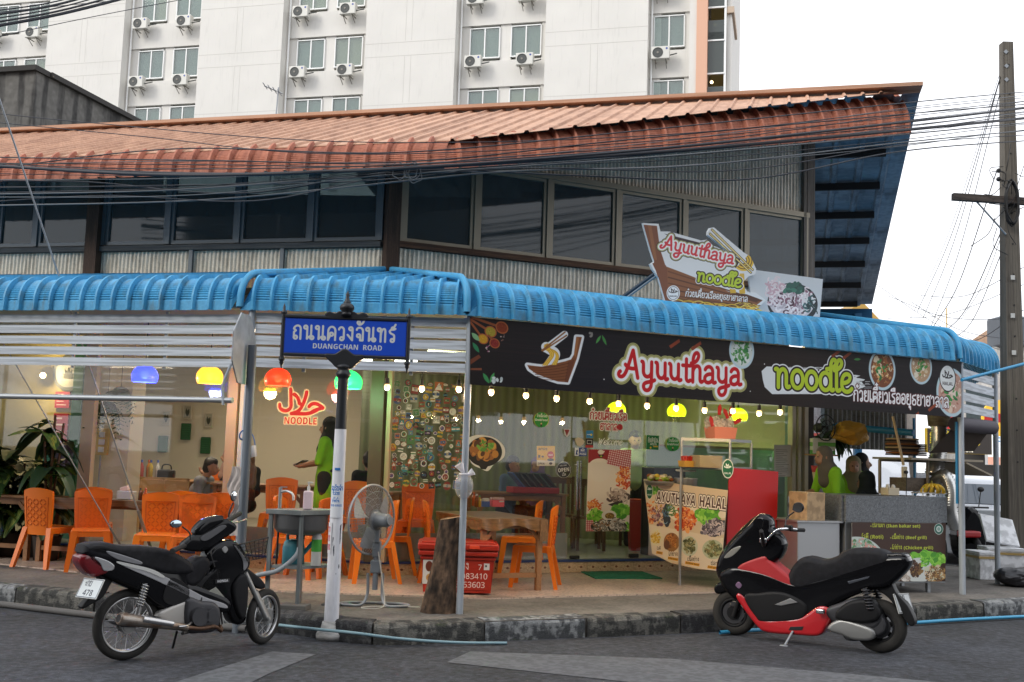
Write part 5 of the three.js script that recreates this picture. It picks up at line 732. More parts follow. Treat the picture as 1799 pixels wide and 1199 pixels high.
function chair(x,y,z,deg,label){
if(chair0){const q=copy(chair0,[x,y,z],deg*D2R,label,'orange plastic chairs'),m=orangeWorn[chairN++% 3];if(chairN % 4)q.traverse((o)=>{if(o.material===orange)o.material=m;});return q;}
const c=chair0=thing('orange_chair',label,'chair',[x,y,z],deg*D2R,'orange plastic chairs');
const bend=(g,k=0.5)=>{const p=g.attributes.position;for(let i=0;i<p.count;i++){const X=p.getX(i),Y=p.getY(i);p.setZ(i,p.getZ(i)- 0.2+X*X*0.9 -(Y - 0.42)*0.2*k);}g.computeVertexNormals();return g;};
const outline=[[-0.165,0.36],[-0.182,0.5],[-0.192,0.62],[-0.2,0.74],[-0.202,0.83],[-0.185,0.848],[-0.12,0.868],[-0.04,0.879],[0.04,0.879],[0.12,0.868],[0.185,0.848],[0.202,0.83],[0.2,0.74],[0.192,0.62],[0.182,0.5],[0.165,0.36]];
const grid=(inner,z)=>gridGeo(12,14,(i,j)=>{const t=j / 14,yy=mix(0.36,0.88,t),w=(t<0.9?mix(0.165,0.203,Math.pow(t / 0.9,0.8)):0.2)*inner,s=i / 12*2 - 1,X=s*w;let Y=yy;const top=0.879 - X*X*0.85;Y=Math.min(Y,top);return V3(X,Y,z);});
const gs=[bend(grid(1,0)),bend(grid(1,-0.022))];for(const pts of[outline]){const e=[];for(let i=0;i+1<pts.length;i++){const a=pts[i],b=pts[i+1];e.push(quad(V3(a[0],a[1],-0.024),V3(b[0],b[1],-0.024),V3(b[0],b[1],0.004),V3(a[0],a[1],0.004)));}gs.push(bend(merge(e)));}
mesh('backrest',gs,orange,c);
{const l=[];for(let r=0;r<8;r++)for(let k=0;k<6;k++){const X=-0.115+k*0.046+(r % 2)*0.0,Y=0.475+r*0.038,a=(r+k)% 2?0.75:-0.75;l.push(box(0.038,0.009,0.008,X,Y,-0.025,0,0,a),box(0.038,0.009,0.008,X,Y,0.001,0,0,a));}for(const[a,b,w,h]of[[0,0.445,0.27,0.008],[0,0.775,0.31,0.008]])l.push(box(w,h,0.007,a,b,-0.025),box(w,h,0.007,a,b,0.001));for(const s of[-1,1])l.push(box(0.008,0.34,0.007,s*0.148,0.61,-0.025,0,0,s*-0.05),box(0.008,0.34,0.007,s*0.148,0.61,0.001,0,0,s*-0.05));mesh('shaded_back_pattern',bend(merge(l)),M({color:lin(0.6,0.11,0.004),roughness:0.45}),c);}  // embossed bars in a darker orange that paints in the shadows of the relief
mesh('seat',[rbox(0.4,0.03,0.4,0.014,0,0.432,0.0),box(0.36,0.05,0.012,0,0.4,0.19),box(0.012,0.05,0.36,0.19,0.4,0),box(0.012,0.05,0.36,-0.19,0.4,0)],orange,c);
for(const s of[-1,1]){mesh('front_leg',taper([s*0.22,0,0.21],[s*0.165,0.425,0.165],0.045,0.045,0.075,0.07),orange,c);mesh('rear_leg',taper([s*0.235,0,-0.28],[s*0.165,0.44,-0.185],0.045,0.04,0.065,0.05),orange,c);}
return c;
}
const chairAt=(px,py,Y,deg,label,back=0)=>{const p=onY(px,py,Y),a=deg*D2R;return chair(p.x+Math.sin(a)*back,Y,p.z+Math.cos(a)*back,deg,label);};
const chairZ=(px,z,Y,deg,label)=>chair(atZ(px,850,z).x,Y,z,deg,label);
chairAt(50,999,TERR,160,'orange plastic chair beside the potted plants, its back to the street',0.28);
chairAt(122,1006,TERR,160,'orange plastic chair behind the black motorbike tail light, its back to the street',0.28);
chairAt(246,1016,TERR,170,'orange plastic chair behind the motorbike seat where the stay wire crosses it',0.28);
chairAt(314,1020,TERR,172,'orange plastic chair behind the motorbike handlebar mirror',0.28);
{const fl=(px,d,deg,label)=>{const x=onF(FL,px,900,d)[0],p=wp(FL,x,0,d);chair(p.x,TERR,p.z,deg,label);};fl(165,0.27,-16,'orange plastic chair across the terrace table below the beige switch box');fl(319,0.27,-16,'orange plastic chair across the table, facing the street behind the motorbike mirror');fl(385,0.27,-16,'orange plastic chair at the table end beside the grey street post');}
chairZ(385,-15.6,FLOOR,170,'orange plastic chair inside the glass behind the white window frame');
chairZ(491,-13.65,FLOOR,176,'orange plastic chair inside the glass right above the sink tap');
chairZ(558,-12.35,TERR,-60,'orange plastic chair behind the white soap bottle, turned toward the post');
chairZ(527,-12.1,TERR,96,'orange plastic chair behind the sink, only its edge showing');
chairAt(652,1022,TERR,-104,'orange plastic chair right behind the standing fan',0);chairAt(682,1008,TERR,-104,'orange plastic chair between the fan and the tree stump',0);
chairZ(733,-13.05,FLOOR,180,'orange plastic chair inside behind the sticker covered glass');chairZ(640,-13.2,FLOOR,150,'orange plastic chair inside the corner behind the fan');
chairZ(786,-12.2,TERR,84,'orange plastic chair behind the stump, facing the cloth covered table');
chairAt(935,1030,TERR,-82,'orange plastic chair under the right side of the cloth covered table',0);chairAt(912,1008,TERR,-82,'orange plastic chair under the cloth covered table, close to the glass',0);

// ---------------------------------------------------------------- tables and what stands on them
const woodTex=(a,b,k,fx=3,fy=40)=>tex(256,256,(u,v)=>{const w=fbm(u+fbm(u,v,4,3,k)*0.08,v,fy,3,k+2),s=vn(u*fx,v*fy*2,fy*2,k+4),t=clamp(w*0.7+s*0.3);return[0,1,2].map((i)=>mix(a[i],b[i],t));});
const woodM=M({map:woodTex([122,84,52],[168,124,82],431),roughness:0.55}),clothM=M({map:mottle([110,82,54],[138,104,68],8,433,10),roughness:0.32});
function table(pos,turn,w,d,label,cloth){
const t=thing('wooden_table',label,'table',pos,turn),h=0.75;
mesh('table_top',rbox(w,0.03,d,0.006,0,h - 0.015,0),cloth?clothM:woodM,t);
for(const sx of[-1,1])for(const sz of[-1,1])mesh('leg',box(0.055,h - 0.03,0.055,sx*(w / 2 - 0.06),(h - 0.03)/ 2,sz*(d / 2 - 0.06)),woodM,t);
mesh('apron',[box(w - 0.18,0.07,0.02,0,h - 0.07,d / 2 - 0.06),box(w - 0.18,0.07,0.02,0,h - 0.07,-d / 2+0.06),box(0.02,0.07,d - 0.18,w / 2 - 0.06,h - 0.07,0),box(0.02,0.07,d - 0.18,-w / 2+0.06,h - 0.07,0)],woodM,t);
for(const sx of[-1,1])mesh('brace',beam([sx*(w / 2 - 0.07),h - 0.22,d / 2 - 0.05],[sx*(w / 2 - 0.2),h - 0.08,d / 2 - 0.05],0.03,0.04),woodM,t);
mesh('stretcher',box(w - 0.16,0.05,0.03,0,0.16,d / 2 - 0.06),woodM,t);
if(cloth){seed(9);const skirt=(x0,z0,x1,z1,n)=>gridGeo(n,3,(i,j)=>{const a=i / n,dx=x1 - x0,dz=z1 - z0,L=Math.hypot(dx,dz),o=0.012*Math.sin(a*L*40)*(j / 3)+0.006;return V3(x0+dx*a+(dz / L)*-o*-1,h - j / 3*(0.1+0.03*Math.sin(a*9)),z0+dz*a -(dx / L)*o*-1);});mesh('table_cloth',[skirt(-w / 2,d / 2,w / 2,d / 2,24),skirt(w / 2,d / 2,w / 2,-d / 2,30),skirt(-w / 2,-d / 2,-w / 2,d / 2,30),box(0.09,0.22,0.012,w / 2 - 0.045,h - 0.12,d / 2+0.02)],clothM,t);}
return t;
}
const tR=wp(FR,0.98,0,0.92);table([tR.x,TERR,tR.z],aR,0.76,1.34,'wooden table under a brown plastic cloth beside the red ice box',true);
const tL=wp(FL,-2.9,0,0.5);table([tL.x,TERR,tL.z],aL,2.2,0.42,'long wooden terrace table behind the motorbike with a white tissue box',true);
const tL2=wp(FL,-4.0 - 0.45,0,0.5);table([tL2.x,TERR,tL2.z],aL,0.8,0.42,'short wooden table end beside the potted plants',false);
const bottleGeo=(r,h)=>lathe([[0,0],[r,0],[r,h*0.55],[r*0.9,h*0.66],[r*0.4,h*0.8],[r*0.38,h*0.9],[0,h*0.9]],14);
function bottle(pos,r,h,body,capC,label,cat='bottle'){const b=thing('bottle',label,cat,pos);mesh('bottle_body',bottleGeo(r,h),MP({color:body,roughness:0.15,clearcoat:0.5}),b);mesh('cap',cyl(r*0.46,r*0.44,h*0.14,0,h*0.93,0,12),M({color:capC,roughness:0.4}),b);return b;}
{
const on=(px,py,y)=>{const q=onY(px,py,y);return[q.x,y,q.z];},Y=TERR+0.752;
bottle(on(832,889,Y),0.026,0.17,lin(0.5,0.1,0.02),lin(0.7,0.12,0.02),'orange capped chilli sauce bottle on the cloth covered table');bottle(on(837,891,Y),0.026,0.16,lin(0.18,0.06,0.02),lin(0.7,0.7,0.66),'brown sauce bottle with pale cap on the cloth covered table');bottle(on(842,891,Y),0.024,0.14,lin(0.6,0.36,0.02),lin(0.05,0.5,0.08),'yellow sauce bottle with green cap on the cloth covered table');
{const p=on(853,891,Y),t=thing('tissue_box','small blue and white tissue box on the cloth covered table','tissue box',p,0.2);mesh('box',rbox(0.1,0.07,0.07,0.006,0,0.035,0),M({color:S(60,96,170),roughness:0.5}),t);mesh('tissue',rbox(0.09,0.05,0.06,0.02,0,0.085,0),mat.white,t);}
{const p=on(873,891,Y),t=thing('utensil_box','pink plastic cutlery box with clear lid on the cloth covered table','box',p,0.3);mesh('box',rbox(0.165,0.085,0.12,0.012,0,0.043,0),M({color:S(236,96,110),roughness:0.35}),t);mesh('lid',rbox(0.165,0.035,0.12,0.014,0,0.104,0),MP({color:lin(0.9,0.72,0.72),transmission:0.6,roughness:0.2,thickness:0}),t);mesh('label',plane(0.06,0.018,0.04,0.07,0.0615),mat.white,t);}
const lp=(x,z)=>{const q=wp(FL,x,0,z);return[q.x,TERR+0.752,q.z];};
{const t=thing('tissue_box','white paper tissue box on the long terrace table','tissue box',lp(onF(FL,222,870,0.5)[0],0.5),aL);mesh('box',rbox(0.19,0.1,0.12,0.01,0,0.05,0),mat.white,t);mesh('tissue',rbox(0.12,0.06,0.05,0.02,-0.03,0.12,0,0,0,0.3),M({color:S(236,206,196),roughness:0.8}),t);}
bottle(lp(onF(FL,246,870,0.5)[0],0.5),0.022,0.14,lin(0.16,0.05,0.02),lin(0.1,0.1,0.08),'dark soy sauce bottle on the long terrace table');bottle(lp(onF(FL,255,870,0.5)[0],0.5),0.024,0.14,lin(0.5,0.09,0.02),lin(0.6,0.05,0.02),'red chilli sauce bottle on the long terrace table');
}
// ---------------------------------------------------------------- red ice box with hand lettering
{
const p=onY(800,1046,TERR),t=thing('ice_box','red plastic ice box with white hand lettering beside the tree stump','ice box',[p.x,TERR,p.z - 0.24],0.06),redB=M({map:mottle([178,44,26],[150,34,22],6,441,10),roughness:0.42});
mesh('tub',taper([0,0.02,0],[0,0.42,0],0.68,0.42,0.74,0.48),redB,t);mesh('rim',[rbox(0.8,0.05,0.54,0.015,0,0.41,0),rbox(0.76,0.03,0.5,0.01,0,0.36,0)],redB,t);mesh('lid',[rbox(0.82,0.07,0.56,0.02,0,0.475,0),rbox(0.74,0.02,0.48,0.008,0,0.515,0)],redB,t);mesh('latch',rbox(0.1,0.035,0.02,0.006,0.16,0.478,0.286),M({color:S(214,70,40),roughness:0.4}),t);
const k=canvasTex(512,280,(g)=>{g.fillStyle='#a92b1a';g.fillRect(0,0,512,280);const w=[['#ead9d2',0.1]];strokeText(g,'บ้านน้ำแข็ง',20,92,62,w);plainText(g,'7',404,92,70,'#ead9d2','sans-serif','normal');g.fillStyle='#d9d4d0';g.fillRect(440,30,52,62);g.fillStyle='#3a3a3e';g.fillRect(452,46,16,18);plainText(g,'081-7083410',262,178,74,'#ead9d2','sans-serif','normal','center',460);plainText(g,'02-6553603',262,258,74,'#ead9d2','sans-serif','normal','center',460);});
const tilt=Math.atan2(0.03,0.4);mesh('lettering',plane(0.56,0.3,0.06,0.2,0.2275,tilt),M({map:k,roughness:0.45}),t);
const st=canvasTex(256,300,(g)=>{seed(4);g.fillStyle='#d6d2cc';g.fillRect(0,0,256,300);ell(g,80,80,46,66,'#6a3524');ell(g,150,160,40,46,'#d9b476');ell(g,90,220,46,48,'#c99a58');ell(g,150,160,24,28,'#e6cf9c');ell(g,90,220,26,28,'#a0683a');plainText(g,'NESTLE',180,40,0.1,'#333');});
mesh('sticker',plane(0.2,0.24,-0.25,0.22,0.229,tilt),M({map:st,roughness:0.4}),t);
}
// ---------------------------------------------------------------- tree stump, fan, sink, posts
{
const p=onY(767,1079,KERB),t=thing('tree_stump','sawn tree trunk section with rough grey brown bark standing on the pavement','tree stump',[p.x,KERB,p.z - 0.12]);
const bark=tex(256,512,(u,v)=>{const a=fbm(u,v*0.3,24,4,451),b=fbm(u,v,16,4,453),q=sst(0.62,0.7,fbm(u,v,5,4,455)),d=72+(a - 0.5)*96+(b - 0.5)*60;return[mix(d*1.14,104,q*0.6),mix(d*0.9,62,q*0.6),mix(d*0.7,46,q*0.6)];}),bb=tex(256,512,(u,v)=>255*(fbm(u,v*0.3,24,4,451)*0.7+fbm(u,v,16,4,453)*0.3),1,1,true);
const shape=(a,y)=>0.112+0.04*Math.pow(1 - y / 0.86,2)+0.01*Math.sin(a*3+y*2)+0.006*Math.sin(a*7 - y*5)+(vn(a*2.5+9,y*9,64,8)- 0.5)*0.016;
mesh('bark',gridGeo(40,24,(i,j)=>{const a=i / 40*6.28319,y=j / 24*0.84,r=shape(i===40?0:a,y);return V3(Math.cos(a)*r+0.1*(y / 0.86),y+(j===24?0.02*Math.cos(a):0),Math.sin(a)*r);}),M({map:bark,roughness:0.95,bumpMap:bb,bumpScale:0.02}),t);
mesh('cut_face',gridGeo(40,4,(i,j)=>{const a=i / 40*6.28319,r=shape(i===40?0:a,0.84)*j / 4;return V3(Math.cos(a)*r+0.1,0.842+0.02*Math.cos(a)*j / 4,Math.sin(a)*r);}),M({map:mottle([140,112,84],[104,82,62],8,457,14),roughness:0.9}),t);
}
{// standing fan seen from behind
const p=onY(657,1066,KERB),t=thing('standing_fan','large grey industrial standing fan seen from behind with looped tube base','fan',[p.x,KERB,p.z]),grey=M({color:S(112,118,124),roughness:0.45}),light=M({color:S(142,146,150),roughness:0.4,metalness:0.3});
mesh('base_loop',[tube([[-0.07,0.3,0],[-0.07,0.1,0],[-0.11,0.02,0.04],[-0.24,0.015,0.06],[-0.32,0.015,0],[-0.26,0.015,-0.1],[-0.1,0.015,-0.13],[0.1,0.015,-0.13],[0.26,0.015,-0.1],[0.32,0.015,0],[0.24,0.015,0.06],[0.11,0.02,0.04],[0.07,0.1,0],[0.07,0.3,0]],0.014,120,8)],light,t);
mesh('stand',[rbox(0.1,0.12,0.06,0.015,0,0.36,0),cyl(0.026,0.026,0.3,0,0.3,0,14),rbox(0.08,0.15,0.06,0.014,0,0.52,0),rbox(0.05,0.12,0.05,0.012,0,0.64,0.02)],grey,t);
const head=part('fan_head',t,[-0.05,0.79,0.0],[0,Math.PI+0.98,0]);// local z: the way the fan blows
mesh('motor',[at(lathe([[0,0],[0.05,0],[0.062,0.02],[0.064,0.12],[0.075,0.14],[0.1,0.16],[0,0.16]],28),0,0,-0.2,Math.PI / 2),at(cyl(0.04,0.04,0.02),0,0,-0.205,Math.PI / 2)],grey,head);
for(let k=0;k<3;k++){const a=k*2.0944+0.5;mesh('blade',gridGeo(10,6,(i,j)=>{const r=mix(0.07,0.27,i / 10),w=mix(0.5,1.05,i / 10)*(1 - 0.25*Math.pow(i / 10,4)),an=a+(j / 6 - 0.5)*w;return V3(Math.cos(an)*r,Math.sin(an)*r,0.02+(j / 6 - 0.5)*0.07);}),M({color:S(150,154,158),roughness:0.35}),head);}
const wires=[];for(let k=0;k<60;k++){const a=k / 60*6.2832,c=Math.cos(a),s=Math.sin(a);wires.push(tube([[c*0.09,s*0.09,-0.06],[c*0.22,s*0.22,-0.05],[c*0.315,s*0.315,0.0]],0.0017,5,3),tube([[c*0.05,s*0.05,0.1],[c*0.22,s*0.22,0.085],[c*0.315,s*0.315,0.02]],0.0017,5,3));}for(const r of[0.14,0.2,0.26])wires.push(torus(r,0.0022,0,0,-0.053+(r - 0.2)*0.05,40,4),torus(r,0.0022,0,0,0.09,40,4));
mesh('wire_guard',wires,light,head);mesh('guard_ring',[torus(0.318,0.011,0,0,0.01,64,8)],light,head);
mesh('power_cord',tube([[0.02,0.5,0.03],[0.08,0.2,0.06],[0.1,0.02,0.1],[-0.02,0.008,0.2],[-0.1,0.008,0.16],[0.0,0.01,0.08],[0.2,0.008,0.04],[0.42,0.008,0.02]],0.005,60,5),M({color:S(190,188,180),roughness:0.6}),t);
}
{// wash stand
const p=onY(522,1071,KERB),X=p.x,Zz=p.z,t=thing('wash_stand','grey steel wash stand with sink basin and bent tap on the pavement','sink',[X,KERB,Zz],-0.12),sm=M({map:mottle([128,134,134],[104,110,112],6,461,12),metalness:0.35,roughness:0.5});
const H=0.83;for(const[x,z]of[[0,0],[0.24,-0.36],[-0.3,-0.04],[-0.12,-0.42]])mesh('leg',box(0.035,H,0.035,x,H / 2,z),sm,t);
mesh('top_frame',extr([[-0.34,-0.02],[0.0,0.04],[0.29,-0.34],[-0.06,-0.46]].map(([x,z])=>[x,z]),0.045,0.004).rotateX(Math.PI / 2).translate(0,H+0.02,0),sm,t);mesh('shelf',extr([[-0.3,-0.04],[0.0,0.0],[0.24,-0.36],[-0.12,-0.42]],0.025).rotateX(Math.PI / 2).translate(0,0.36,0),sm,t);
mesh('basin',at(lathe([[0.02,0],[0.12,0.0],[0.19,0.02],[0.215,0.06],[0.22,0.18],[0.235,0.185]],28).scale(1.15,1,0.8),-0.06,H - 0.185,-0.16),M({color:lin(0.2,0.2,0.2),metalness:0.8,roughness:0.4}),t);
mesh('drain',[cyl(0.03,0.03,0.12,-0.05,H - 0.24,-0.14,14),cyl(0.04,0.04,0.05,-0.05,H - 0.2,-0.14,14)],mat.black,t);mesh('waste_pipe',tube([[-0.05,H - 0.28,-0.14],[-0.06,H - 0.36,-0.1],[-0.2,H - 0.5,-0.02],[-0.4,H - 0.56,0.02],[-0.47,H - 0.64,0.02]],0.022,30,10),M({color:S(140,146,150),roughness:0.5}),t);
mesh('tap',[cyl(0.017,0.017,0.2,-0.28,H+0.13,-0.2,12),tube([[-0.28,H+0.19,-0.2],[-0.2,H+0.2,-0.16],[-0.14,H+0.17,-0.14],[-0.13,H+0.12,-0.13]],0.012,20,8),box(0.06,0.012,0.02,-0.25,H+0.235,-0.2)],mat.steel,t);
mesh('supply_pipe',bar([-0.29,0.3,-0.22],[-0.28,H,-0.2],0.01),mat.black,t);mesh('foot_pad',[rbox(0.24,0.05,0.18,0.01,-0.02,0.02,0.0),rbox(0.18,0.02,0.14,0.006,0.22,0.01,-0.36)],M({color:S(92,90,86),roughness:0.9}),t);
const loc=(x,y,z)=>V3(x,y,z).applyAxisAngle(V3(0,1,0),-0.12).add(V3(X,KERB,Zz)).toArray();
{const c=thing('watering_can','turquoise watering can on the wash stand shelf','watering can',loc(-0.14,0.373,-0.24),0.3),m=M({color:S(70,138,152),roughness:0.45});mesh('can_body',lathe([[0,0],[0.1,0],[0.1,0.15],[0.085,0.2],[0.05,0.22],[0,0.22]],20),m,c);mesh('can_handle',tube([[-0.06,0.2,0],[-0.05,0.28,0],[0.02,0.29,0],[0.06,0.2,0]],0.014,20,8),m,c);mesh('spout',[bar([0.08,0.08,0],[0.2,0.22,0],0.02,10),bar([0.19,0.21,0],[0.22,0.24,0],0.03,12,0.045)],m,c);}
{const c=thing('detergent_bottle','white detergent bottle with a green label on the wash stand shelf','bottle',loc(0.1,0.373,-0.16));mesh('bottle_body',lathe([[0,0],[0.045,0],[0.046,0.25],[0.03,0.3],[0.03,0.34],[0.02,0.36],[0,0.36]],18),mat.white,c);mesh('label',cyl(0.0468,0.0468,0.11,0,0.18,0,18,0,0,0,true),M({color:S(70,160,60),roughness:0.5}),c);mesh('cap',sph(0.03,0,0.37,0),mat.white,c);}
{const c=thing('soap_dispenser','pale pink pump soap bottle on the sink edge','bottle',loc(0.03,H+0.045,-0.06));mesh('bottle_body',rbox(0.085,0.17,0.06,0.015,0,0.085,0),M({color:S(222,200,206),roughness:0.3}),c);mesh('pump',[cyl(0.014,0.014,0.04,0,0.19,0,12),cyl(0.006,0.006,0.05,0,0.22,0,8),rbox(0.05,0.014,0.02,0.005,0.012,0.245,0)],mat.white,c);}
}
{// street post with an eight-sided sign seen almost edge-on from behind
const b=onY(415,1112,0),t=thing('traffic_sign','grey steel post with the blank back of an eight sided traffic sign','traffic sign',[b.x,0,b.z],0),dp=atZ(440,615,b.z);const lean=(dp.x - b.x)*0.2;
mesh('post',bar([0,0,0],[lean,dp.y+0.04,0],0.038,14),M({map:mottle([112,120,128],[92,98,104],6,471,12),metalness:0.3,roughness:0.55}),t);
const oct=[];for(let i=0;i<8;i++){const a=(i+0.5)/ 8*6.2832;oct.push([Math.cos(a)*0.33,Math.sin(a)*0.33]);}const pl=part('sign_plate',t,[lean - 0.06,dp.y - 0.0,0.06],[0,1.5,0]);
mesh('plate',extr(oct,0.012,0.002),M({map:mottle([178,182,186],[160,164,170],5,473,8),roughness:0.5,metalness:0.2}),pl);mesh('clamp',[rbox(0.14,0.05,0.05,0.006,0.0,0.02,-0.03),rbox(0.03,0.5,0.02,0.004,0,0,-0.016)],mat.galv,pl);
}
// things tied to the awning posts
{
const p=wp(FA,0,0,0),t=thing('plastic_bag','crumpled clear plastic bag tied to the awning post above the ice box','bag',[p.x,1.36,p.z+0.02]);seed(13);
const g=new THREE.IcosahedronGeometry(0.085,4),ps=g.attributes.position;for(let i=0;i<ps.count;i++){const v=V3().fromBufferAttribute(ps,i),n=0.75+0.5*fbm(md(v.x*4+8,16)/ 16,md(v.y*4+v.z*5+8,16)/ 16,16,3,5);v.multiplyScalar(n);v.y=v.y*1.35 - 0.05;ps.setXYZ(i,v.x,v.y,v.z);}g.computeVertexNormals();
mesh('bag',g,MP({color:lin(0.8,0.82,0.86),transmission:0.85,roughness:0.22,thickness:0}),t);mesh('tie',[cyl(0.012,0.045,0.09,-0.03,0.1,0.02,9,0.2,0,0.5,true),cyl(0.01,0.035,0.07,0.05,0.06,0.02,9,0.2,0,-1.0,true),torus(0.04,0.012,0,0.05,0,16,6,Math.PI / 2)],MP({color:lin(0.8,0.8,0.85),transmission:0.4,roughness:0.4,thickness:0}),t);
const q=wp(FB,0,0,0);const c=thing('hanging_cup','white plastic dipper hanging by a blue string from the awning post','cup',[q.x+0.08,1.5,q.z+0.05]);mesh('cup',at(lathe([[0,0],[0.05,0],[0.06,0.1],[0.056,0.1],[0.046,0.006],[0,0.006]],20),0,0,0,0,0,0.25),M({color:S(204,206,212),roughness:0.4}),c);mesh('string',[tube([[0.03,0.1,0],[0,0.2,0],[-0.06,0.25,0]],0.006,10,5),torus(0.045,0.008,-0.09,0.2,-0.03,18,6,0.4,0.8)],M({color:S(90,120,170),roughness:0.6}),c);
{const w=thing('white_cloth','long strip of white cloth hung down the awning post beside the sink','cloth',[q.x - 0.02,KERB,q.z+0.05]);seed(21);mesh('cloth',gridGeo(8,20,(i,j)=>V3((i / 8 - 0.5)*(0.09+0.05*Math.sin(j*0.4))- 0.03+0.02*Math.sin(j*0.7),0.62+(20 - j)/ 20*0.62,0.012*Math.sin(i*2+j*0.5))),M({color:S(206,196,190),roughness:0.85}),w);}
// clear drop sheet with its roller pipe on the left street
const s=thing('drop_sheet','clear plastic drop sheet rolled on a steel pipe under the white slats','blind',wp(FB,-2,2.05,0),aL);mesh('sheet',gridGeo(40,6,(i,j)=>V3(-4.2+i / 40*6.02,mix(-0.03,0.28,j / 6),0.02+0.006*Math.sin(i*0.9+j))),MP({color:lin(0.9,0.9,0.88),transmission:0.93,roughness:0.16,thickness:0}),s);mesh('roller_pipe',bar([-4.2,-0.05,0.02],[1.86,-0.035,0.02],0.026,12),mat.galv,s);mesh('tie_strap',tube([[1.78,-0.08,0.04],[1.76,0.1,0.03],[1.83,0.3,0.03]],0.014,10,6),M({color:S(160,168,178),roughness:0.5}),s);
}
{// doormat, dark patches, service pipe along the kerb
const mp=[[1018,1005],[1128,1006],[1164,1018],[1046,1018]].map(([x,y])=>onY(x,y,TERR));const c=mp.reduce((a,b)=>a.add(b),V3()).multiplyScalar(0.25),t=thing('door_mat','flat green door mat on the tiles before the glass door','mat',[c.x,TERR,c.z]);
mesh('mat',extr(mp.map((p)=>[p.x - c.x,-(p.z - c.z)]),0.012).rotateX(-Math.PI / 2).translate(0,0.007,0),M({map:mottle([16,118,88],[12,96,74],30,481,18),roughness:0.95}),t);
const pipeL=[[-4.9,0.03,-10.55],[-3.6,0.03,-9.98],[-2.9,0.03,-9.75]];tag(mesh('drain_pipe',tube([[-8,0.03,-11.8],...pipeL,[-2.2,0.04,-9.5]],0.03,60,8),M({color:S(92,90,88),roughness:0.8}),scene),'thick dusty grey pipe lying along the kerb behind the black motorbike','pipe');
const kb=[[470,1096,1109],[560,1106,1122],[620,1112,1133],[700,1122,1131],[800,1129,1130],[890,1134,1128]].map(([x,y,k])=>{const q=onY(x,k+5,0);return V3(q.x,Math.max(0.014,atZ(x,y,q.z).y),q.z+0.02);});tag(mesh('water_pipe',tube(kb,0.013,60,6),M({color:S(120,150,160),roughness:0.5}),scene),'thin pale blue water pipe along the kerb under the fan','pipe');
const kr=[[1265,1112],[1340,1107],[1440,1104],[1560,1098],[1680,1090],[1799,1084],[1900,1080]].map(([x,y])=>onY(x,y,0.03));tag(mesh('water_pipe',tube(kr,0.018,60,6),M({color:S(56,148,188),roughness:0.45}),scene),'bright blue water pipe along the kerb behind the scooter','pipe');
}
// ---------------------------------------------------------------- lamps
function pendant(name,p,r,col,label,power,cordTop){
const t=thing('pendant_lamp',label,'lamp',p);const c=lin(...col);
mesh('shade',lathe([...Array(12)].map((_,i)=>{const a=i / 11*2.05;return[Math.max(0.001,Math.sin(a)*r),Math.cos(a)*r*0.92];}),28),MP({color:c,emissive:c,emissiveIntensity:0.75,transmission:0.35,roughness:0.35,thickness:0}),t);
mesh('bulb',sph(r*0.3,0,r*0.12,0),M({color:0xffffff,emissive:lin(...col.map((x)=>mix(x,1,0.75))),emissiveIntensity:2.4}),t);mesh('cord',[bar([0,r*0.9,0],[0,cordTop -(p.y??p[1]),0],0.006),cyl(0.025,0.012,0.05,0,r*0.95,0,10)],mat.black,t);
const l=new THREE.PointLight(lin(...col.map((x)=>mix(x,1,0.35))),power);l.position.set(0,-r*0.55,0);l.castShadow=true;l.shadow.radius=4;t.add(l);return t;
}
pendant('',atZ(254,662,-12.35),0.15,[0.1,0.16,1.0],'glowing blue dome pendant lamp behind the clear plastic sheet',0.9,3.05);
pendant('',atZ(368,664,-12.2),0.15,[1.0,0.62,0.03],'glowing yellow dome pendant lamp beside the traffic sign',1.1,3.05);
pendant('',atZ(488,668,-11.9),0.145,[1.0,0.07,0.02],'glowing red dome pendant lamp left of the blue road sign',0.8,3.05);
pendant('',atZ(612,673,-12.0),0.155,[0.06,0.85,0.28],'glowing green dome pendant lamp behind the sign pole',0.9,3.05);
for(const[px,py,z,w]of[[1083,722,-15.6,'the stand-alone glass door lettering'],[1189,724,-15.9,'the round green sticker'],[1297,732,-15.8,'the pink basket']])pendant('',atZ(px,py,z),0.14,[0.62,0.78,0.02],`glowing lime yellow dome lamp indoors above ${w}`.replace('the stand-alone glass door lettering','the glass door'),0.6,2.95);
const warm=lin(1,0.72,0.4);
const strung=[[601,682],[680,680],[741,683],[806,684],[863,689],[924,695],[978,700],[1036,705],[1087,709],[1137,713],[1188,717],[1238,721],[1288,722],[1334,726],[1371,724]];
strung.forEach(([px,py],i)=>{
const f=i<3?FM:FA,d=i<3?-0.5:-0.14,[x,y]=onF(f,px,py,d),p=wp(f,x,y,d),near=['behind the sign pole','left of the sticker covered glass','above the sticker covered glass','beside the corner awning post','under the leaf print of the banner','under the printed boat of the banner','right of the printed boat','above the round green sticker side','above the red Thai lettering','above the glass door edge','above the green delivery sticker','above the menu shelf','above the pink basket','right of the pink basket','beside the beige column'][i];
const t=thing('string_bulb',`warm white string light bulb hanging ${near}`,'light bulb',p,0,'string light bulbs');
mesh('bulb',sph(0.029,0,0,0,1,1.1,1),M({color:0xffffff,emissive:lin(1,0.52,0.18),emissiveIntensity:2.0}),t);mesh('socket',cyl(0.02,0.018,0.06,0,0.055,0,12),mat.black,t);mesh('cord',bar([0,0.08,0],[0,i<3?0.3:0.14,0],0.005),mat.black,t);
const l=new THREE.PointLight(warm,0.4);l.position.set(0,-0.05,0.0);l.castShadow=true;l.shadow.radius=1.5;t.add(l);
});
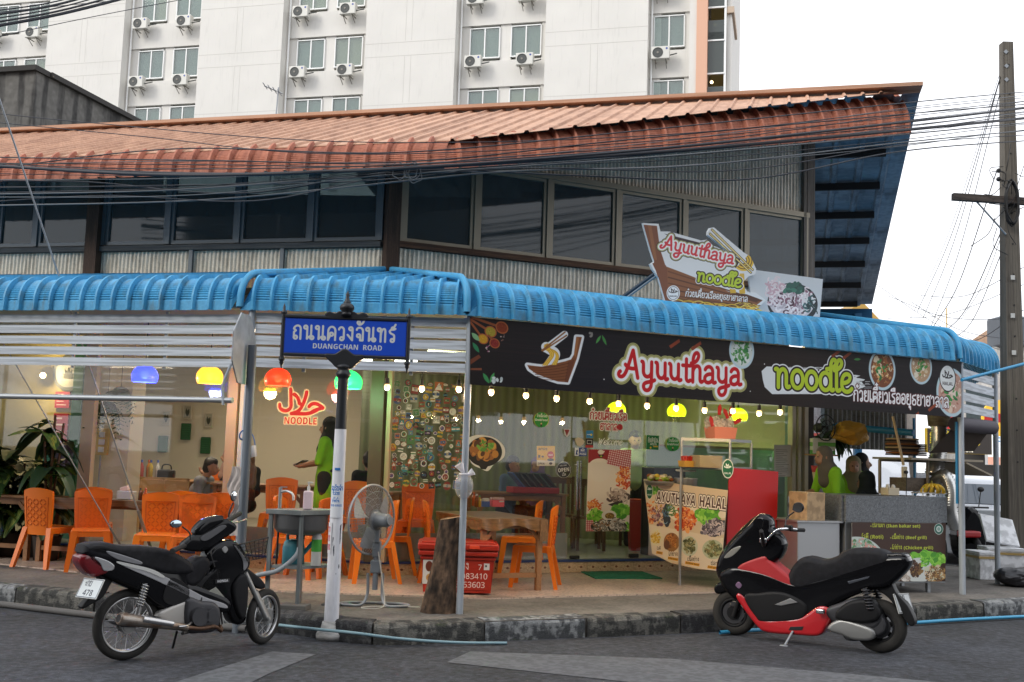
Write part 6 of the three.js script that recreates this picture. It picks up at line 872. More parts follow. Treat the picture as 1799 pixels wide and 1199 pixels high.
{// fluorescent battens under the awning and indoors
const batten=(a,b,label,col,power)=>{
const A=a.clone(),B=b.clone(),c=A.clone().lerp(B,0.5),L=A.distanceTo(B),t=thing('tube_light',label,'tube light',c,Math.atan2(-(B.z - A.z),B.x - A.x),'fluorescent tube lights');
mesh('tube',bar([-L / 2+0.03,0,0],[L / 2 - 0.03,0,0],0.016,12),M({color:0xffffff,emissive:col,emissiveIntensity:4}),t);mesh('fitting',rbox(L,0.05,0.06,0.008,0,0.05,0),mat.white,t);
const l=new THREE.RectAreaLight(col,power,L,0.06);l.position.set(0,-0.022,0);l.rotation.x=-Math.PI / 2;t.add(l);
};
const ww=lin(1,0.84,0.62),cw=lin(0.95,1,0.86),lime=lin(0.95,1,0.62);
batten(atZ(330,581,-11.1),atZ(470,580,-10.95),'lit tube light behind the white slats near the traffic sign',ww,17);batten(wp(FB,-4.6,2.68,-0.8),wp(FB,-3.6,2.68,-0.8),'lit tube light behind the slats above the plants',ww,12);
batten(wp(FA,0.1,2.83,-0.35),wp(FA,1.2,2.83,-0.35),'lit tube light under the awning edge at the corner post',ww,19);batten(wp(FA,3.9,2.8,-0.4),wp(FA,5.0,2.8,-0.4),'lit tube light under the awning above the food counter',ww,11);
batten(wp(FL,-4.2,2.92,-1.8),wp(FL,-3.0,2.92,-1.8),'ceiling tube light indoors behind the blue lamp',ww,110);batten(wp(FL,-1.9,2.92,-3.2),wp(FL,-0.7,2.92,-3.2),'ceiling tube light indoors behind the red lamp',cw,30);batten(wp(FL,-4.4,2.92,-4),wp(FL,-3.2,2.92,-4),'ceiling tube light deep inside the left dining room',ww,90);
batten(wp(FR,1.0,2.92,-1.4),wp(FR,2.2,2.92,-1.4),'ceiling tube light indoors behind the round green sticker',lime,3);batten(wp(FR,3.4,2.92,-1.2),wp(FR,4.6,2.92,-1.2),'ceiling tube light indoors above the menu shelf',lime,3);
}

// ---------------------------------------------------------------- prints and stickers on the shop glass
function decal(name,label,cat,f,d,rect,texW,draw,o={}){// cut-out lettering stuck on glass; rect = [x0, y0, x1, y1] photo pixels
const a=onF(f,rect[0],rect[3],d),b=onF(f,rect[2],rect[1],d),W=Math.abs(b[0]- a[0]),H=Math.abs(b[1]- a[1]),th=Math.round(texW*H / W);
const col=canvasTex(texW,th,(g)=>{g.fillStyle=o.ground||'#fff';g.fillRect(0,0,texW,th);draw(g,texW,th,(c)=>c);}),al=canvasTex(texW,th,(g)=>{g.fillStyle='#000';g.fillRect(0,0,texW,th);draw(g,texW,th,()=>'#fff');});
al.colorSpace=THREE.NoColorSpace;const m=M({map:col,alphaMap:al,transparent:true,roughness:0.5});
return tag(mesh(name,plane(W,H,(a[0]+b[0])/ 2,(a[1]+b[1])/ 2,d),m,scene,f),label,cat);
}
const circ=(x,y,rx,ry=rx,n=28)=>[...Array(n)].map((_,i)=>[x+Math.cos(-i / n*6.2832)*rx,y+Math.sin(-i / n*6.2832)*ry]);
const rect=(x0,y0,x1,y1)=>[[x0,y1],[x1,y1],[x1,y0],[x0,y0]];
const GD=0.016,onGlass={thick:0.002};
decal('window_lettering','red and cream Arabic halal lettering above the word NOODLE on the glass','lettering',FL,GD,[484,680,574,748],512,(g,W,H,c)=>{halal(g,W*0.04,H*0.06,W*0.92,c('#e9dcb0'),0.13);halal(g,W*0.04,H*0.06,W*0.92,c('#c3141c'),0.075);g.lineJoin='round';g.font=`bold ${H * 0.24}px sans-serif`;g.textAlign='center';g.strokeStyle=c('#e9dcb0');g.lineWidth=H*0.05;g.strokeText('NOODLE',W*0.5,H*0.95,W*0.68);plainText(g,'NOODLE',W*0.5,H*0.95,H*0.24,c('#c3141c'),'sans-serif','bold','center',W*0.68);});
decal('window_lettering','red Thai noodle lettering with white outline on the glass door','lettering',FR,GD,[1032,718,1106,757],512,(g,W,H,c)=>{for(const[k,w]of[['#f0eeec',0.42],['#b8242c',0.15]]){strokeText(g,'ก๋วยเตี๋ยวเรือ',W*0.05,H*0.52,W*0.9 / textW('ก๋วยเตี๋ยวเรือ'),[[c(k),w]]);strokeText(g,'ฮาลาล',W*0.3,H*0.94,H*0.27,[[c(k),w]]);}ell(g,W*0.78,H*0.8,H*0.13,H*0.13,c('#b8242c'));});
decal('window_lettering','white script Welcome lettering above the food poster on the glass door','lettering',FR,GD,[1048,768,1096,785],384,(g,W,H,c)=>{strokeText(g,'Welcome',W*0.04,H*0.78,W*0.9 / textW('Welcome',LS,0.0),[[c('#f2f2f0'),0.12]],LS,0.0,0.25);});
const round=(px,py,r,label,draw)=>board('window_sticker',label,'sticker',FR,GD,circ(px,py,r),256,draw,onGlass);
const grab=(g,T,W,H)=>{g.fillStyle='#1f9a3a';g.fillRect(0,0,W,H);g.strokeStyle='#d9d84a';g.lineWidth=W*0.035;g.beginPath();g.arc(W / 2,H / 2,W*0.47,0,6.3);g.stroke();strokeText(g,'ร้านนี้อร่อย',W*0.2,H*0.33,W*0.13,[['#f0f4ee',0.16]]);plainText(g,'GrabFood',W / 2,H*0.58,W*0.19,'#f4f6f2','sans-serif','bold','center',W*0.84);ell(g,W / 2,H*0.76,W*0.05,W*0.06,'#e0b48c');g.fillStyle='#26302a';g.fillRect(W*0.45,H*0.8,W*0.1,H*0.14);};
round(951,738,13.5,'round green food delivery sticker with yellow rim on the glass',grab);round(1182,781,12.5,'smaller round green food delivery sticker beside the menu shelf',grab);
board('window_sticker','rectangular green delivery service sticker with a bear beside the glass door','sticker',FR,GD,rect(1135,765,1158,791),192,(g,T,W,H)=>{g.fillStyle='#e6efe8';g.fillRect(0,0,W,H);g.fillStyle='#12783c';g.fillRect(6,6,W - 12,H - 12);strokeText(g,'สั่งกลับบ้าน'.replace('ส','ล'),30,70,26,[['#f0f4ee',0.16]]);plainText(g,'LINE MAN',W*0.55,H*0.5,34,'#f4f6f2','sans-serif','bold','center',W*0.8);strokeText(g,'ลดทุกวัน',60,H*0.66,22,[['#f0f4ee',0.16]]);g.fillStyle='#d9b22a';g.fillRect(W*0.56,H*0.7,W*0.34,18);ell(g,W*0.36,H*0.84,12,12,'#e8c83a');},onGlass);
board('hanging_notice','yellow hanging OPEN notice card inside the glass below the round green sticker','sign',FR,-0.02,rect(943,784,975,819),256,(g,T,W,H)=>{g.fillStyle='#e9b90e';g.fillRect(0,0,W,H*0.72);g.fillStyle='#dfd6c4';g.fillRect(0,H*0.72,W,H);strokeText(g,'สแกนจ่าย'.replace('ส','ล'),22,56,26,[['#4a3c12',0.15]]);plainText(g,'K+',190,110,40,'#c3141c');ell(g,190,110,44,44,'#c3141c');plainText(g,'4GO',190,122,30,'#fff');g.fillStyle='#33302a';g.fillRect(22,116,30,34);g.fillRect(66,124,30,22);ell(g,190,170,48,16,'#2a2a2c');plainText(g,'OPEN',66,H*0.93,34,'#2c2622');ell(g,196,H*0.86,22,16,'#3a2418');},{thick:0.004});
board('hanging_notice','round black OPEN sign hung on a cord inside the glass','sign',FR,-0.02,circ(990,826,14),256,(g,T,W,H)=>{g.fillStyle='#17181a';g.fillRect(0,0,W,H);g.strokeStyle='#d8d8d4';g.lineWidth=6;g.beginPath();g.arc(W / 2,H / 2,W*0.44,0,6.3);g.stroke();g.save();g.translate(W / 2,H / 2);g.rotate(-0.12);plainText(g,'OPEN',0,26,76,'#eeeeea','sans-serif','bold','center',190);strokeText(g,'เปิด',-30,84,34,[['#e0e0dc',0.13]]);plainText(g,'WELCOME',0,-54,22,'#d8d8d4');g.restore();},{thick:0.008});
board('window_sticker','blue and white PUSH sticker on the glass door','sticker',FR,GD,rect(1009,787,1031,802),192,(g,T,W,H)=>{g.fillStyle='#20408a';g.fillRect(0,0,W,H);g.fillStyle='#e8ecf0';g.fillRect(6,6,W*0.32,H - 12);poly(g,[[20,H - 20],[30,40],[44,30],[58,50],[44,66],[56,H - 20]],'#20408a');strokeText(g,'ผลัก',W*0.5,H*0.42,30,[['#f0f2f4',0.16]]);plainText(g,'PUSH',W*0.68,H*0.86,40,'#f0f2f4','sans-serif','bold','center',W*0.56);g.fillStyle='#f0f2f4';g.fillRect(W*0.42,H*0.5,W*0.52,3);},onGlass);
board('window_sticker','small light blue payment sticker above the PUSH sticker','sticker',FR,GD,rect(1030,757,1042,770),96,(g,T,W,H)=>{g.fillStyle='#2a86c8';g.fillRect(0,0,W,H);ell(g,W*0.72,H*0.55,14,14,'#e6d24a');plainText(g,'wallet',W*0.4,H*0.6,18,'#fff');},onGlass);
board('window_sticker','small black and red award sticker above the PUSH sticker','sticker',FR,GD,rect(1029,771,1042,787),96,(g,T,W,H)=>{g.fillStyle='#26262a';g.fillRect(0,0,W,H*0.72);g.fillStyle='#b22a2a';g.fillRect(0,H*0.72,W,H);g.strokeStyle='#d8d8d4';g.lineWidth=5;g.strokeRect(20,22,W - 40,H*0.36);},onGlass);
board('window_sticker','pale torn paper remnant on the glass left of the PUSH sticker','sticker',FR,GD,[[1011,776],[1010,771],[1016,769],[1023,771],[1027,776],[1025,781],[1019,785],[1014,783]],64,(g,T,W,H)=>{g.fillStyle='#cfc2aa';g.fillRect(0,0,W,H);},onGlass);
board('window_sticker','small shield shaped badge sticker on the glass right of the yellow notice','sticker',FR,GD,[[990,754],[1002,754],[1001,763],[996,769],[991,763]],64,(g,T,W,H)=>{g.fillStyle='#c9c9d0';g.fillRect(0,0,W,H);poly(g,[[8,8],[56,8],[32,60]],'#8c2a34');},onGlass);
board('dish_sticker','large round sticker of a black bowl of stewed meat on the glass','sticker',FR,GD,[[820,790],[820,773],[836,765],[856,766],[874,773],[886,787],[885,804],[868,816],[857,828],[845,824],[828,814]],384,(g,T,W,H)=>{seed(51);g.fillStyle='#e8e6e0';g.fillRect(0,0,W,H);ell(g,W*0.48,H*0.46,W*0.46,H*0.42,'#1c1a18');poly(g,[[W*0.3,H*0.8],[W*0.62,H*0.8],[W*0.52,H*0.96],[W*0.4,H*0.95]],'#1c1a18');blobs(g,60,W*0.44,H*0.4,W*0.32,H*0.26,['#7a4a28','#a86a34','#c8873e','#5c3620','#d9a04e'],14,34,1.3);blobs(g,24,W*0.5,H*0.3,W*0.2,H*0.14,['#5f9a3a','#7cb548'],6,14,1.8);ell(g,W*0.76,H*0.52,34,36,'#c98a3a');},{...onGlass,curve:true});
board('food_poster','tall food poster with red gingham, lettuce and grilled fish on the glass door','poster',FR,GD+0.004,[[1029,934],[1105,934],[1109,791],[1034,790]],512,(g,T,W,H,K,use)=>{
seed(61);g.fillStyle='#e9ddcc';g.fillRect(0,0,W,H);use(1000,760,6.307,440,640);g.fillStyle='#9c1f26';g.fillRect(190,180,520,160);ell(g,350,620,200,330,'#eee2d2');ell(g,330,420,130,130,'#eee4d6');
g.save();g.translate(560,290);g.rotate(0.22);g.beginPath();g.rect(-130,-120,330,210);g.clip();g.fillStyle='#efe2de';g.fillRect(-200,-200,500,500);g.fillStyle='rgba(176,40,50,.62)';for(let i=-10;i<14;i++){g.fillRect(i*24,-200,12,500);g.fillRect(-200,i*24,500,12);}g.restore();
g.save();g.beginPath();g.rect(180,900,90,220);g.clip();g.fillStyle='#efe2de';g.fillRect(170,900,120,260);g.fillStyle='rgba(176,40,50,.62)';for(let i=0;i<14;i++){g.fillRect(180+i*20,900,10,240);g.fillRect(170,900+i*20,120,10);}g.restore();
ell(g,350,220,34,26,'#e8ded2');poly(g,[[318,250],[390,250],[354,290]],'#2a2422');ell(g,354,266,10,10,'#a8c832');g.fillStyle='#e8ded2';g.fillRect(330,206,62,14);
strands(g,60,610,500,70,110,['#e0672a','#f0a050','#c8481e','#f2c08a'],16,40);strands(g,44,270,830,90,60,['#e0762e','#f09a4a','#c65020','#f0b878'],14,36);poly(g,[[430,800],[660,720],[672,740],[500,830]],'#3c3230');strands(g,34,540,690,90,80,['#8a7468','#b8a294','#5a463e','#d2c0b2'],20,60);
leafy(g,300,920,110,60,70);leafy(g,580,870,110,70,80);leafy(g,640,1050,40,50,24);ell(g,440,920,82,56,'#ece6de');ell(g,448,925,52,34,'#8a6a2e');blobs(g,50,448,925,46,28,['#a8843a','#6a4e20','#c0a050'],3,7);ell(g,440,1040,200,70,'#34302e');strands(g,90,440,1035,180,50,['#c9c2ba','#9a948c','#6c665e','#e2dcd4','#a07c5c'],14,50);
},{thick:0.003});
{// sticker covered pane at the corner: every sticker is a part
const x0=onF(FR,684,760)[0]+0.04,x1=onF(FR,815,760)[0],yT=onF(FR,745,672)[1],yB=onF(FR,745,856)[1],root=thing('sticker_collection','dense collection of small colourful stickers covering the corner glass pane','stickers',wp(FR,(x0+x1)/ 2,yB,GD),aR);
seed(71);const cols=['#2a2c30','#d8d4ca','#8c3430','#c9a63a','#3a5a8c','#4a7a4a','#b5653a','#e3e0d8','#1c1e22','#7a5a8a','#3c8a94','#a8a49a'];
const atlas=canvasTex(1024,1024,(g)=>{for(let i=0;i<8;i++)for(let j=0;j<8;j++){const x=i*128,y=j*128;g.fillStyle=pick(cols);g.fillRect(x,y,128,128);const k=Math.floor(rnd()*5);if(k<2){ell(g,x+64,y+64,58,58,pick(cols));ell(g,x+64,y+64,44,44,pick(cols));}if(k===2){g.fillStyle=pick(cols);g.fillRect(x+10,y+10,108,108);g.fillStyle=pick(cols);g.fillRect(x+20,y+40,88,46);}if(k===3)poly(g,[[x+10,y+110],[x+64,y+14],[x+118,y+110]],pick(cols));if(k===4){g.fillStyle=pick(cols);g.fillRect(x,y+44,128,40);}for(let q=0;q<6;q++){g.fillStyle=pick(cols);g.fillRect(x+rr(24,84),y+rr(30,92),rr(8,34),rr(4,12));}plainText(g,pick(['R','M','X','77','GO','A','S','5','V8']),x+64,y+82,46,pick(cols));}});
const sm=M({map:atlas,roughness:0.5}),W=x1 - x0,H=yT - yB,placed=[];let n=0;
for(let a=0;a<9000&&n<285;a++){
const w=rr(0.05,0.108),h=rnd()<0.5?w:w*rr(0.5,1.2),x=rr(0,W),y=rr(0,H);if(y>H*0.86&&rnd()<0.6)continue;if(placed.some(([px,py,pw,ph])=>Math.abs(px - x)<(pw+w)*0.5&&Math.abs(py - y)<(ph+h)*0.5))continue;placed.push([x,y,w,h]);n++;
const g=rnd()<0.48?new THREE.CircleGeometry(w / 2,18):new THREE.PlaneGeometry(w,h),ci=Math.floor(rnd()*8),cj=Math.floor(rnd()*8),uv=g.attributes.uv;for(let i=0;i<uv.count;i++)uv.setXY(i,(ci+0.04+uv.getX(i)*0.92)/ 8,(cj+0.04+uv.getY(i)*0.92)/ 8);
g.rotateZ(rr(-0.12,0.12));g.translate(x - W / 2,y,0.002);mesh('sticker',g,sm,root);
}
}
board('wall_notice','white printed paper notice taped to the glass beside the beige column','notice',FR,GD,rect(1360,782,1391,838),256,(g,T,W,H)=>{seed(5);g.fillStyle='#c9c8cc';g.fillRect(0,0,W,H);plainText(g,'NOTICE',W / 2,46,0.1,'#555');g.fillStyle='#7a7a80';for(let i=0;i<16;i++)g.fillRect(26,60+i*21,rr(90,200),5);},onGlass);

// ---------------------------------------------------------------- menu shelf in front of the glass
const seafood=(g,x,y,rx,ry,cols,n=40)=>{blobs(g,n,x,y,rx,ry,cols,rx*0.08,rx*0.24,1.5);strands(g,n,x,y,rx*0.8,ry*0.8,cols,rx*0.09,rx*0.3);};
const FN=frame(1.62,0,-12.95,-0.78);
board('menu_banner','vinyl menu banner lettered AYUTHAYA HALAL with dishes hung from the menu shelf','banner',FN,0,[[1131,842],[1146,973],[1180,990],[1225,1000],[1267,1004],[1279,862],[1200,852]],1024,(g,T,W,H,K,use)=>{
seed(81);g.fillStyle='#d9c3a4';g.fillRect(0,0,W,H);use(1110,830,6,560,560);
g.fillStyle='#e3d3bc';g.beginPath();g.moveTo(100,540);g.lineTo(1000,700);g.lineTo(960,1060);g.lineTo(180,880);g.fill();
leafy(g,250,190,60,50,30);seafood(g,190,420,60,130,['#c8622a','#e08a4a','#a84a22','#e6b07a']);seafood(g,290,440,80,120,['#b0908c','#7a4a5a','#d8b8a8','#5a3848','#c89a4a']);ell(g,370,450,42,130,'#2c3440');strands(g,18,368,460,30,100,['#4a6a86','#7a9ab0','#26303c'],14,40);
ell(g,560,440,170,84,'#e9ddc6');seafood(g,565,500,110,120,['#d8571e','#e8803a','#b83e16','#f0a860'],60);strands(g,10,430,380,30,40,['#4e7a3a'],10,70);leafy(g,800,460,110,90,80);ell(g,950,450,44,40,'#e6d9c4');seafood(g,870,590,130,80,['#8a8290','#b6aab0','#5c5664','#d6c8c4','#4a4450'],60);
const ph=(x,y,rx,ry,plate,cols)=>{ell(g,x,y,rx,ry,plate);seafood(g,x,y,rx*0.75,ry*0.8,cols,46);};ph(250,690,66,90,'#e2d8b8',['#d9b23e','#c89a2e','#e8cc70']);ph(420,740,84,100,'#9a6a3a',['#a8622a','#7a4420','#c8843e']);ell(g,368,770,32,50,'#6a4430');ph(610,780,86,104,'#c6ccb4',['#7a7a4a','#5c6238','#a8a076','#3e4428']);ph(850,810,106,100,'#b8c0a2',['#7e8656','#a2a878','#565e38','#8a7a4a']);
for(const[x,y,w,s,r]of[[290,855,70,'Roti',0.16],[436,916,110,'Grilled chicken',0.16],[640,962,150,'Grilled beef',0.15],[866,996,140,'Salt grilled',0.12]]){g.save();g.translate(x,y);g.rotate(r);g.fillStyle='#d99a1e';g.fillRect(-w / 2,-14,w,30);plainText(g,s,0,9,24,'#4a3210','sans-serif','bold','center',w*0.92);g.restore();}strokeText(g,'โรตี',262,822,24,[['#3a2c22',0.13]]);strokeText(g,'ไก่ย่าง',390,884,34,[['#3a2c22',0.13]]);strokeText(g,'เนื้อย่าง',590,934,34,[['#3a2c22',0.13]]);strokeText(g,'ปลาเผา',830,970,34,[['#3a2c22',0.13]]);
g.save();g.translate(250,300);g.transform(1,0.135,-0.08,1,0,0);g.lineJoin='round';g.font='bold 150px sans-serif';g.textAlign='left';for(const[c,w]of[['#2a1c18',46],['#efe6da',30]]){g.strokeStyle=c;g.lineWidth=w;g.strokeText('AYUTHAYA',0,0,420);g.strokeText('HALAL',455,0,280);}g.fillStyle='#4a2a22';g.fillText('AYUTHAYA',0,0,420);g.fillText('HALAL',455,0,280);g.restore();
ell(g,178,194,36,84,'#e9e4d8');ell(g,178,194,32,78,'#17633c');halal(g,156,150,46,'#eef2ea',0.13);plainText(g,'HALAL',178,236,22,'#eef2ea','sans-serif','bold','center',50);
},{thick:0.004,back:M({color:S(214,200,176),roughness:0.7})});
{
const st=thing('menu_shelf','stainless steel shelf rack stacked with plates behind the menu banner','shelf',wp(FN,0.55,TERR,-0.35),aR),P=(px,py,z)=>atZ(px,py,z);
const fr=(a,b)=>bar(a,b,0.016,8);const z0=-12.55,A=P(1198,770,z0),B=P(1283,773,z0+0.1),C=P(1320,780,z0 - 0.35),bot=(v)=>V3(v.x,TERR,v.z);
for(const v of[A,B,C])mesh('upright',fr(bot(v),v),mat.steel,st,1);
const shelf=(dy,name)=>{const a=A.clone(),b=B.clone(),c=C.clone(),d=A.clone().add(C).sub(B);for(const v of[a,b,c,d])v.y=A.y+dy;const g=merge([quad(a,b,c,d),quad(d.clone().setY(d.y - 0.03),c.clone().setY(c.y - 0.03),b.clone().setY(b.y - 0.03),a.clone().setY(a.y - 0.03)),beam(a,b,0.01,0.035),beam(b,c,0.01,0.035)]);mesh(name,g,mat.steel,st,1);};
shelf(-0.012,'shelf_board');shelf(-0.33,'shelf_board');shelf(-0.62,'shelf_board');mesh('counter_body',at(rbox(1.0,0.72,0.5,0.01),0,0,0).applyMatrix4(new THREE.Matrix4().makeRotationY(-0.78).setPosition(...wp(FN,0.52,0.82,-0.33).toArray())),mat.steel,st,1);
const top=A.y+0.0,on=(px,py,z)=>P(px,py,z);
{const q=on(1266,772,-12.62),b=thing('pink_basket','pink plastic basket of red trimmed bags on top of the menu shelf','basket',[q.x,top,q.z],aR),m=M({color:S(226,140,118),roughness:0.5});mesh('basket',taper([0,0.0,0],[0,0.14,0],0.28,0.18,0.32,0.22),m,b);seed(91);for(let i=0;i<6;i++){const g=new THREE.IcosahedronGeometry(0.07,2),ps=g.attributes.position;for(let k=0;k<ps.count;k++){const s=0.7+h2(k,i,4)*0.4;ps.setXYZ(k,ps.getX(k)*s,ps.getY(k)*s*1.2,ps.getZ(k)*s);}g.computeVertexNormals();mesh('clear_bag',g.translate(-0.13+i*0.05,0.17+rr(-0.02,0.03),rr(-0.04,0.06)),MP({color:lin(0.85,0.78,0.74),transmission:0.4,roughness:0.3,thickness:0}),b);}for(const[x,y,r]of[[-0.17,0.2,0.3],[-0.06,0.34,-0.1],[0.03,0.3,0.5],[0.1,0.33,-0.15],[0.2,0.22,-1.1]])mesh('red_trim',extr([[-0.02,-0.06],[0.02,-0.06],[0.026,0.03],[0,0.07],[-0.026,0.03]],0.006).applyMatrix4(mat4(x,y,0.06,0,0,r)),M({color:S(186,32,34),roughness:0.5}),b);}
{const q=on(1225,818,-12.5),b=thing('plate_stack','tall stack of pale wicker trays on the middle of the menu shelf','trays',[q.x+0.1,A.y - 0.33,q.z],aR),m=M({color:S(196,176,140),roughness:0.8});for(let i=0;i<12;i++)mesh('tray',rbox(0.3+(i % 3)*0.006,0.009,0.2,0.003,(i % 2)*0.008,0.006+i*0.0115,0),m,b);}
{const q=on(1207,820,-12.5),b=thing('sauce_basket','yellow basket of red sauce sachets on the menu shelf','basket',[q.x,A.y - 0.33,q.z],aR);mesh('basket',taper([0,0,0],[0,0.07,0],0.14,0.12,0.16,0.14),M({color:S(206,160,70),roughness:0.7}),b);for(let i=0;i<6;i++)mesh('sachet',rbox(0.022,0.09,0.05,0.005,-0.055+i*0.022,0.08,0.02*Math.sin(i*2),0.1*i - 0.2),M({color:S(190,44,36),roughness:0.4}),b);}
{const q=on(1160,845,-12.75),b=thing('food_display','mixed noodles and eggs heaped in a dish behind the menu banner','food',[q.x,1.3,q.z]);mesh('dish',lathe([[0,0],[0.16,0.0],[0.2,0.05],[0.19,0.05],[0.15,0.01],[0,0.01]],24),mat.steel,b);seed(93);for(let i=0;i<26;i++)mesh('morsel',sph(rr(0.02,0.035),rr(-0.13,0.13),0.05+rr(0,0.06),rr(-0.1,0.1),1.2,0.9,1,8),M({color:pick([S(206,176,60),S(150,170,60),S(214,196,160),S(150,86,44),S(226,214,190)]),roughness:0.6}),b);}
{const q=on(1205,840,-12.7),b=thing('stock_pot','steel stock pot with a white rimmed sieve behind the menu banner','pot',[q.x,1.22,q.z]);mesh('pot',lathe([[0,0],[0.13,0],[0.135,0.17],[0.14,0.175],[0.128,0.175],[0.12,0.01],[0,0.01]],24),mat.steel,b);mesh('sieve',torus(0.11,0.012,0,0.26,0,28,8,Math.PI / 2),mat.white,b);}
}
{// red board, round halal signs
const F2=frame(2.5,0,-12.25,aR*0.9);
board('red_board','plain bright red upright board beside the menu banner','board',F2,0,[[1275,1000],[1362,992],[1367,829],[1281,822]],64,(g,T,W,H)=>{g.fillStyle='#b01218';g.fillRect(0,0,W,H);},{thick:0.015,rough:0.4,back:M({color:S(176,20,26),roughness:0.45})});
board('halal_sign','small oval green halal sign at the corner of the red board','sign',F2,0.03,circ(1278.5,824,10,17),192,(g,T,W,H)=>{g.fillStyle='#dfe4d8';g.fillRect(0,0,W,H);ell(g,W / 2,H / 2,W*0.44,H*0.45,'#17633c');halal(g,W*0.2,H*0.24,W*0.6,'#eef2ea',0.12);plainText(g,'HALAL',W / 2,H*0.78,W*0.2,'#eef2ea');},{thick:0.006});
}
// ---------------------------------------------------------------- grill counter on the right
const FC=frame(...(()=>{const p=wp(FA,onF(FA,1485,950,-0.3)[0],0,-0.3);return[p.x,0,p.z];})(),FA.turn - 0.1);
{
const xr=onF(FC,1663,950)[0],yT=onF(FC,1500,871)[1],yM=onF(FC,1500,917)[1],yB=onF(FC,1600,1020)[1];
const granite=M({map:tex(256,256,(u,v)=>{const n=h2(Math.floor(u*256),Math.floor(v*256),7),f=fbm(u,v,64,2,9),b=108+(n - 0.5)*70+(f - 0.5)*40;return[b*0.96,b,b*1.04];}),roughness:0.4});
const c=thing('grill_counter','grey speckled food counter with a stainless steel side by the kerb','counter',wp(FC,xr / 2,KERB,-0.3),FC.turn);
mesh('front_panel',metric(box(xr,yT - yM,0.03,xr / 2,(yT+yM)/ 2,0),0.8),granite,c,FC);mesh('counter_top',metric(box(xr+0.02,0.03,0.75,xr / 2,yT - 0.018,-0.395),0.8),granite,c,FC);
mesh('left_side',metric(box(0.03,yT - yM,0.7,-0.016,(yT+yM)/ 2,-0.37),0.8),granite,c,FC);mesh('cabinet',box(xr - 0.06,yM - yB,0.66,xr / 2,(yM+yB)/ 2,-0.37),mat.steel,c,FC);mesh('shelf_rail',[box(xr,0.03,0.03,xr / 2,yB - 0.02,-0.04)],mat.galv,c,FC);
for(const[x,z]of[[0.08,-0.06],[xr - 0.22,-0.06],[0.08,-0.66],[xr - 0.08,-0.66]])mesh('leg',box(0.04,yB - KERB,0.04,x,(yB+KERB)/ 2,z),mat.galv,c,FC);
board('grill_menu','brown grill menu banner with Thai and English dishes on the counter front','banner',FC,0.02,[[1496,1010],[1497,918],[1662,920],[1661,1022],[1560,1022]],768,(g,T,W,H,K,use)=>{
seed(95);g.fillStyle='#40291f';g.fillRect(0,0,W,H);for(let i=0;i<120;i++){g.fillStyle=`rgba(${rr(70, 120)},${rr(44, 70)},${rr(34, 50)},.12)`;g.fillRect(rr(0,W),rr(0,H),rr(40,200),3);}use(1480,900,8.565,850,600);const y='#c2cf3a',L=[[y,0.14]];
const row=(x,yy,th,en,s=46)=>{ell(g,x - 22,yy - 14,8,8,y);const w=strokeText(g,th,x,yy,s,L,TH,0.08);plainText(g,`(${en})`,x+w+22,yy+2,s*1.35,y,'sans-serif','bold','left');};
row(456,230,'ปลาเผา','Ikan bakar set',50);row(300,400,'โรตี','Roti',56);row(752,405,'เนื้อย่าง','Beef grill',48);row(752,560,'ไก่ย่าง','Chicken grill',50);
ell(g,1462,250,70,86,'#d8e0da');ell(g,1462,250,64,78,'#2c6a5a');ell(g,1462,250,38,46,'#d8e0da');ell(g,1462,250,26,30,'#8aa8a0');g.save();g.beginPath();g.moveTo(140,640);g.lineTo(140,380);g.quadraticCurveTo(460,340,640,640);g.fill();g.clip();g.fillStyle='#c6d2cc';g.fillRect(100,340,560,320);seafood(g,300,560,200,130,['#9fb8a4','#dfe6de','#5c8a5a','#b0c0b4','#d89a90'],70);g.restore();leafy(g,1250,720,300,110,160);ell(g,1150,880,220,190,'#cfd4d0');seafood(g,1090,860,110,120,['#4a2c1c','#6a4428','#8a6a3a','#32201a'],60);leafy(g,1240,760,60,70,30);seafood(g,1400,930,150,120,['#8a6236','#b8925a','#d6c0a0','#5c4028','#cfd0b4'],90);seafood(g,880,950,140,90,['#cfc6ba','#a89a8c','#e0dad2'],40);g.strokeStyle='rgba(200,180,170,.10)';
},{thick:0.003,rough:0.35});
// steel bench and cardboard at the counter's left end
const b=thing('steel_cabinet','low stainless steel cabinet left of the grill counter','cabinet',wp(FC,-0.42,KERB,-0.4),FC.turn);const xl=onF(FC,1404,950)[0];mesh('cabinet_body',rbox(-xl - 0.05,yM - 0.32 - 0.02,0.6,0.008,xl / 2,(yM - 0.02+0.32)/ 2,-0.36),mat.steel,b,FC);mesh('cabinet_top',box(-xl,0.02,0.66,xl / 2 - 0.0,yM - 0.008,-0.36),mat.steel,b,FC);for(const x of[xl+0.1,-0.1])mesh('leg',box(0.04,0.16,0.04,x,0.25,-0.1),mat.galv,b,FC);
{const q=wp(FC,onF(FC,1437,890)[0],yM+0.002,-0.2),k=thing('cardboard_box','plain beige cardboard box standing on the steel cabinet','box',q,FC.turn);mesh('carton',rbox(0.24,yT - yM+0.02,0.34,0.004,0,(yT - yM+0.02)/ 2,0),M({map:mottle([190,164,130],[176,150,116],5,97,8),roughness:0.85}),k);}
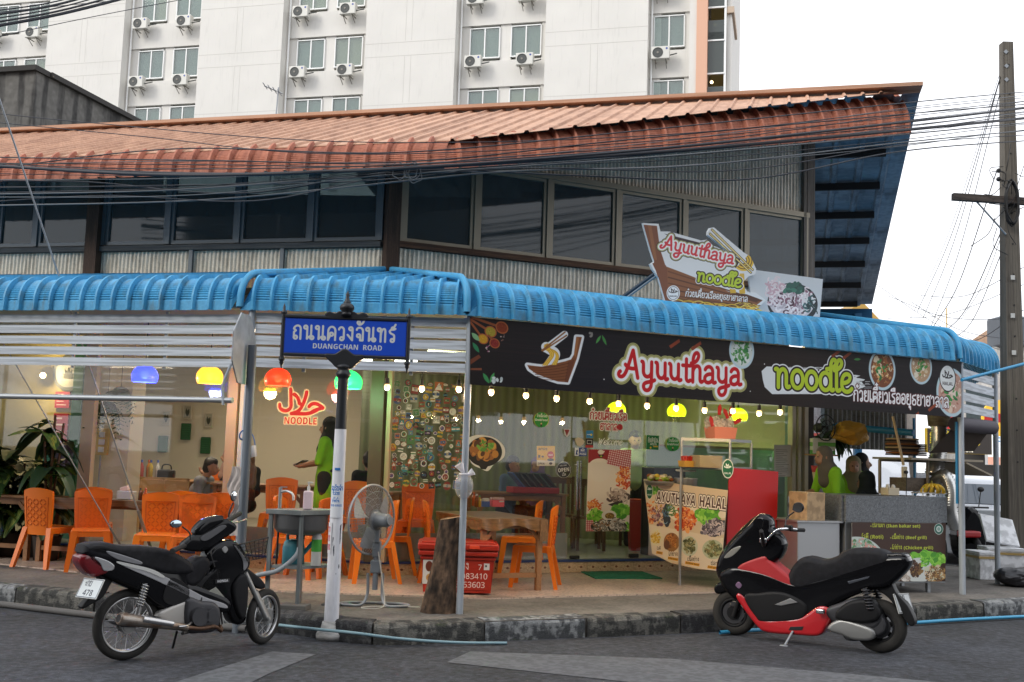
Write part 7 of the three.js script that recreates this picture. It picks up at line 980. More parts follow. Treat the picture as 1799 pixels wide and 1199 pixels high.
// bananas on a rack
{const q=wp(FC,onF(FC,1636,868,-0.3)[0],yT,-0.3),t=thing('banana_bunch','bunch of ripe yellow bananas on a white rack on the counter','bananas',[q.x,q.y+0.045,q.z]);const ym=M({map:mottle([222,182,44],[196,150,32],6,99,14),roughness:0.5});for(let i=0;i<9;i++){const a=-1.15+i*0.29,r=0.06;mesh('banana',tube([[Math.sin(a)*0.03,0.09,(i % 2)*0.05],[Math.sin(a)*r*1.6,0.075,0.05+(i % 2)*0.05],[Math.sin(a)*r*2.3,0.035,0.06+(i % 2)*0.05],[Math.sin(a)*r*2.4,0.0,0.05+(i % 2)*0.04]],0.02,10,8),ym,t);}mesh('stalk',cyl(0.02,0.012,0.06,0,0.11,0.03,8),M({color:S(120,104,40),roughness:0.7}),t);
const rk=thing('wire_rack','small white wire rack under the bananas','rack',[q.x,yT,q.z],FC.turn);mesh('rack',[box(0.42,0.012,0.2,0,0.038,0),bar([-0.2,0,0.09],[-0.2,0.1,0.09],0.006),bar([0.2,0,0.09],[0.2,0.1,0.09],0.006),bar([-0.2,0,-0.09],[-0.2,0.04,-0.09],0.006),bar([0.2,0,-0.09],[0.2,0.04,-0.09],0.006)],mat.white,rk);}
// glass grill hood cabinet, pole, socket, cushions, trays
const gz=(px,py,d)=>{const[x,y]=onF(FC,px,py,d);return V3(x,y,d);};
const h=thing('glass_cabinet','aluminium framed glass food cabinet with a slanted lid on the counter','cabinet',wp(FC,1.0,yT,-0.6),FC.turn);{const a=gz(1546,808,-0.85),bq=gz(1640,808,-0.85);const al=mat.alu;mesh('cabinet_frame',[bar([a.x,yT,-0.85],[a.x,a.y,-0.85],0.02),bar([bq.x,yT,-0.85],[bq.x,a.y,-0.85],0.02),bar([a.x,a.y,-0.85],[bq.x,a.y,-0.85],0.02),bar([a.x+0.36,yT,-0.42],[a.x+0.36,a.y,-0.42],0.02)],al,h,FC);mesh('glass',box(bq.x - a.x,a.y - yT,0.006,(a.x+bq.x)/ 2,(a.y+yT)/ 2,-0.87),mat.glass,h,FC);mesh('cabinet_lid',[box(bq.x - a.x+0.26,0.025,0.7,(a.x+bq.x)/ 2+0.1,a.y+0.02,-0.6),box(0.42,0.02,0.6,bq.x+0.12,a.y - 0.08,-0.5,0,0,-0.35)],al,h,FC);mesh('inner_tray',[box(0.7,0.14,0.3,(a.x+bq.x)/ 2,yT+0.14,-0.6),box(0.2,0.1,0.2,a.x+0.12,yT+0.1,-0.5)],M({map:mottle([120,108,96],[70,60,54],10,103,20),roughness:0.6}),h,FC);}
{const q=gz(1598,800,-0.55),t=thing('cushion_stack','tall stack of dark cushions and trays on top of the glass cabinet','stack',wp(FC,gz(1588,800,-0.6).x,gz(1588,806,-0.6).y+0.035,-0.6),FC.turn);const c2=[S(52,36,30),S(150,92,40),S(96,74,60),S(40,30,28),S(168,140,104)];for(let i=0;i<10;i++)mesh('tray',rbox(0.3+(i % 3)*0.01,0.019,0.24,0.005,(i % 2)*0.012 - 0.03,0.012+i*0.021,0),M({color:c2[i % 5],roughness:0.7}),t);for(let i=0;i<7;i++)mesh('tray',rbox(0.14,0.018,0.2,0.005,0.2,0.012+i*0.021,0),M({color:c2[(i+2)% 5],roughness:0.7}),t);void q;}
{const a=gz(1569,732,-0.35),bq=gz(1588,818,-0.3),t=thing('wooden_pole','thin pale wooden pole hung with a power socket above the counter','pole',wp(FC,bq.x,bq.y,-0.3),0);mesh('pole',bar(wp(FC,a.x,a.y,a.z),wp(FC,bq.x,bq.y,bq.z),0.017,8),M({color:S(190,168,132),roughness:0.7}),t,1);mesh('socket_board',rbox(0.07,0.13,0.03,0.008,bq.x+0.01,bq.y - 0.08,-0.3),M({color:S(206,192,160),roughness:0.6}),t,FC);mesh('plug',[cyl(0.02,0.02,0.03,bq.x+0.01,bq.y - 0.08,-0.27,12,Math.PI / 2),bar([bq.x+0.01,bq.y - 0.1,-0.26],[bq.x,yT,-0.26],0.005)],mat.black,t,FC);}
{const t=thing('white_basket','cream plastic container with eggs on the counter beside the glass cabinet','container',wp(FC,gz(1566,858,-0.3).x,yT,-0.32),FC.turn);mesh('basket',rbox(0.16,0.09,0.14,0.008,0,0.045,0),M({color:S(208,196,170),roughness:0.6}),t);mesh('egg',[sph(0.025,-0.03,0.105,0,1,1.2,1),sph(0.025,0.03,0.1,0.02,1,1.2,1)],mat.white,t);}
// flexible foil ducts
const foil=M({color:lin(0.62,0.62,0.6),metalness:0.9,roughness:0.32}),ductGeo=(pts,r,n)=>{const c=new THREE.CatmullRomCurve3(pts),fr=c.computeFrenetFrames(n,false);return gridGeo(n,14,(i,j)=>{const p=c.getPointAt(i / n),a=j / 14*6.28319,R=r*(i % 2?1.1:0.88);return p.add(fr.normals[i].clone().multiplyScalar(Math.cos(a)*R)).add(fr.binormals[i].clone().multiplyScalar(Math.sin(a)*R));});};
{const t=thing('foil_duct','crinkled silver foil duct hanging beside the right awning post','duct',wp(FC,gz(1672,900,-0.2).x,yM,-0.2));mesh('duct',ductGeo([gz(1640,850,-0.5),gz(1660,836,-0.3),gz(1671,860,-0.22),gz(1672,900,-0.2),gz(1680,930,-0.2)].map((v)=>wp(FC,v.x,v.y,v.z)),0.072,60),foil,t,1);}
{const t=thing('foil_duct','wide foil duct rising from the glass cabinet to the awning','duct',wp(FC,gz(1648,800,-0.6).x,gz(1648,800,-0.6).y,-0.6));mesh('duct',ductGeo([gz(1640,835,-0.65),gz(1648,800,-0.65),gz(1650,770,-0.65),gz(1650,748,-0.65)].map((v)=>wp(FC,v.x,v.y,v.z)),0.1,40),foil,t,1);mesh('duct_collar',cyl(0.13,0.15,0.24,0,0,0,18).translate(gz(1650,738,-0.65).x,gz(1650,738,-0.65).y+0.04,-0.65),M({map:mottle([132,120,96],[98,86,66],8,107,14),metalness:0.3,roughness:0.6}),t,FC);}
{const t=thing('blue_beam','blue painted steel beam and upright under the awning behind the counter','beam',wp(FC,1.2,KERB,-1.6));const bm=M({color:S(40,120,160),roughness:0.5});mesh('beam',bar(atZ(1466,749,-14.6),atZ(1606,761,-13.9),0.045,10),bm,t,1);mesh('upright',bar(onY(1609,985,KERB),atZ(1606,735,onY(1609,985,KERB).z),0.022,8),bm,t,1);const p=wp(FA,onF(FA,1684,850)[0],0,-0.02);mesh('upright',bar([p.x,1.2,p.z],[p.x,2.15,p.z],0.016,8),bm,t,1);}
{const t=thing('wall_panel','hanging panel of grey corrugated sheet behind the cooks','panel',atZ(1500,775,-16.2),aR);mesh('panel',at(corrug(1.6,0,0.75,0.09,0.03),-0.55,-0.12,0),M({map:grimeTex([120,118,112],[84,82,78],111,0.6),roughness:0.6}),t);}
{const t=thing('rolled_tarpaulin','dark rolled tarpaulin hanging below the white slats at the right end','tarpaulin',atZ(1720,730,-13.4));const a=wp(FA,onF(FA,1692,745)[0],onF(FA,1692,745)[1],-0.1),bq=V3(6.16,2.14,-13.82);mesh('roll',[bar(a,bq,0.09,14)],M({color:S(62,56,66),roughness:0.7}),t,1);mesh('flap',quad(a.clone().add(V3(-0.2,-0.35,-0.3)),bq.clone().add(V3(-0.1,-0.3,-0.3)),bq,a),M({color:S(58,44,34),roughness:0.8}),t,1);}
}

// ---------------------------------------------------------------- people
function sdfGeo(bones,k=0.03,res=40){// bones: [[ax, ay, az, ra, bx, by, bz, rb], ...] joined smoothly, meshed with marching cubes
let lo=[1e9,1e9,1e9],hi=[-1e9,-1e9,-1e9];for(const b of bones)for(let i=0;i<3;i++){lo[i]=Math.min(lo[i],b[i]- b[3],b[4+i]- b[7]);hi[i]=Math.max(hi[i],b[i]+b[3],b[4+i]+b[7]);}
const c=[0,1,2].map((i)=>(lo[i]+hi[i])/ 2),H=Math.max(...[0,1,2].map((i)=>hi[i]- lo[i]))/ 2*(1+5 / res),mc=new MarchingCubes(res,M({}),false,false,60000);mc.isolation=0;
const pre=bones.map((b)=>{const d=[b[4]- b[0],b[5]- b[1],b[6]- b[2]],l2=d[0]*d[0]+d[1]*d[1]+d[2]*d[2]||1e-9;return[...b,...d,l2];});
for(let z=0;z<res;z++)for(let y=0;y<res;y++)for(let x=0;x<res;x++){
const px=c[0]+(x - res / 2)/(res / 2)*H,py=c[1]+(y - res / 2)/(res / 2)*H,pz=c[2]+(z - res / 2)/(res / 2)*H;let d=9;
for(const b of pre){const qx=px - b[0],qy=py - b[1],qz=pz - b[2],t=Math.max(0,Math.min(1,(qx*b[8]+qy*b[9]+qz*b[10])/ b[11])),ex=qx - b[8]*t,ey=qy - b[9]*t,ez=qz - b[10]*t,e=Math.sqrt(ex*ex+ey*ey+ez*ez)-(b[3]+(b[7]- b[3])*t);if(d>8)d=e;else{const h=Math.max(0,Math.min(1,0.5+0.5*(d - e)/ k));d=d*(1 - h)+e*h - k*h*(1 - h);}}
mc.field[x+y*res+z*res*res]=-d;
}
mc.update();const n=mc.count,g=new THREE.BufferGeometry(),p=new Float32Array(n*3);for(let i=0;i<n;i++)for(let a=0;a<3;a++)p[i*3+a]=mc.positionArray[i*3+a]*H+c[a];
g.setAttribute('position',new THREE.BufferAttribute(p,3));const m=mergeVertices(g,1e-5);m.computeVertexNormals();m.setAttribute('uv',new THREE.BufferAttribute(new Float32Array(m.attributes.position.count*2),2));return m;
}
const skinM=MP({color:lin(0.36,0.2,0.13),roughness:0.55}),hairM=M({color:lin(0.012,0.01,0.009),roughness:0.5});
const cloth=(r,g,b)=>M({color:S(r,g,b),roughness:0.85});
let hand0=null;
function handBones(){if(!hand0){const q=[[0,0,0,0.026,0,-0.06,0,0.03],[-0.015,-0.02,0,0.02,0.018,-0.05,0,0.02]];[[-0.027,0.05],[-0.009,0.062],[0.009,0.058],[0.026,0.045]].forEach(([x,l])=>{q.push([x*0.9,-0.075,0,0.009,x,-0.075 - l*0.55,0.01,0.0085],[x,-0.075 - l*0.55,0.01,0.0085,x,-0.075 - l,0.035,0.0075]);});q.push([0.026,-0.02,0.0,0.011,0.05,-0.05,0.015,0.0095],[0.05,-0.05,0.015,0.0095,0.048,-0.075,0.03,0.0085]);hand0=q;}return hand0;}
function person(o){// o: pos, turn, seated, shirt, legs, head ('hijab' | 'hair'), headCol, armL/armR: [elbow, hand] offsets from the shoulder
const t=thing('person',o.label,'person',o.pos,o.turn),lift=o.seated?-0.42:0,ln=o.lean||0,sk=o.skin||skinM;
const pel=[0,0.9+lift,0],chest=[0,1.2+lift,ln*0.5],neck=[0,1.4+lift,ln],head=[o.headX||0,1.525+lift,ln+0.03+(o.headF||0)],sh=(s)=>[s*0.165,1.345+lift,ln*0.9];
const arms=[[-1,o.armL||[[-0.04,-0.27,0.02],[0.02,-0.46,0.16]]],[1,o.armR||[[0.04,-0.27,0.02],[-0.02,-0.46,0.16]]]],body=[],hands=[],sleeves=[];
body.push([...neck,0.05,...head,0.06],[head[0],head[1]+0.03,head[2]- 0.015,0.088,head[0],head[1]- 0.045,head[2]+0.02,0.062],[head[0],head[1]- 0.005,head[2]+0.085,0.012,head[0],head[1]- 0.03,head[2]+0.1,0.014],[head[0]- 0.02,head[1]- 0.062,head[2]+0.072,0.01,head[0]+0.02,head[1]- 0.062,head[2]+0.072,0.01]);
for(const s of[-1,1])body.push([head[0]+s*0.085,head[1]+0.0,head[2]- 0.01,0.014,head[0]+s*0.085,head[1]- 0.03,head[2]- 0.005,0.012]);
for(const[s,[e,h]]of arms){const S0=sh(s),E=[S0[0]+e[0],S0[1]+e[1],S0[2]+e[2]],Hh=[S0[0]+h[0],S0[1]+h[1],S0[2]+h[2]];sleeves.push([...S0,0.062,...E,o.long?0.046:0.052]);if(o.long)sleeves.push([...E,0.046,...Hh,0.038]);body.push([...E,0.038,...Hh,0.027]);if(!o.long)body.push([...S0,0.04,...E,0.04]);const dir=V3(Hh[0]- E[0],Hh[1]- E[1],Hh[2]- E[2]).normalize(),q=new THREE.Quaternion().setFromUnitVectors(V3(0,-1,0),dir);hands.push([Hh,q,s]);}
mesh('body',merge([sdfGeo(body,0.02,44),...hands.map(([p,q,s])=>{const g=(person.hand||=sdfGeo(handBones(),0.008,32)).clone();if(s<0){g.scale(-1,1,1);g.setIndex([...g.index.array].map((_,i,a)=>a[i -(i % 3)+[0,2,1][i % 3]]));g.computeVertexNormals();}g.applyQuaternion(q);g.translate(...p);return g;})]),sk,t);
mesh('shirt',sdfGeo([[pel[0],pel[1]+0.02,pel[2],0.135,...chest,0.125],[chest[0]- 0.05,chest[1],chest[2],0.11,-0.09,1.31+lift,ln*0.85,0.075],[chest[0]+0.05,chest[1],chest[2],0.11,0.09,1.31+lift,ln*0.85,0.075],[-0.15,1.335+lift,ln*0.9,0.06,0.15,1.335+lift,ln*0.9,0.06],[...neck.map((v,i)=>(i===1?v - 0.05:v)),0.06,...chest,0.1],...(o.tunic?[[0,pel[1],0,0.14,0,pel[1]- 0.3,0,0.18]]:[]),...sleeves],0.05,44),o.shirt,t);
const hip=(s)=>[s*0.085,pel[1],0],legs=[];for(const s of[-1,1]){if(o.seated)legs.push([...hip(s),0.095,s*0.12,pel[1]+0.0,0.4,0.065],[s*0.12,pel[1],0.4,0.06,s*0.12,0.06,0.42,0.042],[s*0.12,0.045,0.38,0.045,s*0.12,0.04,0.52,0.035]);else legs.push([...hip(s),0.1,s*0.09,0.48,0.01,0.065],[s*0.09,0.48,0.01,0.062,s*0.09,0.07,-0.02,0.042],[s*0.09,0.045,-0.04,0.04,s*0.09,0.035,0.13,0.035]);}
mesh('trousers',sdfGeo(legs,0.03,36),o.legs||cloth(36,36,42),t);
if(o.head==='hijab')mesh('hijab',sdfGeo([[head[0],head[1]+0.045,head[2]- 0.035,0.1,head[0],head[1]- 0.02,head[2]- 0.045,0.095],[head[0],head[1]- 0.06,head[2]- 0.04,0.085,0,1.36+lift,ln+0.01,0.1],[0,1.36+lift,ln,0.11,0,1.24+lift,ln*0.7+0.06,0.1],[-0.09,1.36+lift,ln,0.07,0.09,1.36+lift,ln,0.07],[0,1.34+lift,ln - 0.04,0.1,0,1.2+lift,ln*0.6 - 0.06,0.1]],0.05,44),o.headCol,t);
else mesh('hair',sdfGeo([[head[0],head[1]+0.05,head[2]- 0.03,0.092,head[0],head[1]- 0.01,head[2]- 0.055,0.082],[head[0],head[1]+0.085,head[2]+0.03,0.045,head[0],head[1]+0.09,head[2]- 0.04,0.06]],0.03,32),o.headCol||hairM,t);
mesh('eyes',[-1,1].map((s)=>sph(0.009,head[0]+s*0.032,head[1]+0.002,head[2]+0.078,1.3,0.8,0.6,8)),M({color:lin(0.01,0.008,0.008),roughness:0.3}),t);
return t;
}
const green=cloth(132,196,40),blackC=cloth(24,24,28),navy=cloth(18,32,42),inside=(px,z,y=FLOOR)=>{const p=atZ(px,900,z);return[p.x,y,p.z];};
{const w=person({label:'waitress in lime green tunic and black hijab reading a tablet inside the glass',pos:inside(572,-13.7),turn:-1.75,shirt:green,tunic:true,head:'hijab',headCol:blackC,armL:[[-0.02,-0.25,0.06],[0.06,-0.3,0.3]],armR:[[0.02,-0.25,0.06],[-0.08,-0.3,0.3]]});
const t=thing('tablet','dark tablet held out by the waitress in green','tablet',V3(0,1.07,0.36).applyAxisAngle(V3(0,1,0),-1.75).add(w.position),-1.75);mesh('tablet',rbox(0.2,0.012,0.14,0.004,0,0,0,0.5),mat.black,t);
const b=thing('shoulder_bag','black strap bag across the back of the waitress in green','bag',V3(0,1.12,-0.16).applyAxisAngle(V3(0,1,0),-1.75).add(w.position),-1.75);mesh('strap',tube([[-0.16,0.25,0.1],[-0.06,0.14,-0.02],[0.06,-0.02,-0.04],[0.17,-0.14,0.06]],0.018,16,6),mat.black,b);}
person({label:'seated diner in black seen from behind next to the sign pole',pos:inside(645,-14.6),turn:Math.PI+0.3,seated:true,long:true,shirt:blackC,head:'hair'});
person({label:'seated woman in brown hijab and dark dress behind the awning post',pos:inside(428,-14.4),turn:-2.2,seated:true,long:true,shirt:cloth(30,32,40),head:'hijab',headCol:cloth(126,98,84)});
person({label:'seated woman in pale mauve hijab behind the window frame column',pos:inside(398,-15.9),turn:-1.2,seated:true,long:true,shirt:cloth(30,36,50),head:'hijab',headCol:cloth(150,122,112),armL:[[-0.04,-0.24,0.08],[-0.1,-0.1,0.3]]});
person({label:'child in striped shirt bending over the table inside the left window',pos:[inside(338,-15.2)[0],FLOOR - 0.16,-15.2],turn:1.4,seated:true,lean:0.16,headF:0.06,shirt:M({map:tex(8,64,(u,v)=>(Math.floor(v*16)% 2?[40,44,60]:[210,210,208])),roughness:0.85}),head:'hair'});
person({label:'seated diner in pale blue shirt with back to the glass door',pos:inside(1066,-15.6),turn:1.9,seated:true,long:true,shirt:cloth(168,178,190),head:'hair'});
person({label:'seated diner in blue grey shirt behind the yellow notice',pos:inside(888,-15.4),turn:0.9,seated:true,long:true,lean:0.1,shirt:cloth(84,108,138),head:'hair'});
person({label:'seated diner in purple hijab right of the stew sticker',pos:inside(942,-15.9),turn:-0.5,seated:true,long:true,shirt:cloth(96,76,118),head:'hijab',headCol:cloth(112,88,140)});
person({label:'standing man in striped pale green shirt behind the food poster',pos:inside(1113,-15.9),turn:0.1,shirt:M({map:tex(64,8,(u)=>(Math.floor(u*16)% 2?[120,134,104]:[168,176,146])),roughness:0.85}),long:true,head:'hair'});
person({label:'cook in lime green shirt and grey hijab bent over behind the cardboard box',pos:inside(1472,-13.5,KERB),turn:-1.3,lean:0.14,headF:0.05,shirt:green,head:'hijab',headCol:cloth(96,92,86),armL:[[-0.02,-0.24,0.08],[0.02,-0.3,0.3]]});
person({label:'cook in lime green shirt and olive hijab facing the street behind the counter',pos:inside(1500,-14.6,KERB - 0.1),turn:-0.15,shirt:green,head:'hijab',headCol:cloth(126,120,92)});
person({label:'cook in lime green shirt and black hijab looking toward the glass cabinet',pos:inside(1514,-15.1,KERB - 0.05),turn:1.2,shirt:green,head:'hijab',headCol:blackC});
person({label:'seated helper in dark navy hijab and dress behind the grey counter',pos:inside(1536,-13.5,KERB - 0.02),turn:-2.4,lean:0.1,seated:false,long:true,shirt:navy,head:'hijab',headCol:navy}).position.y=-0.12;
// ---------------------------------------------------------------- indoor furnishing
{
const curtainM=M({map:tex(256,32,(u,v)=>{const s=0.5+0.5*Math.sin(u*6.2832*20),b=mix(112,132,s)+(vn(u*9,v*3,9,3)- 0.5)*16;return[b*0.98,b*0.98,b*0.76];}),roughness:0.9});
const drape=(a,b,y0,y1,label)=>{const t=thing('curtain',label,'curtain',[(a.x+b.x)/ 2,FLOOR,(a.z+b.z)/ 2]),L=a.distanceTo(b),n=Math.round(L / 0.05),d=b.clone().sub(a).normalize();mesh('fabric',gridGeo(n,1,(i,j)=>{const s=i / n*L;return V3(a.x+d.x*s - d.z*0.018*Math.sin(s*38),j?y1:y0,a.z+d.z*s+d.x*0.018*Math.sin(s*38));}),curtainM,t,1);};
drape(wp(FR,0.9,0,-3.9),wp(FR,3.6,0,-3.5),FLOOR,2.8,'long pleated olive curtain at the back of the right dining room');drape(wp(FR,3.6,0,-3.5),wp(FR,5.5,0,-2.2),FLOOR,2.8,'pleated olive curtain behind the mint partition');
const p=thing('partition','low mint green partition screen behind the menu shelf','partition',wp(FR,4.7,FLOOR,-0.8),aR),x0=onF(FR,1136,850,-0.8)[0],x1=onF(FR,1386,850,-0.8)[0];mesh('screen',box(x1 - x0,1.44,0.04,(x0+x1)/ 2,FLOOR+0.72,-0.8),M({color:S(140,178,166),roughness:0.4}),p,FR);mesh('top_rail',box(x1 - x0,0.03,0.06,(x0+x1)/ 2,FLOOR+1.455,-0.8),mat.alu,p,FR);
const bl=thing('black_display','dark food display case behind the menu banner','display case',wp(FR,onF(FR,1166,830,-0.4)[0],FLOOR,-0.4),aR);mesh('case',rbox(0.5,1.15,0.3,0.01,0,0.58,0),M({color:lin(0.015,0.015,0.016),roughness:0.3}),bl);
const rb=thing('red_bin','tall red plastic bin indoors beside the standing man','bin',inside(1124,-15.2));mesh('bin',taper([0,0,0],[0,0.7,0],0.26,0.26,0.34,0.34),M({color:S(176,36,30),roughness:0.5}),rb);
// wooden dining chairs and tables indoors
const wd=M({map:woodTex([74,50,32],[112,80,52],501),roughness:0.5});let wc=null;
const woodChair=(px,z,deg,label)=>{const q=inside(px,z);if(wc)return copy(wc,q,deg*D2R,label,'dark wooden dining chairs');wc=thing('wooden_chair',label,'chair',q,deg*D2R,'dark wooden dining chairs');mesh('seat',rbox(0.42,0.035,0.4,0.008,0,0.44,0),wd,wc);for(const s of[-1,1]){mesh('front_leg',box(0.04,0.43,0.04,s*0.18,0.215,0.17),wd,wc);mesh('rear_leg',box(0.04,0.98,0.04,s*0.18,0.49,-0.18),wd,wc);}mesh('top_rail',box(0.38,0.09,0.03,0,0.92,-0.18),wd,wc);for(let i=0;i<4;i++)mesh('back_slat',box(0.035,0.42,0.02,-0.12+i*0.08,0.67,-0.18),wd,wc);return wc;};
woodChair(1035,-15.0,186,'dark wooden dining chair indoors behind the glass door handle');woodChair(985,-15.3,178,'dark wooden dining chair indoors behind the black OPEN sign');woodChair(1075,-16.1,200,'dark wooden dining chair indoors behind the food poster');
table(inside(905,-15.0),0.3,1.3,0.7,'wooden dining table indoors behind the glass left of the door',false);table(inside(470,-14.9),-0.25,1.4,0.7,'wooden dining table indoors beside the waitress',false);table(inside(300,-15.6),-0.25,1.5,0.7,'wooden dining table indoors in the left window',false);table(inside(640,-13.75),-0.2,0.9,0.5,'wooden dining table indoors at the corner column',false);
{const t=thing('menu_rack','red tray of slanted dark menus indoors on the dining table','rack',[inside(935,-14.7)[0],FLOOR+0.755,-14.7],0.3);mesh('tray',rbox(0.66,0.08,0.3,0.01,0,0.04,0),M({color:S(170,30,34),roughness:0.5}),t);for(let i=0;i<6;i++)mesh('menu',box(0.02,0.26,0.24,-0.24+i*0.09,0.17,0,0,0,0.75),M({color:[S(40,84,150),S(36,40,44),S(30,34,36),S(60,64,62),S(34,70,54),S(28,32,30)][i],roughness:0.4}),t);}
{const w=(x,y)=>wp(FL,x,y,-5.9);const X=(px)=>onF(FL,px,780,-5.9)[0],Yy=(py)=>onF(FL,300,py,-5.9)[1];
for(const[px,py,l]of[[286,781,'near the switch box'],[325,758,'highest of the wall plaques'],[361,781,'beside the window frame']]){const t=thing('wall_plaque',`leafy green rectangular wall plaque indoors, ${l}`,'plaque',w(X(px),Yy(py)),aL);mesh('plaque',rbox(0.19,0.3,0.03,0.006),M({color:S(30,84,40),roughness:0.8}),t);for(let i=0;i<7;i++)mesh('ridge',box(0.18,0.02,0.02,0,-0.12+i*0.04,0.02),M({color:S(44,108,52),roughness:0.8}),t);}
for(const[px,py,l]of[[289,735,'left'],[326,724,'middle'],[364,737,'right']]){const t=thing('picture_frame',`small pale framed plant picture indoors, above the ${l} green plaque`,'picture',w(X(px),Yy(py)),aL);mesh('frame',rbox(0.17,0.26,0.02,0.004),M({color:S(206,196,176),roughness:0.6}),t);mesh('picture',plane(0.13,0.22,0,0,0.012),M({color:S(170,164,146),roughness:0.7}),t);mesh('motif',extr(spline([[0,-0.08],[-0.04,0.0],[-0.02,0.07],[0,0.03],[0.03,0.06],[0.04,-0.01]],24),0.004).translate(0,0,0.014),M({color:S(70,74,60),roughness:0.8}),t);}}
{const q=wp(FL,onF(FL,180,780,-0.5)[0],onF(FL,180,800,-0.5)[1],-0.5),t=thing('switch_box','beige wooden board with white power switches on the left inner wall','switch box',q,aL);mesh('backboard',rbox(0.17,0.34,0.04,0.006,0,0.17,0),M({color:S(196,166,104),roughness:0.6}),t);for(let i=0;i<3;i++)mesh('switch',rbox(0.08,0.07,0.02,0.005,0,0.07+i*0.095,0.028),mat.white,t);mesh('conduit',bar([-0.02,0,0],[-0.02,-0.6,0],0.012),mat.galv,t);
const wl=thing('wall_pier','plain cream plastered pier indoors behind the switch box','wall',wp(FL,onF(FL,190,800,-0.75)[0],FLOOR,-0.75),aL);mesh('pier',box(0.55,2.6,0.3,0.1,1.3,-0.02),M({color:S(206,194,168),roughness:0.85}),wl);}
{const q=[inside(262,-14.6)[0],FLOOR+0.755,-15.4];for(let i=0;i<5;i++)bottle([atZ(244+i*8,830,-15.5).x,FLOOR+0.752,-15.5+(i % 2)*0.1],0.033,0.27,[lin(0.3,0.03,0.03),lin(0.35,0.06,0.05),lin(0.5,0.2,0.02),lin(0.5,0.36,0.05),lin(0.5,0.5,0.5)][i],[lin(0.5,0.02,0.02),lin(0.05,0.1,0.4),lin(0.5,0.1,0),lin(0.05,0.1,0.4),lin(0.05,0.1,0.4)][i],`${['dark red', 'pale red', 'orange', 'amber', 'clear'][i]} drink bottle indoors on the table in the left window`);const t=thing('black_bag','black handbag on the indoor table in the left window','bag',[atZ(292,830,-15.4).x,q[1],-15.4]);mesh('bag',rbox(0.24,0.14,0.12,0.03,0,0.07,0),mat.black,t);mesh('handle',tube([[-0.07,0.13,0],[-0.05,0.2,0],[0.05,0.2,0],[0.07,0.13,0]],0.01,12,6),mat.black,t);
const s=thing('bench_screen','low wooden framed bench back indoors in the left window','bench',[atZ(287,860,-14.6).x,FLOOR,-14.6],-0.2);const lw=M({map:woodTex([176,138,92],[206,172,122],511),roughness:0.55});mesh('frame',[box(0.72,0.03,0.03,0,0.79,0),box(0.03,0.8,0.03,-0.345,0.4,0),box(0.03,0.8,0.03,0.345,0.4,0),box(0.03,0.8,0.03,0,0.4,0)],lw,s);mesh('panel',[box(0.32,0.15,0.012,-0.17,0.69,0),box(0.32,0.15,0.012,0.17,0.69,0)],lw,s);}
}

// ---------------------------------------------------------------- plants
const leafMats=[M({color:lin(0.03,0.075,0.02),roughness:0.45}),M({color:lin(0.045,0.1,0.028),roughness:0.45}),M({color:lin(0.02,0.05,0.018),roughness:0.45}),M({map:tex(64,64,(u,v)=>{const m=Math.abs(u - 0.5)*2,t=sst(0.25,0.75,fbm(u,v,10,3,601))*(1 - m*0.6);return[mix(44,176,t),mix(84,178,t),mix(30,78,t)];}),roughness:0.45})];
const leafGeo=(l,w,curl)=>gridGeo(5,8,(i,j)=>{const t=j / 8,s=i / 5 - 0.5,W=w*Math.pow(Math.sin(Math.PI*Math.min(1,t*0.94+0.03)),0.75);return V3(s*W,0.02*Math.sin(t*3)- curl*t*t*l+Math.abs(s)*W*0.3,t*l);});
const leafSet=[[0.34,0.16,0.5],[0.42,0.19,0.65],[0.28,0.14,0.3],[0.5,0.2,0.85]].map((a)=>leafGeo(...a));
function plant(pos,h,n,label,spread=1){
const t=thing('potted_plant',label,'plant',pos);mesh('pot',lathe([[0,0],[0.13,0],[0.17,0.28],[0.185,0.29],[0.165,0.29],[0.15,0.24],[0,0.24]],24),M({color:S(62,56,50),roughness:0.8}),t);
const stems=[];for(let k=0;k<3;k++){const bx=rr(-0.15,0.15)*spread,bz=rr(-0.12,0.12);stems.push([[rr(-0.05,0.05),0.24,rr(-0.05,0.05)],[bx*0.5,h*0.5,bz*0.4],[bx,h*rr(0.85,1),bz]]);}mesh('stem',stems.map((s)=>tube(s,0.016,12,6)),M({color:S(96,70,48),roughness:0.8}),t);
for(let i=0;i<n;i++){const s=stems[i % 3],k=rr(0.35,1),p=V3(...s[1]).lerp(V3(...s[2]),clamp(k*2 - 1)).lerp(V3(...s[0]),k<0.5?0.4:0),g=mesh('leaf',leafSet[Math.floor(rnd()*4)],leafMats[rnd()<0.4?3:Math.floor(rnd()*3)],t);g.position.copy(p);g.rotation.set(rr(-0.7,0.35),rr(0,6.283),rr(-0.2,0.2),'YXZ');g.scale.setScalar(rr(0.7,1.15)*spread);}
}
seed(701);
{const lp=(px,d)=>{const q=wp(FL,onF(FL,px,900,d)[0],0,d);return[q.x,TERR,q.z];};plant(lp(85,0.5),1.75,60,'tall leafy variegated house plant behind the chair nearest the street corner end'.replace('behind the chair nearest the street corner end','behind the orange chairs'));plant(lp(22,0.35),1.25,54,'bushy variegated pot plant at the shop front edge');plant(lp(-20,0.6),1.6,50,'dark broad leafed pot plant at the green shop frame');plant(lp(62,0.25),1.0,40,'low dark leafy pot plant against the glass');}
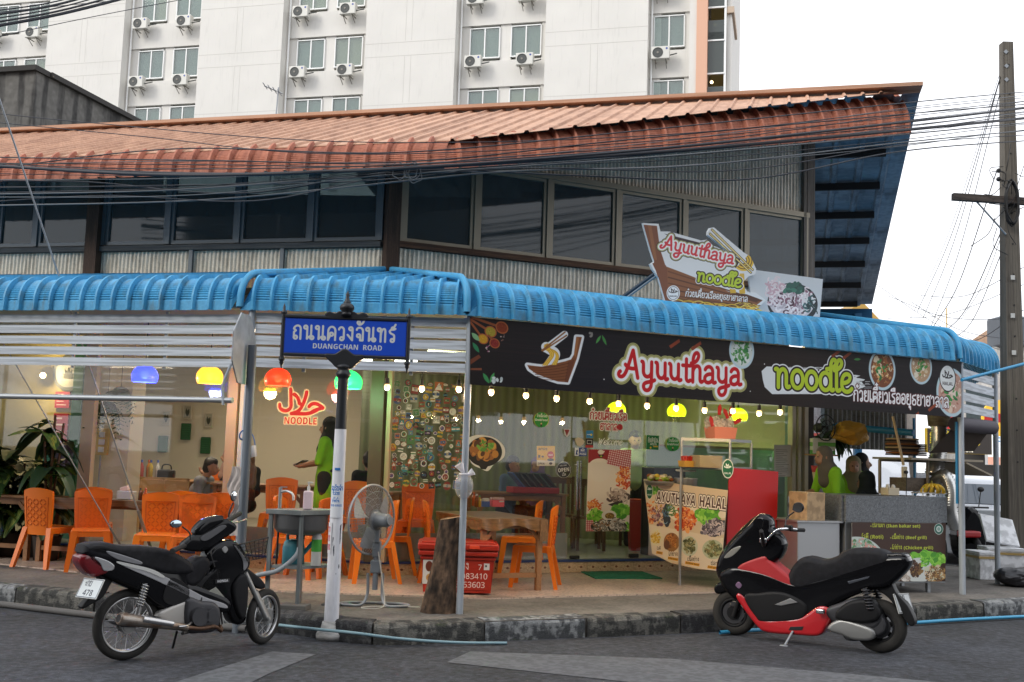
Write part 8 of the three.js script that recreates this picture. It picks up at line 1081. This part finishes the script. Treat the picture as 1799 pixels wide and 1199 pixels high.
{// hanging ferns behind the left window
const fern=(px,py,z,label)=>{const p=atZ(px,py,z),t=thing('hanging_fern',label,'fern',p);mesh('basket',[sph(0.11,0,0,0,1,0.7,1,14),bar([0,0.05,0],[0,0.5,0],0.004)],M({color:S(70,54,40),roughness:0.9}),t);const frond=(()=>{const gs=[];for(let k=0;k<14;k++){const u=k / 14,y=0.06*Math.sin(u*2.6)- u*u*0.3,z2=u*0.26,w=0.055*Math.sin(Math.PI*(u*0.9+0.08));for(const s of[-1,1])gs.push(quad(V3(0,y,z2),V3(s*w,y - 0.015,z2+0.012),V3(s*w,y - 0.02,z2+0.022),V3(0,y - 0.004,z2+0.016)));}return merge(gs);})();for(let i=0;i<22;i++){const f=mesh('frond',frond,leafMats[i % 3],t);f.rotation.set(rr(-0.2,0.5),rr(0,6.28),0,'YXZ');f.scale.setScalar(rr(0.8,1.5));}};
fern(212,690,-13.9,'hanging fern behind the plastic sheet beside the switch box');fern(188,716,-13.75,'hanging fern above the switch box');
}
{// neighbouring shop front with green frame
const t=thing('neighbour_shopfront','green framed neighbouring shop front with red price boards','shop front',wp(FL,-5.2,FLOOR,-0.3),aL),X=(px)=>onF(FL,px,760,-0.6)[0],Y=(py)=>onF(FL,80,py,-0.6)[1];
mesh('green_frame',[box(0.14,2.6,0.1,X(134),FLOOR+1.3,-0.6)],M({color:S(30,92,54),roughness:0.5}),t,FL);mesh('inner_wall',box(3.2,2.65,0.08,X(134)- 1.67,FLOOR+1.33,-0.72),M({map:mottle([176,164,104],[150,140,88],4,611,8),roughness:0.8}),t,FL);
mesh('round_emblem',[cyl(0.24,0.24,0.02,X(108),Y(655),-0.66,32,Math.PI / 2)],M({color:S(86,92,92),roughness:0.6}),t,FL);mesh('emblem_face',cyl(0.19,0.19,0.024,X(108),Y(655),-0.655,32,Math.PI / 2),M({color:S(150,152,144),roughness:0.6}),t,FL);
{const lf=[];for(let i=-3;i<=3;i++){const a=i*0.42,l=0.15 - Math.abs(i)*0.02;lf.push(extr([[0,0],[0.018,l*0.5],[0,l],[-0.018,l*0.5]],0.006).rotateZ(-a).translate(X(108),Y(665),-0.638));}mesh('leaf_emblem',lf,M({color:S(70,78,76),roughness:0.6}),t,FL);}
for(const[y,h]of[[702,30],[752,54]])mesh('price_board',box(0.22,h*0.0072,0.02,X(100),Y(y),-0.66),M({map:canvasTex(128,160,(g)=>{g.fillStyle='#a8222e';g.fillRect(0,0,128,160);g.fillStyle='#e0c8c4';for(let i=0;i<4;i++)g.fillRect(16,22+i*34,60+(i % 2)*24,9);}),roughness:0.6}),t,FL);
mesh('price_board',box(0.24,0.26,0.02,X(88),Y(795),-0.66),M({color:S(30,110,92),roughness:0.6}),t,FL);mesh('cabinet',box(0.16,0.5,0.2,X(126),Y(815),-0.5),M({color:S(60,44,74),roughness:0.6}),t,FL);
const l=thing('wall_lamp','small bare warm bulb on the neighbouring shop wall','lamp',wp(FL,X(76),Y(661),-0.5));mesh('bulb',sph(0.04),M({color:0xffffff,emissive:lin(1,0.7,0.3),emissiveIntensity:6}),l);const pl=new THREE.PointLight(lin(1,0.75,0.4),1.2);pl.position.set(0,0,0.06);pl.castShadow=true;l.add(pl);
}
// ---------------------------------------------------------------- utility pole and wires
const POLE_Z=-15.6;
{
const b=atZ(1785,1010,POLE_Z),top=atZ(1768,76,POLE_Z),t=thing('utility_pole','tall weathered concrete utility pole with wooden crossarm and tangled cables','utility pole',[b.x,KERB,b.z]),m=M({map:grimeTex([112,106,96],[78,72,66],621,0.6),roughness:0.9});
mesh('shaft',taper([0,0,0],[top.x - b.x+0.0,top.y - KERB,0],0.3,0.27,0.15,0.14),m,t);for(let i=0;i<14;i++){const k=0.2+i*0.058,y=k*(top.y - KERB),w=mix(0.27,0.14,k);mesh('bolt_hole',cyl(0.012,0.012,0.01,(top.x - b.x)*k,y,w / 2+0.003,10,Math.PI / 2),mat.black,t);}
for(const[px,py]of[[1769,90],[1770,115],[1770,139]]){const p=atZ(px,py,POLE_Z+0.1);mesh('bolt_plate',box(0.05,0.05,0.02,p.x - b.x,p.y - KERB,0.075,0,0,0.78),mat.galv,t);}for(const[px,py]of[[1779,488],[1779,555],[1781,620]]){const p=atZ(px,py,POLE_Z+0.12);mesh('number_tag',box(0.06,0.065,0.006,p.x - b.x,p.y - KERB,0.138),mat.white,t);}
const c0=atZ(1674,346,POLE_Z+0.13),c1=atZ(1860,358,POLE_Z+0.13);mesh('crossarm',beam(V3(c0.x - b.x,c0.y - KERB,0.13),V3(c1.x - b.x,c1.y - KERB,0.13),0.09,0.1),M({map:grimeTex([92,82,76],[64,58,54],631,0.3),roughness:0.9}),t);const d0=atZ(1716,354,POLE_Z+0.13),d1=atZ(1768,412,POLE_Z+0.13);mesh('crossarm_brace',bar([d0.x - b.x,d0.y - KERB,0.13],[d1.x - b.x,d1.y - KERB,0.13],0.014),mat.galv,t);
const coilP=atZ(1776,352,POLE_Z+0.16),gs=[];seed(31);for(let i=0;i<6;i++)gs.push(tube([...Array(12)].map((_,k)=>{const a=k / 12*6.283;return[coilP.x - b.x+Math.cos(a)*0.09*rr(0.9,1.1),coilP.y - KERB - 0.05+Math.sin(a)*rr(0.28,0.36),0.17+i*0.012];}),0.012,40,5,true));mesh('cable_coil',gs,mat.black,t);const lo=[];for(let i=0;i<14;i++){const p=atZ(rr(1745,1795),rr(280,420),POLE_Z+0.18),q=p.clone().add(V3(rr(-0.3,0.3),rr(-0.3,0.2),0.02)),e=q.clone().add(V3(rr(-0.25,0.25),rr(-0.3,0.3),0));lo.push(tube([[p.x - b.x,p.y - KERB,0.15],[q.x - b.x,q.y - KERB,0.22],[e.x - b.x,e.y - KERB,0.16]],0.006,14,4));}mesh('loose_wires',lo,mat.black,t);
for(const y of[300,315]){const p=atZ(1755,y,POLE_Z+0.12);mesh('insulator',[sph(0.035,p.x - b.x,p.y - KERB,0.12),bar([p.x - b.x,p.y - KERB,0.12],[p.x - b.x+0.1,p.y - KERB,0.05],0.01)],mat.black,t);}
}
const cableM=M({color:lin(0.022,0.024,0.032),roughness:0.6}),cableG=M({color:lin(0.12,0.13,0.14),roughness:0.6});let wireN=0;
function wire(pts,r,label,m=cableM){wireN++;const o=mesh('cable',tube(pts,r*0.72,Math.max(24,pts.length*12),5),m,scene);return tag(o,label,'cable','overhead cables');}
{// cables from the pole past the roof corner to the left, each its own thing
seed(811);
const Ls=[// pixel tracks with depths, right to left: [px, py, z]
[[1820,160,-15.5],[1600,180,-12.6],[1100,232,-10.8],[700,268,-10.2],[300,262,-11.2],[-40,300,-12]],[[1820,188,-15.5],[1596,214,-12.6],[1150,262,-10.8],[710,296,-10.3],[400,306,-11],[-40,292,-12]],[[1820,182,-15.5],[1596,200,-12.6],[1100,246,-10.8],[720,284,-10.3],[350,282,-11],[-40,276,-12]],
[[1820,206,-15.5],[1596,228,-12.6],[1150,268,-10.9],[700,296,-10.4],[320,308,-11],[-40,290,-12]],[[1820,214,-15.5],[1590,236,-12.6],[1200,272,-10.9],[800,300,-10.4],[560,316,-10.6],[300,334,-11.2],[-40,342,-12]],[[1820,228,-15.5],[1590,250,-12.6],[1200,292,-10.9],[880,302,-10.4],[600,330,-10.6],[350,352,-11.2],[-40,362,-12]],
[[1820,236,-15.5],[1590,254,-12.6],[1280,300,-11.1],[900,296,-10.4],[640,318,-10.6],[300,326,-11.2],[-40,330,-12]],[[1820,246,-15.5],[1570,268,-12.5],[1300,316,-11.2],[1000,308,-10.7],[720,300,-10.4],[420,340,-11],[150,320,-11.6],[-40,318,-12]],[[1820,170,-15.5],[1600,192,-12.6],[1180,236,-10.9],[640,250,-10.3],[160,216,-11.6],[-40,196,-12]],[[1820,176,-15.5],[1600,204,-12.6],[1000,258,-10.6],[560,270,-10.6],[250,240,-11.4],[-40,212,-12]],
[[1820,198,-15.5],[1560,232,-12.5],[1050,280,-10.8],[690,308,-10.4],[460,352,-10.8],[180,344,-11.6],[-40,356,-12]],[[1820,194,-15.5],[1580,222,-12.5],[1100,264,-10.8],[700,290,-10.3],[200,296,-11.4],[-40,286,-12]],
];
const W=['topmost','thick lower','thin upper','thick middle','sagging','lowest sagging','twisted','wavy','far crossing','tan roof crossing','eave level','straight middle'];const R=[0.01,0.022,0.01,0.028,0.012,0.012,0.009,0.012,0.007,0.007,0.009,0.009];
Ls.forEach((l,i)=>wire(l.map(([x,y,z])=>atZ(x,y,z)),R[i],`${W[i]} overhead cable running from the utility pole past the roof eave`,i===4||i===5?cableG:cableM));
for(let i=0;i<7;i++)wire([[1820,166+i*10,-15.5],[1700,178+i*10.5,-13.2],[1592,190+i*11,-12.7],[1200,246+i*7+rr(-3,3),-11.1],[860,276+i*4+rr(-3,3),-10.6],[700,288+i*3,-10.4],[350,286+i*9+rr(-6,6),-11.1],[-40,282+i*10+rr(-8,8),-12]].map(([x,y,z])=>atZ(x,y,z)),rr(0.005,0.009),'thin black cable in the bundle along the roof eave',i % 3?cableM:cableG);
// dangling loops at the roof corner
for(let i=0;i<4;i++){const p=atZ(rr(700,740),rr(288,296),-10.35),o=tube([...Array(10)].map((_,k)=>{const a=k / 10*6.283;return[p.x+Math.cos(a)*rr(0.05,0.08),p.y - 0.06+Math.sin(a)*rr(0.07,0.1),p.z+i*0.01];}),0.004,40,4,true);tag(mesh('cable_loop',o,cableG,scene),'small coiled cable loop dangling at the roof corner','cable','coiled loops at the roof corner');}
// steep drops from the pole down behind the awning
for(const[x0,y0,x1,y1,r,z]of[[1760,120,1600,560,0.006,-22],[1758,135,1612,548,0.009,-22],[1757,140,1622,560,0.009,-23],[1757,165,1636,575,0.009,-23],[1752,300,1640,575,0.012,-24],[1765,395,1650,590,0.012,-24],[1770,420,1670,600,0.01,-24],[1800,290,1690,560,0.008,-24]]){const a=atZ(x0,y0,POLE_Z),bq=atZ(x1,y1,z),c=a.clone().lerp(bq,0.5).add(V3(0,-0.35,0));wire([a,c,bq],r,'black cable falling steeply from the utility pole toward the far street');}
for(const[x0,y0,x1,y1,z]of[[1560,520,1799,560,-26],[1560,560,1799,500,-28],[1600,530,1799,600,-27],[1650,600,1799,545,-24],[1540,500,1799,630,-30],[1620,520,1799,470,-25]]){const a=atZ(x0,y0,z),bq=atZ(x1,y1,z+6);wire([a,a.clone().lerp(bq,0.5).add(V3(0,-0.25,0)),bq],0.01,'far tangled cable over the side street');}
// top-left bundle and stay wires
for(let i=0;i<5;i++)wire([atZ(-30,50 - i*7,-8),atZ(100,26 - i*6,-8.4),atZ(260,-14 - i*9,-9)],[0.018,0.012,0.008,0.014,0.008][i],'cable of the black bundle crossing in front of the hotel windows');wire([atZ(-30,70,-9),atZ(150,32,-9.6),atZ(420,-20,-10.5)],0.005,'thin cable of the black bundle rising toward the hotel');wire([atZ(-30,24,-9),atZ(150,6,-9.6),atZ(300,-8,-10.5)],0.005,'thin upper cable of the black bundle before the hotel');
{const t=thing('guy_wire','grey stay wire with a wrapped lower end slanting down to the pavement','stay wire',onY(280,1010,KERB));const e=onY(280,1010,KERB),s=atZ(-20,120,-10.2);mesh('strand',bar(e,s,0.009,6),mat.galv,t,1);const d=s.clone().sub(e);mesh('sleeve',bar(e,e.clone().addScaledVector(d,0.14),0.018,8),M({color:S(120,116,110),roughness:0.8}),t,1);}
{const t=thing('guy_wire','thin second stay wire ending beside the parked motorbike','stay wire',onY(242,1012,KERB));const e=onY(242,1012,KERB),s=atZ(-20,560,-10.6);mesh('strand',bar(e,s,0.006,6),mat.galv,t,1);mesh('sleeve',bar(e,e.clone().lerp(s,0.2),0.012,8),M({color:S(120,116,110),roughness:0.8}),t,1);}
tag(mesh('blue_rod',bar(atZ(1690,668,-12.45),atZ(1830,632,-13.2),0.02,8),M({color:S(46,140,184),roughness:0.45}),scene),'bright blue pipe reaching from the right awning post toward the utility pole','pipe');
{const p=atZ(480,217,-17),t=thing('tv_antenna','thin rooftop television aerial above the tan roof','antenna',p);mesh('mast',bar([0,-1,0],[0.05,0.6,0],0.012),mat.galv,t);mesh('boom',bar([-0.18,0.62,0],[0.12,0.5,0],0.01),mat.galv,t);for(let i=0;i<4;i++)mesh('element',bar([-0.17+i*0.08,0.62 - i*0.035,-0.15],[-0.17+i*0.08,0.62 - i*0.035,0.15],0.007),mat.galv,t);}
}
// ---------------------------------------------------------------- foam boxes, parked vehicles and the far street on the right
{
const foamM=M({map:mottle([240,241,243],[190,192,196],6,641,10),roughness:0.7});const fb=(px,py,w,h,d,turn,label,lid)=>{const p=onY(px,py,KERB),t=thing('foam_box',label,'foam box',[p.x,KERB,p.z - d / 2],turn,'white foam boxes on the pavement');mesh('box',rbox(w,h,d,0.015,0,h / 2,0),foamM,t);mesh('rim',rbox(w+0.02,0.05,d+0.02,0.012,0,h - 0.02,0),foamM,t);if(lid)mesh('lid',rbox(w+0.02,0.04,d+0.02,0.012,0,h+lid,-0.05,0.9,0,-0.25),foamM,t);mesh('tape',box(w+0.024,0.03,d+0.024,0,h - 0.07,0),M({color:S(178,150,92),roughness:0.5}),t);return t;};
fb(1735,1020,0.24,0.36,0.36,0.1,'narrow white foam box standing beside the right awning post');fb(1772,1018,0.46,0.4,0.42,-0.1,'large white foam box with a tilted open lid by the utility pole',0.22);
{const p=onY(1775,1030,KERB),t=thing('rubbish_bag','black rubbish bag slumped in front of the foam boxes','bag',[p.x+0.1,KERB,p.z]),g=new THREE.IcosahedronGeometry(0.22,4),ps=g.attributes.position;for(let i=0;i<ps.count;i++){const n=0.8+0.4*fbm(md(ps.getX(i)*6+9,16)/ 16,md(ps.getY(i)*6+ps.getZ(i)*5+9,16)/ 16,16,3,3);ps.setXYZ(i,ps.getX(i)*n*1.3,Math.max(-0.11,ps.getY(i)*n*0.6)+0.11,ps.getZ(i)*n);}g.computeVertexNormals();mesh('bag',g,MP({color:lin(0.012,0.012,0.014),roughness:0.3}),t);}
const carPaint=MP({color:lin(0.62,0.64,0.67),roughness:0.3,clearcoat:1,clearcoatRoughness:0.05}),glassD=MP({color:lin(0.05,0.07,0.09),roughness:0.06,clearcoat:0.6});
{// white car facing the viewer
const p=onY(1760,985,0),t=thing('parked_car','white hatchback car facing the street beside the utility pole','car',[8.0,0,-18.4],-0.3),W=1.72;
const sect=[[0.0,0.2,0.55],[0.06,0.2,0.78],[0.35,0.2,0.9],[0.95,0.2,0.98],[1.05,0.2,1.0],[1.6,0.2,1.42],[2.0,0.2,1.5],[3.0,0.2,1.48],[3.6,0.2,1.3],[4.1,0.2,0.95],[4.15,0.25,0.6]];
const half=(s,k)=>(W / 2)*(s<0.4?mix(0.78,0.97,s / 0.4):1)*(k>0.62?mix(1,0.76,(k - 0.62)/ 0.38):1);
mesh('car_body',toCreasedNormals(gridGeo(40,24,(i,j)=>{const s=i / 40*4.15;let q=0;while(q<sect.length - 2&&sect[q+1][0]<s)q++;const a=sect[q],b=sect[q+1],f=clamp((s - a[0])/(b[0]- a[0])),y1=mix(a[2],b[2],f),ang=j / 24*Math.PI,k=Math.pow(Math.sin(ang),0.45),y=0.2+(y1 - 0.2)*k;return V3(-Math.sign(Math.cos(ang))*half(s,(y - 0.2)/ 1.3)*Math.pow(Math.abs(Math.cos(ang)),0.22),y,-s);}),0.6),carPaint,t);
mesh('windscreen',extr([[-0.66,0],[0.66,0],[0.52,0.56],[-0.52,0.56]],0.02,0.006).applyMatrix4(mat4(0,1.0,-1.02,-0.93)),glassD,t);mesh('front_end',at(extr(spline([[-0.8,0.0],[-0.74,0.42],[0,0.5],[0.74,0.42],[0.8,0],[0.6,-0.2],[-0.6,-0.2]],50),0.1,0.03),0,0.42,-0.01),carPaint,t);mesh('grille',at(extr([[-0.5,0],[0.5,0],[0.4,-0.22],[-0.4,-0.22]],0.04,0.01),0,0.5,0.04),mat.black,t);
for(const s of[-1,1]){mesh('headlight',at(extr(spline([[0,0],[0.26,0.06],[0.3,0.14],[0.1,0.13]],24),0.05,0.01).scale(s,1,1),s*0.46,0.66,0.035),MP({color:lin(0.04,0.045,0.05),roughness:0.08,clearcoat:1}),t);mesh('wing_mirror',rbox(0.16,0.12,0.1,0.04,s*0.95,1.05,-1.15),carPaint,t);for(const z of[-0.75,-3.3]){const w=part('wheel',t,[s*0.78,0.3,z]);mesh('tyre',torus(0.24,0.075,0,0,0,32,10,0,Math.PI / 2),mat.rubber,w);mesh('rim',cyl(0.19,0.19,0.1,0,0,0,20,0,0,Math.PI / 2),rimM,w);}}void p;
}
{const t=thing('parked_van','white passenger van behind the white car','van',[8.2,0,-24.5],-0.25);const pr=[[0,0.35],[0.02,0.95],[0.55,1.12],[1.25,1.95],[1.6,2.2],[4.6,2.22],[4.75,2.0],[4.75,0.35]];mesh('van_body',extr(spline(pr.map(([z,y])=>[z,y]),70),1.8,0.12,3).rotateY(Math.PI / 2),carPaint,t);mesh('windscreen',box(1.5,0.86,0.03,0,1.55,-0.82,-0.7),glassD,t);for(const s of[-1,1]){mesh('side_window',box(0.02,0.55,2.6,s*0.905,1.62,-3),glassD,t);for(const z of[-0.9,-3.8]){const w=part('wheel',t,[s*0.8,0.32,z]);mesh('tyre',torus(0.25,0.08,0,0,0,32,10,0,Math.PI / 2),mat.rubber,w);mesh('rim',cyl(0.19,0.19,0.1,0,0,0,20,0,0,Math.PI / 2),rimM,w);}}}
{const t=thing('parked_van','pale van seen through the kitchen behind the cooks','van',[5.0,0,-25],-0.2);const pr=[[0,0.35],[0.02,0.95],[0.5,1.1],[1.1,1.9],[1.5,2.05],[4.4,2.05],[4.5,0.35]];mesh('van_body',extr(spline(pr,70),1.8,0.12,3).rotateY(Math.PI / 2),carPaint,t);mesh('windscreen',box(1.5,0.8,0.03,0,1.48,-0.76,-0.68),glassD,t);}
{// small motorbike between boxes and car
const p=onY(1728,985,KERB),t=thing('parked_motorbike','dark motorbike with red trim parked behind the foam boxes','motorbike',[7.12,0,-17.0],0.2);mesh('front_wheel',[torus(0.24,0.045,0,0.28,0.3,32,10,0,1.2)],mat.rubber,t);mesh('rear_wheel',torus(0.24,0.045,0.1,0.28,-0.8,32,10,0,1.3),mat.rubber,t);mesh('bike_body',at(extr(spline([[-0.13,0.34],[-0.15,0.72],[0,0.95],[0.15,0.72],[0.13,0.34]],30),0.3,0.08,3),0,0,0.1),blackGloss,t);mesh('bike_seat',rbox(0.26,0.12,0.7,0.05,0.05,0.8,-0.5),vinyl,t);mesh('red_trim',rbox(0.3,0.1,0.2,0.03,-0.12,0.62,0.3),M({color:S(170,24,30),roughness:0.35}),t);mesh('handlebar',[bar([-0.32,1.02,0.16],[0.32,1.02,0.16],0.015),bar([-0.15,1.02,0.16],[-0.22,1.28,0.12],0.008),bar([0.15,1.02,0.16],[0.22,1.28,0.12],0.008),sph(0.06,-0.22,1.3,0.12,1,0.7,0.4),sph(0.06,0.22,1.3,0.12,1,0.7,0.4)],mat.black,t);}
// shop rows and signs far down the side street
const bl=(x,z,w,h,d,m,label,rows,cols)=>{const t=thing('far_building',label,'building',[x,0,z],aL);mesh('wall',metric(box(w,h,d,0,h / 2,-d / 2),4),m,t);for(let i=0;i<rows;i++)for(let j=0;j<cols;j++)mesh('window',box(w / cols*0.6,1.3,0.08,-w / 2+w*(j+0.5)/ cols,4.4+i*3.1,0.02),mat.darkGlass,t);mesh('shop_opening',box(w*0.9,2.4,0.1,0,1.4,0.02),M({color:lin(0.05,0.045,0.04),roughness:0.7}),t);mesh('canopy',box(w,0.12,1.6,0,3,0.8),M({color:S(150,60,52),roughness:0.7}),t);return t;};
const pale=M({map:grimeTex([206,204,198],[176,172,166],651,0.5),roughness:0.85}),greyB=M({map:grimeTex([140,144,150],[112,114,118],661,0.4),roughness:0.85}),tan=M({map:grimeTex([196,160,132],[170,136,112],671,0.4),roughness:0.85});
bl(22.2,-46,6,6.9,8,pale,'pale shop house with rooftop tank far down the side street',1,3);bl(15.6,-52,6.2,6.2,8,greyB,'low grey shop house far down the side street',1,3);bl(27.5,-52,8,8.6,8,tan,'tan shop house at the right edge behind the utility pole',1,3);bl(9.4,-56,6,5.6,8,pale,'low pale shop house seen through the kitchen',1,3);
{const t=thing('roof_tank','dark grey metal water tank box on the pale far roof','tank',[21.6,6.9,-46.5]);mesh('tank',rbox(1.5,1.3,1.4,0.1,0,0.65,0),M({color:S(92,98,106),roughness:0.6}),t);}
const sg=(px,py,z,w,h,bg,draw,label)=>{const p=atZ(px,py,z),t=thing('shop_sign',label,'sign',[p.x,p.y,p.z],0.1);const map=canvasTex(256,Math.round(256*h / w),draw);mesh('sign_box',box(w,h,0.15),M({color:bg,roughness:0.6}),t);mesh('sign_face',plane(w - 0.02,h - 0.02,0,0,0.079),M({map,roughness:0.4,emissive:lin(1,1,1),emissiveMap:map,emissiveIntensity:0.35}),t);};
sg(1684,776,-32,2.0,0.72,S(180,150,30),(g,W,H)=>{g.fillStyle='#2a2420';g.fillRect(0,0,W,H);strokeText(g,'ก๋วยเตี๋ยว',10,H*0.62,H*0.5,[['#f0d428',0.2]]);plainText(g,'CREATION',W / 2,H*0.94,H*0.24,'#e8e0c8');},'yellow lettered dark shop sign far down the side street');sg(1757,784,-34,0.9,1.2,S(220,220,220),(g,W,H)=>{g.fillStyle='#e8eaec';g.fillRect(0,0,W,H);plainText(g,'EV',W / 2,H*0.4,W*0.4,'#5a8ab0');g.fillStyle='#d8a08a';g.fillRect(0,H*0.8,W,H);},'white lit sign with blue letters down the side street');sg(1670,735,-33,0.5,1.0,S(170,30,36),(g,W,H)=>{g.fillStyle='#b22030';g.fillRect(0,0,W,H);},'narrow red hanging sign down the side street');
{const p=atZ(1757,735,-30),t=thing('round_sign','round red and yellow lit sign behind the right awning end','sign',p);mesh('sign_disc',cyl(0.5,0.5,0.1,0,0,0,28,Math.PI / 2),M({color:S(226,176,40),roughness:0.4,emissive:lin(1,0.5,0.06),emissiveIntensity:0.3}),t);mesh('sign_stripe',box(0.9,0.24,0.12),M({color:S(196,34,28),roughness:0.4}),t);}
{const p=atZ(1480,786,-30),t=thing('street_lamp','pair of warm lit lamps far behind the kitchen','lamp',p);mesh('lamp_globe',[sph(0.09,-0.12,0,0),sph(0.09,0.14,-0.03,0)],M({color:0xffffff,emissive:lin(1,0.7,0.3),emissiveIntensity:6}),t);mesh('lamp_post',bar([0,-3,0],[0,0.05,0],0.04),mat.galv,t);const l=new THREE.PointLight(lin(1,0.7,0.4),4);l.position.set(0,-0.1,0.12);t.add(l);}
{const p=atZ(1505,598,-60),t=thing('temple_roof','golden tiered temple roof glimpsed between the roofs','temple',[p.x,0,p.z]);const gm=M({color:S(222,186,92),roughness:0.5}),rm=M({color:S(206,164,80),roughness:0.6});mesh('temple_wall',box(7,p.y - 1.5,5,0,(p.y - 1.5)/ 2,-3),pale,t);for(let i=0;i<3;i++)mesh('roof_tier',at(extr([[-3.6+i*0.8,0],[3.6 - i*0.8,0],[0,2.4 - i*0.2]],4,0.05),0,p.y - 1.5+i*0.8,-2+i*0.4),i % 2?gm:rm,t);}
{const p=atZ(1664,585,-52),t=thing('radio_mast','thin yellow mast far beyond the awning','mast',[p.x,0,p.z]);mesh('mast',bar([0,0,0],[0,p.y+1.2,0],0.07,6,0.03),M({color:S(206,176,110),roughness:0.6}),t);}
}

// ---------------------------------------------------------------- kitchen clutter behind the counter
{
const dk=thing('door_jamb','dark brown wooden jamb beside the beige column at the kitchen','jamb',wp(FR,onF(FR,1424,850)[0],KERB,-0.05),aR);mesh('jamb',box(0.1,2.75,0.12,0,1.375,0),M({color:S(52,40,34),roughness:0.7}),dk);
const sh=thing('kitchen_shelf','small wall shelf of green striped boxes behind the cook in grey hijab','shelf',atZ(1443,800,-14.3),aR*0.6);mesh('shelf_board',box(0.36,0.02,0.24,0,0,0),woodM,sh);for(let i=0;i<4;i++)mesh('carton',box(0.26,0.05,0.2,0.02,0.036+i*0.052,0),M({color:[S(70,140,60),S(190,196,180),S(96,160,70),S(206,206,196)][i],roughness:0.7}),sh);mesh('paper',box(0.07,0.2,0.01,-0.15,0.12,0.11),mat.white,sh);
const fn=thing('wall_fan','black oscillating fan mounted high beside the kitchen jamb','fan',atZ(1446,752,-14.2),0.5);mesh('fan_guard',[torus(0.17,0.008,0,0,0.05,28,6),torus(0.1,0.005,0,0,0.07,24,5),...[...Array(16)].map((_,k)=>bar([0,0,0.08],[Math.cos(k*0.3927)*0.17,Math.sin(k*0.3927)*0.17,0.05],0.003,4))],mat.black,fn);mesh('fan_motor',cyl(0.06,0.07,0.14,0,0,-0.04,16,Math.PI / 2),mat.black,fn);for(let k=0;k<3;k++)mesh('fan_blade',box(0.13,0.07,0.004,Math.cos(k*2.09)*0.075,Math.sin(k*2.09)*0.075,0.04,0.3,0,k*2.09),M({color:S(120,140,140),roughness:0.4}),fn);
const yb=thing('yellow_bag','bundle of yellow plastic bags hanging over the cooks','bag',atZ(1494,762,-14.4));{const g=new THREE.IcosahedronGeometry(0.2,3),ps=g.attributes.position;for(let i=0;i<ps.count;i++){const n=0.7+0.5*vn(ps.getX(i)*12+20,ps.getY(i)*12+ps.getZ(i)*9+20,64,5);ps.setXYZ(i,ps.getX(i)*n*1.3,ps.getY(i)*n*0.8,ps.getZ(i)*n);}g.computeVertexNormals();mesh('bag',g,M({color:S(190,140,44),roughness:0.6}),yb);}
seed(905);const kp=thing('kitchen_plant','drooping dark leafed plant hanging behind the cooks','plant',atZ(1463,775,-14.7));for(let i=0;i<26;i++){const l=mesh('leaf',leafSet[2],leafMats[i % 3],kp);l.rotation.set(rr(0.2,1.2),rr(0,6.28),0,'YXZ');l.scale.set(0.45,1,rr(0.9,1.5));l.position.set(rr(-0.08,0.08),rr(0,0.25),rr(-0.05,0.05));}
for(const[px,py,z,w,h,c,lb]of[[1452,842,-13.9,0.26,0.16,S(206,190,160),'cream plastic crate behind the cardboard box'],[1446,826,-14.1,0.2,0.1,S(196,66,76),'pink plastic basin stacked behind the cardboard box']]){const q=atZ(px,py,z),t=thing('kitchen_crate',lb,'crate',[q.x,q.y - h / 2,z],0.3);mesh('crate',taper([0,0,0],[0,h,0],w*0.9,0.2,w,0.24),M({color:c,roughness:0.5}),t);}
const tb=thing('kitchen_table','steel work table behind the cooks','table',atZ(1490,930,-14.4).setY(KERB),aR);mesh('table_top',rbox(1.5,0.04,0.6,0.006,0,0.9,0),mat.steel,tb);for(const s of[-0.7,0.7])mesh('leg',box(0.04,0.88,0.04,s,0.44,0.2),mat.galv,tb);mesh('rear_panel',box(1.5,1.0,0.02,0,0.5,-0.3),mat.steel,tb);
const bk=thing('red_bucket','red plastic bucket on the pavement beside the red board','bucket',onY(1388,1000,KERB));mesh('bucket',lathe([[0,0],[0.11,0],[0.14,0.3],[0.13,0.3],[0.1,0.01],[0,0.01]],20),M({color:S(170,26,32),roughness:0.4}),bk);
const st=thing('metal_stool','grey metal stool frame behind the scooter handlebar','stool',onY(1370,1012,KERB),0.3);for(const[x,z]of[[-0.13,-0.13],[0.13,-0.13],[-0.13,0.13],[0.13,0.13]])mesh('leg',bar([x*1.2,0,z*1.2],[x,0.7,z],0.014),mat.galv,st);mesh('seat',rbox(0.32,0.03,0.32,0.01,0,0.71,0),mat.galv,st);
}

renderer.render(scene,camera);
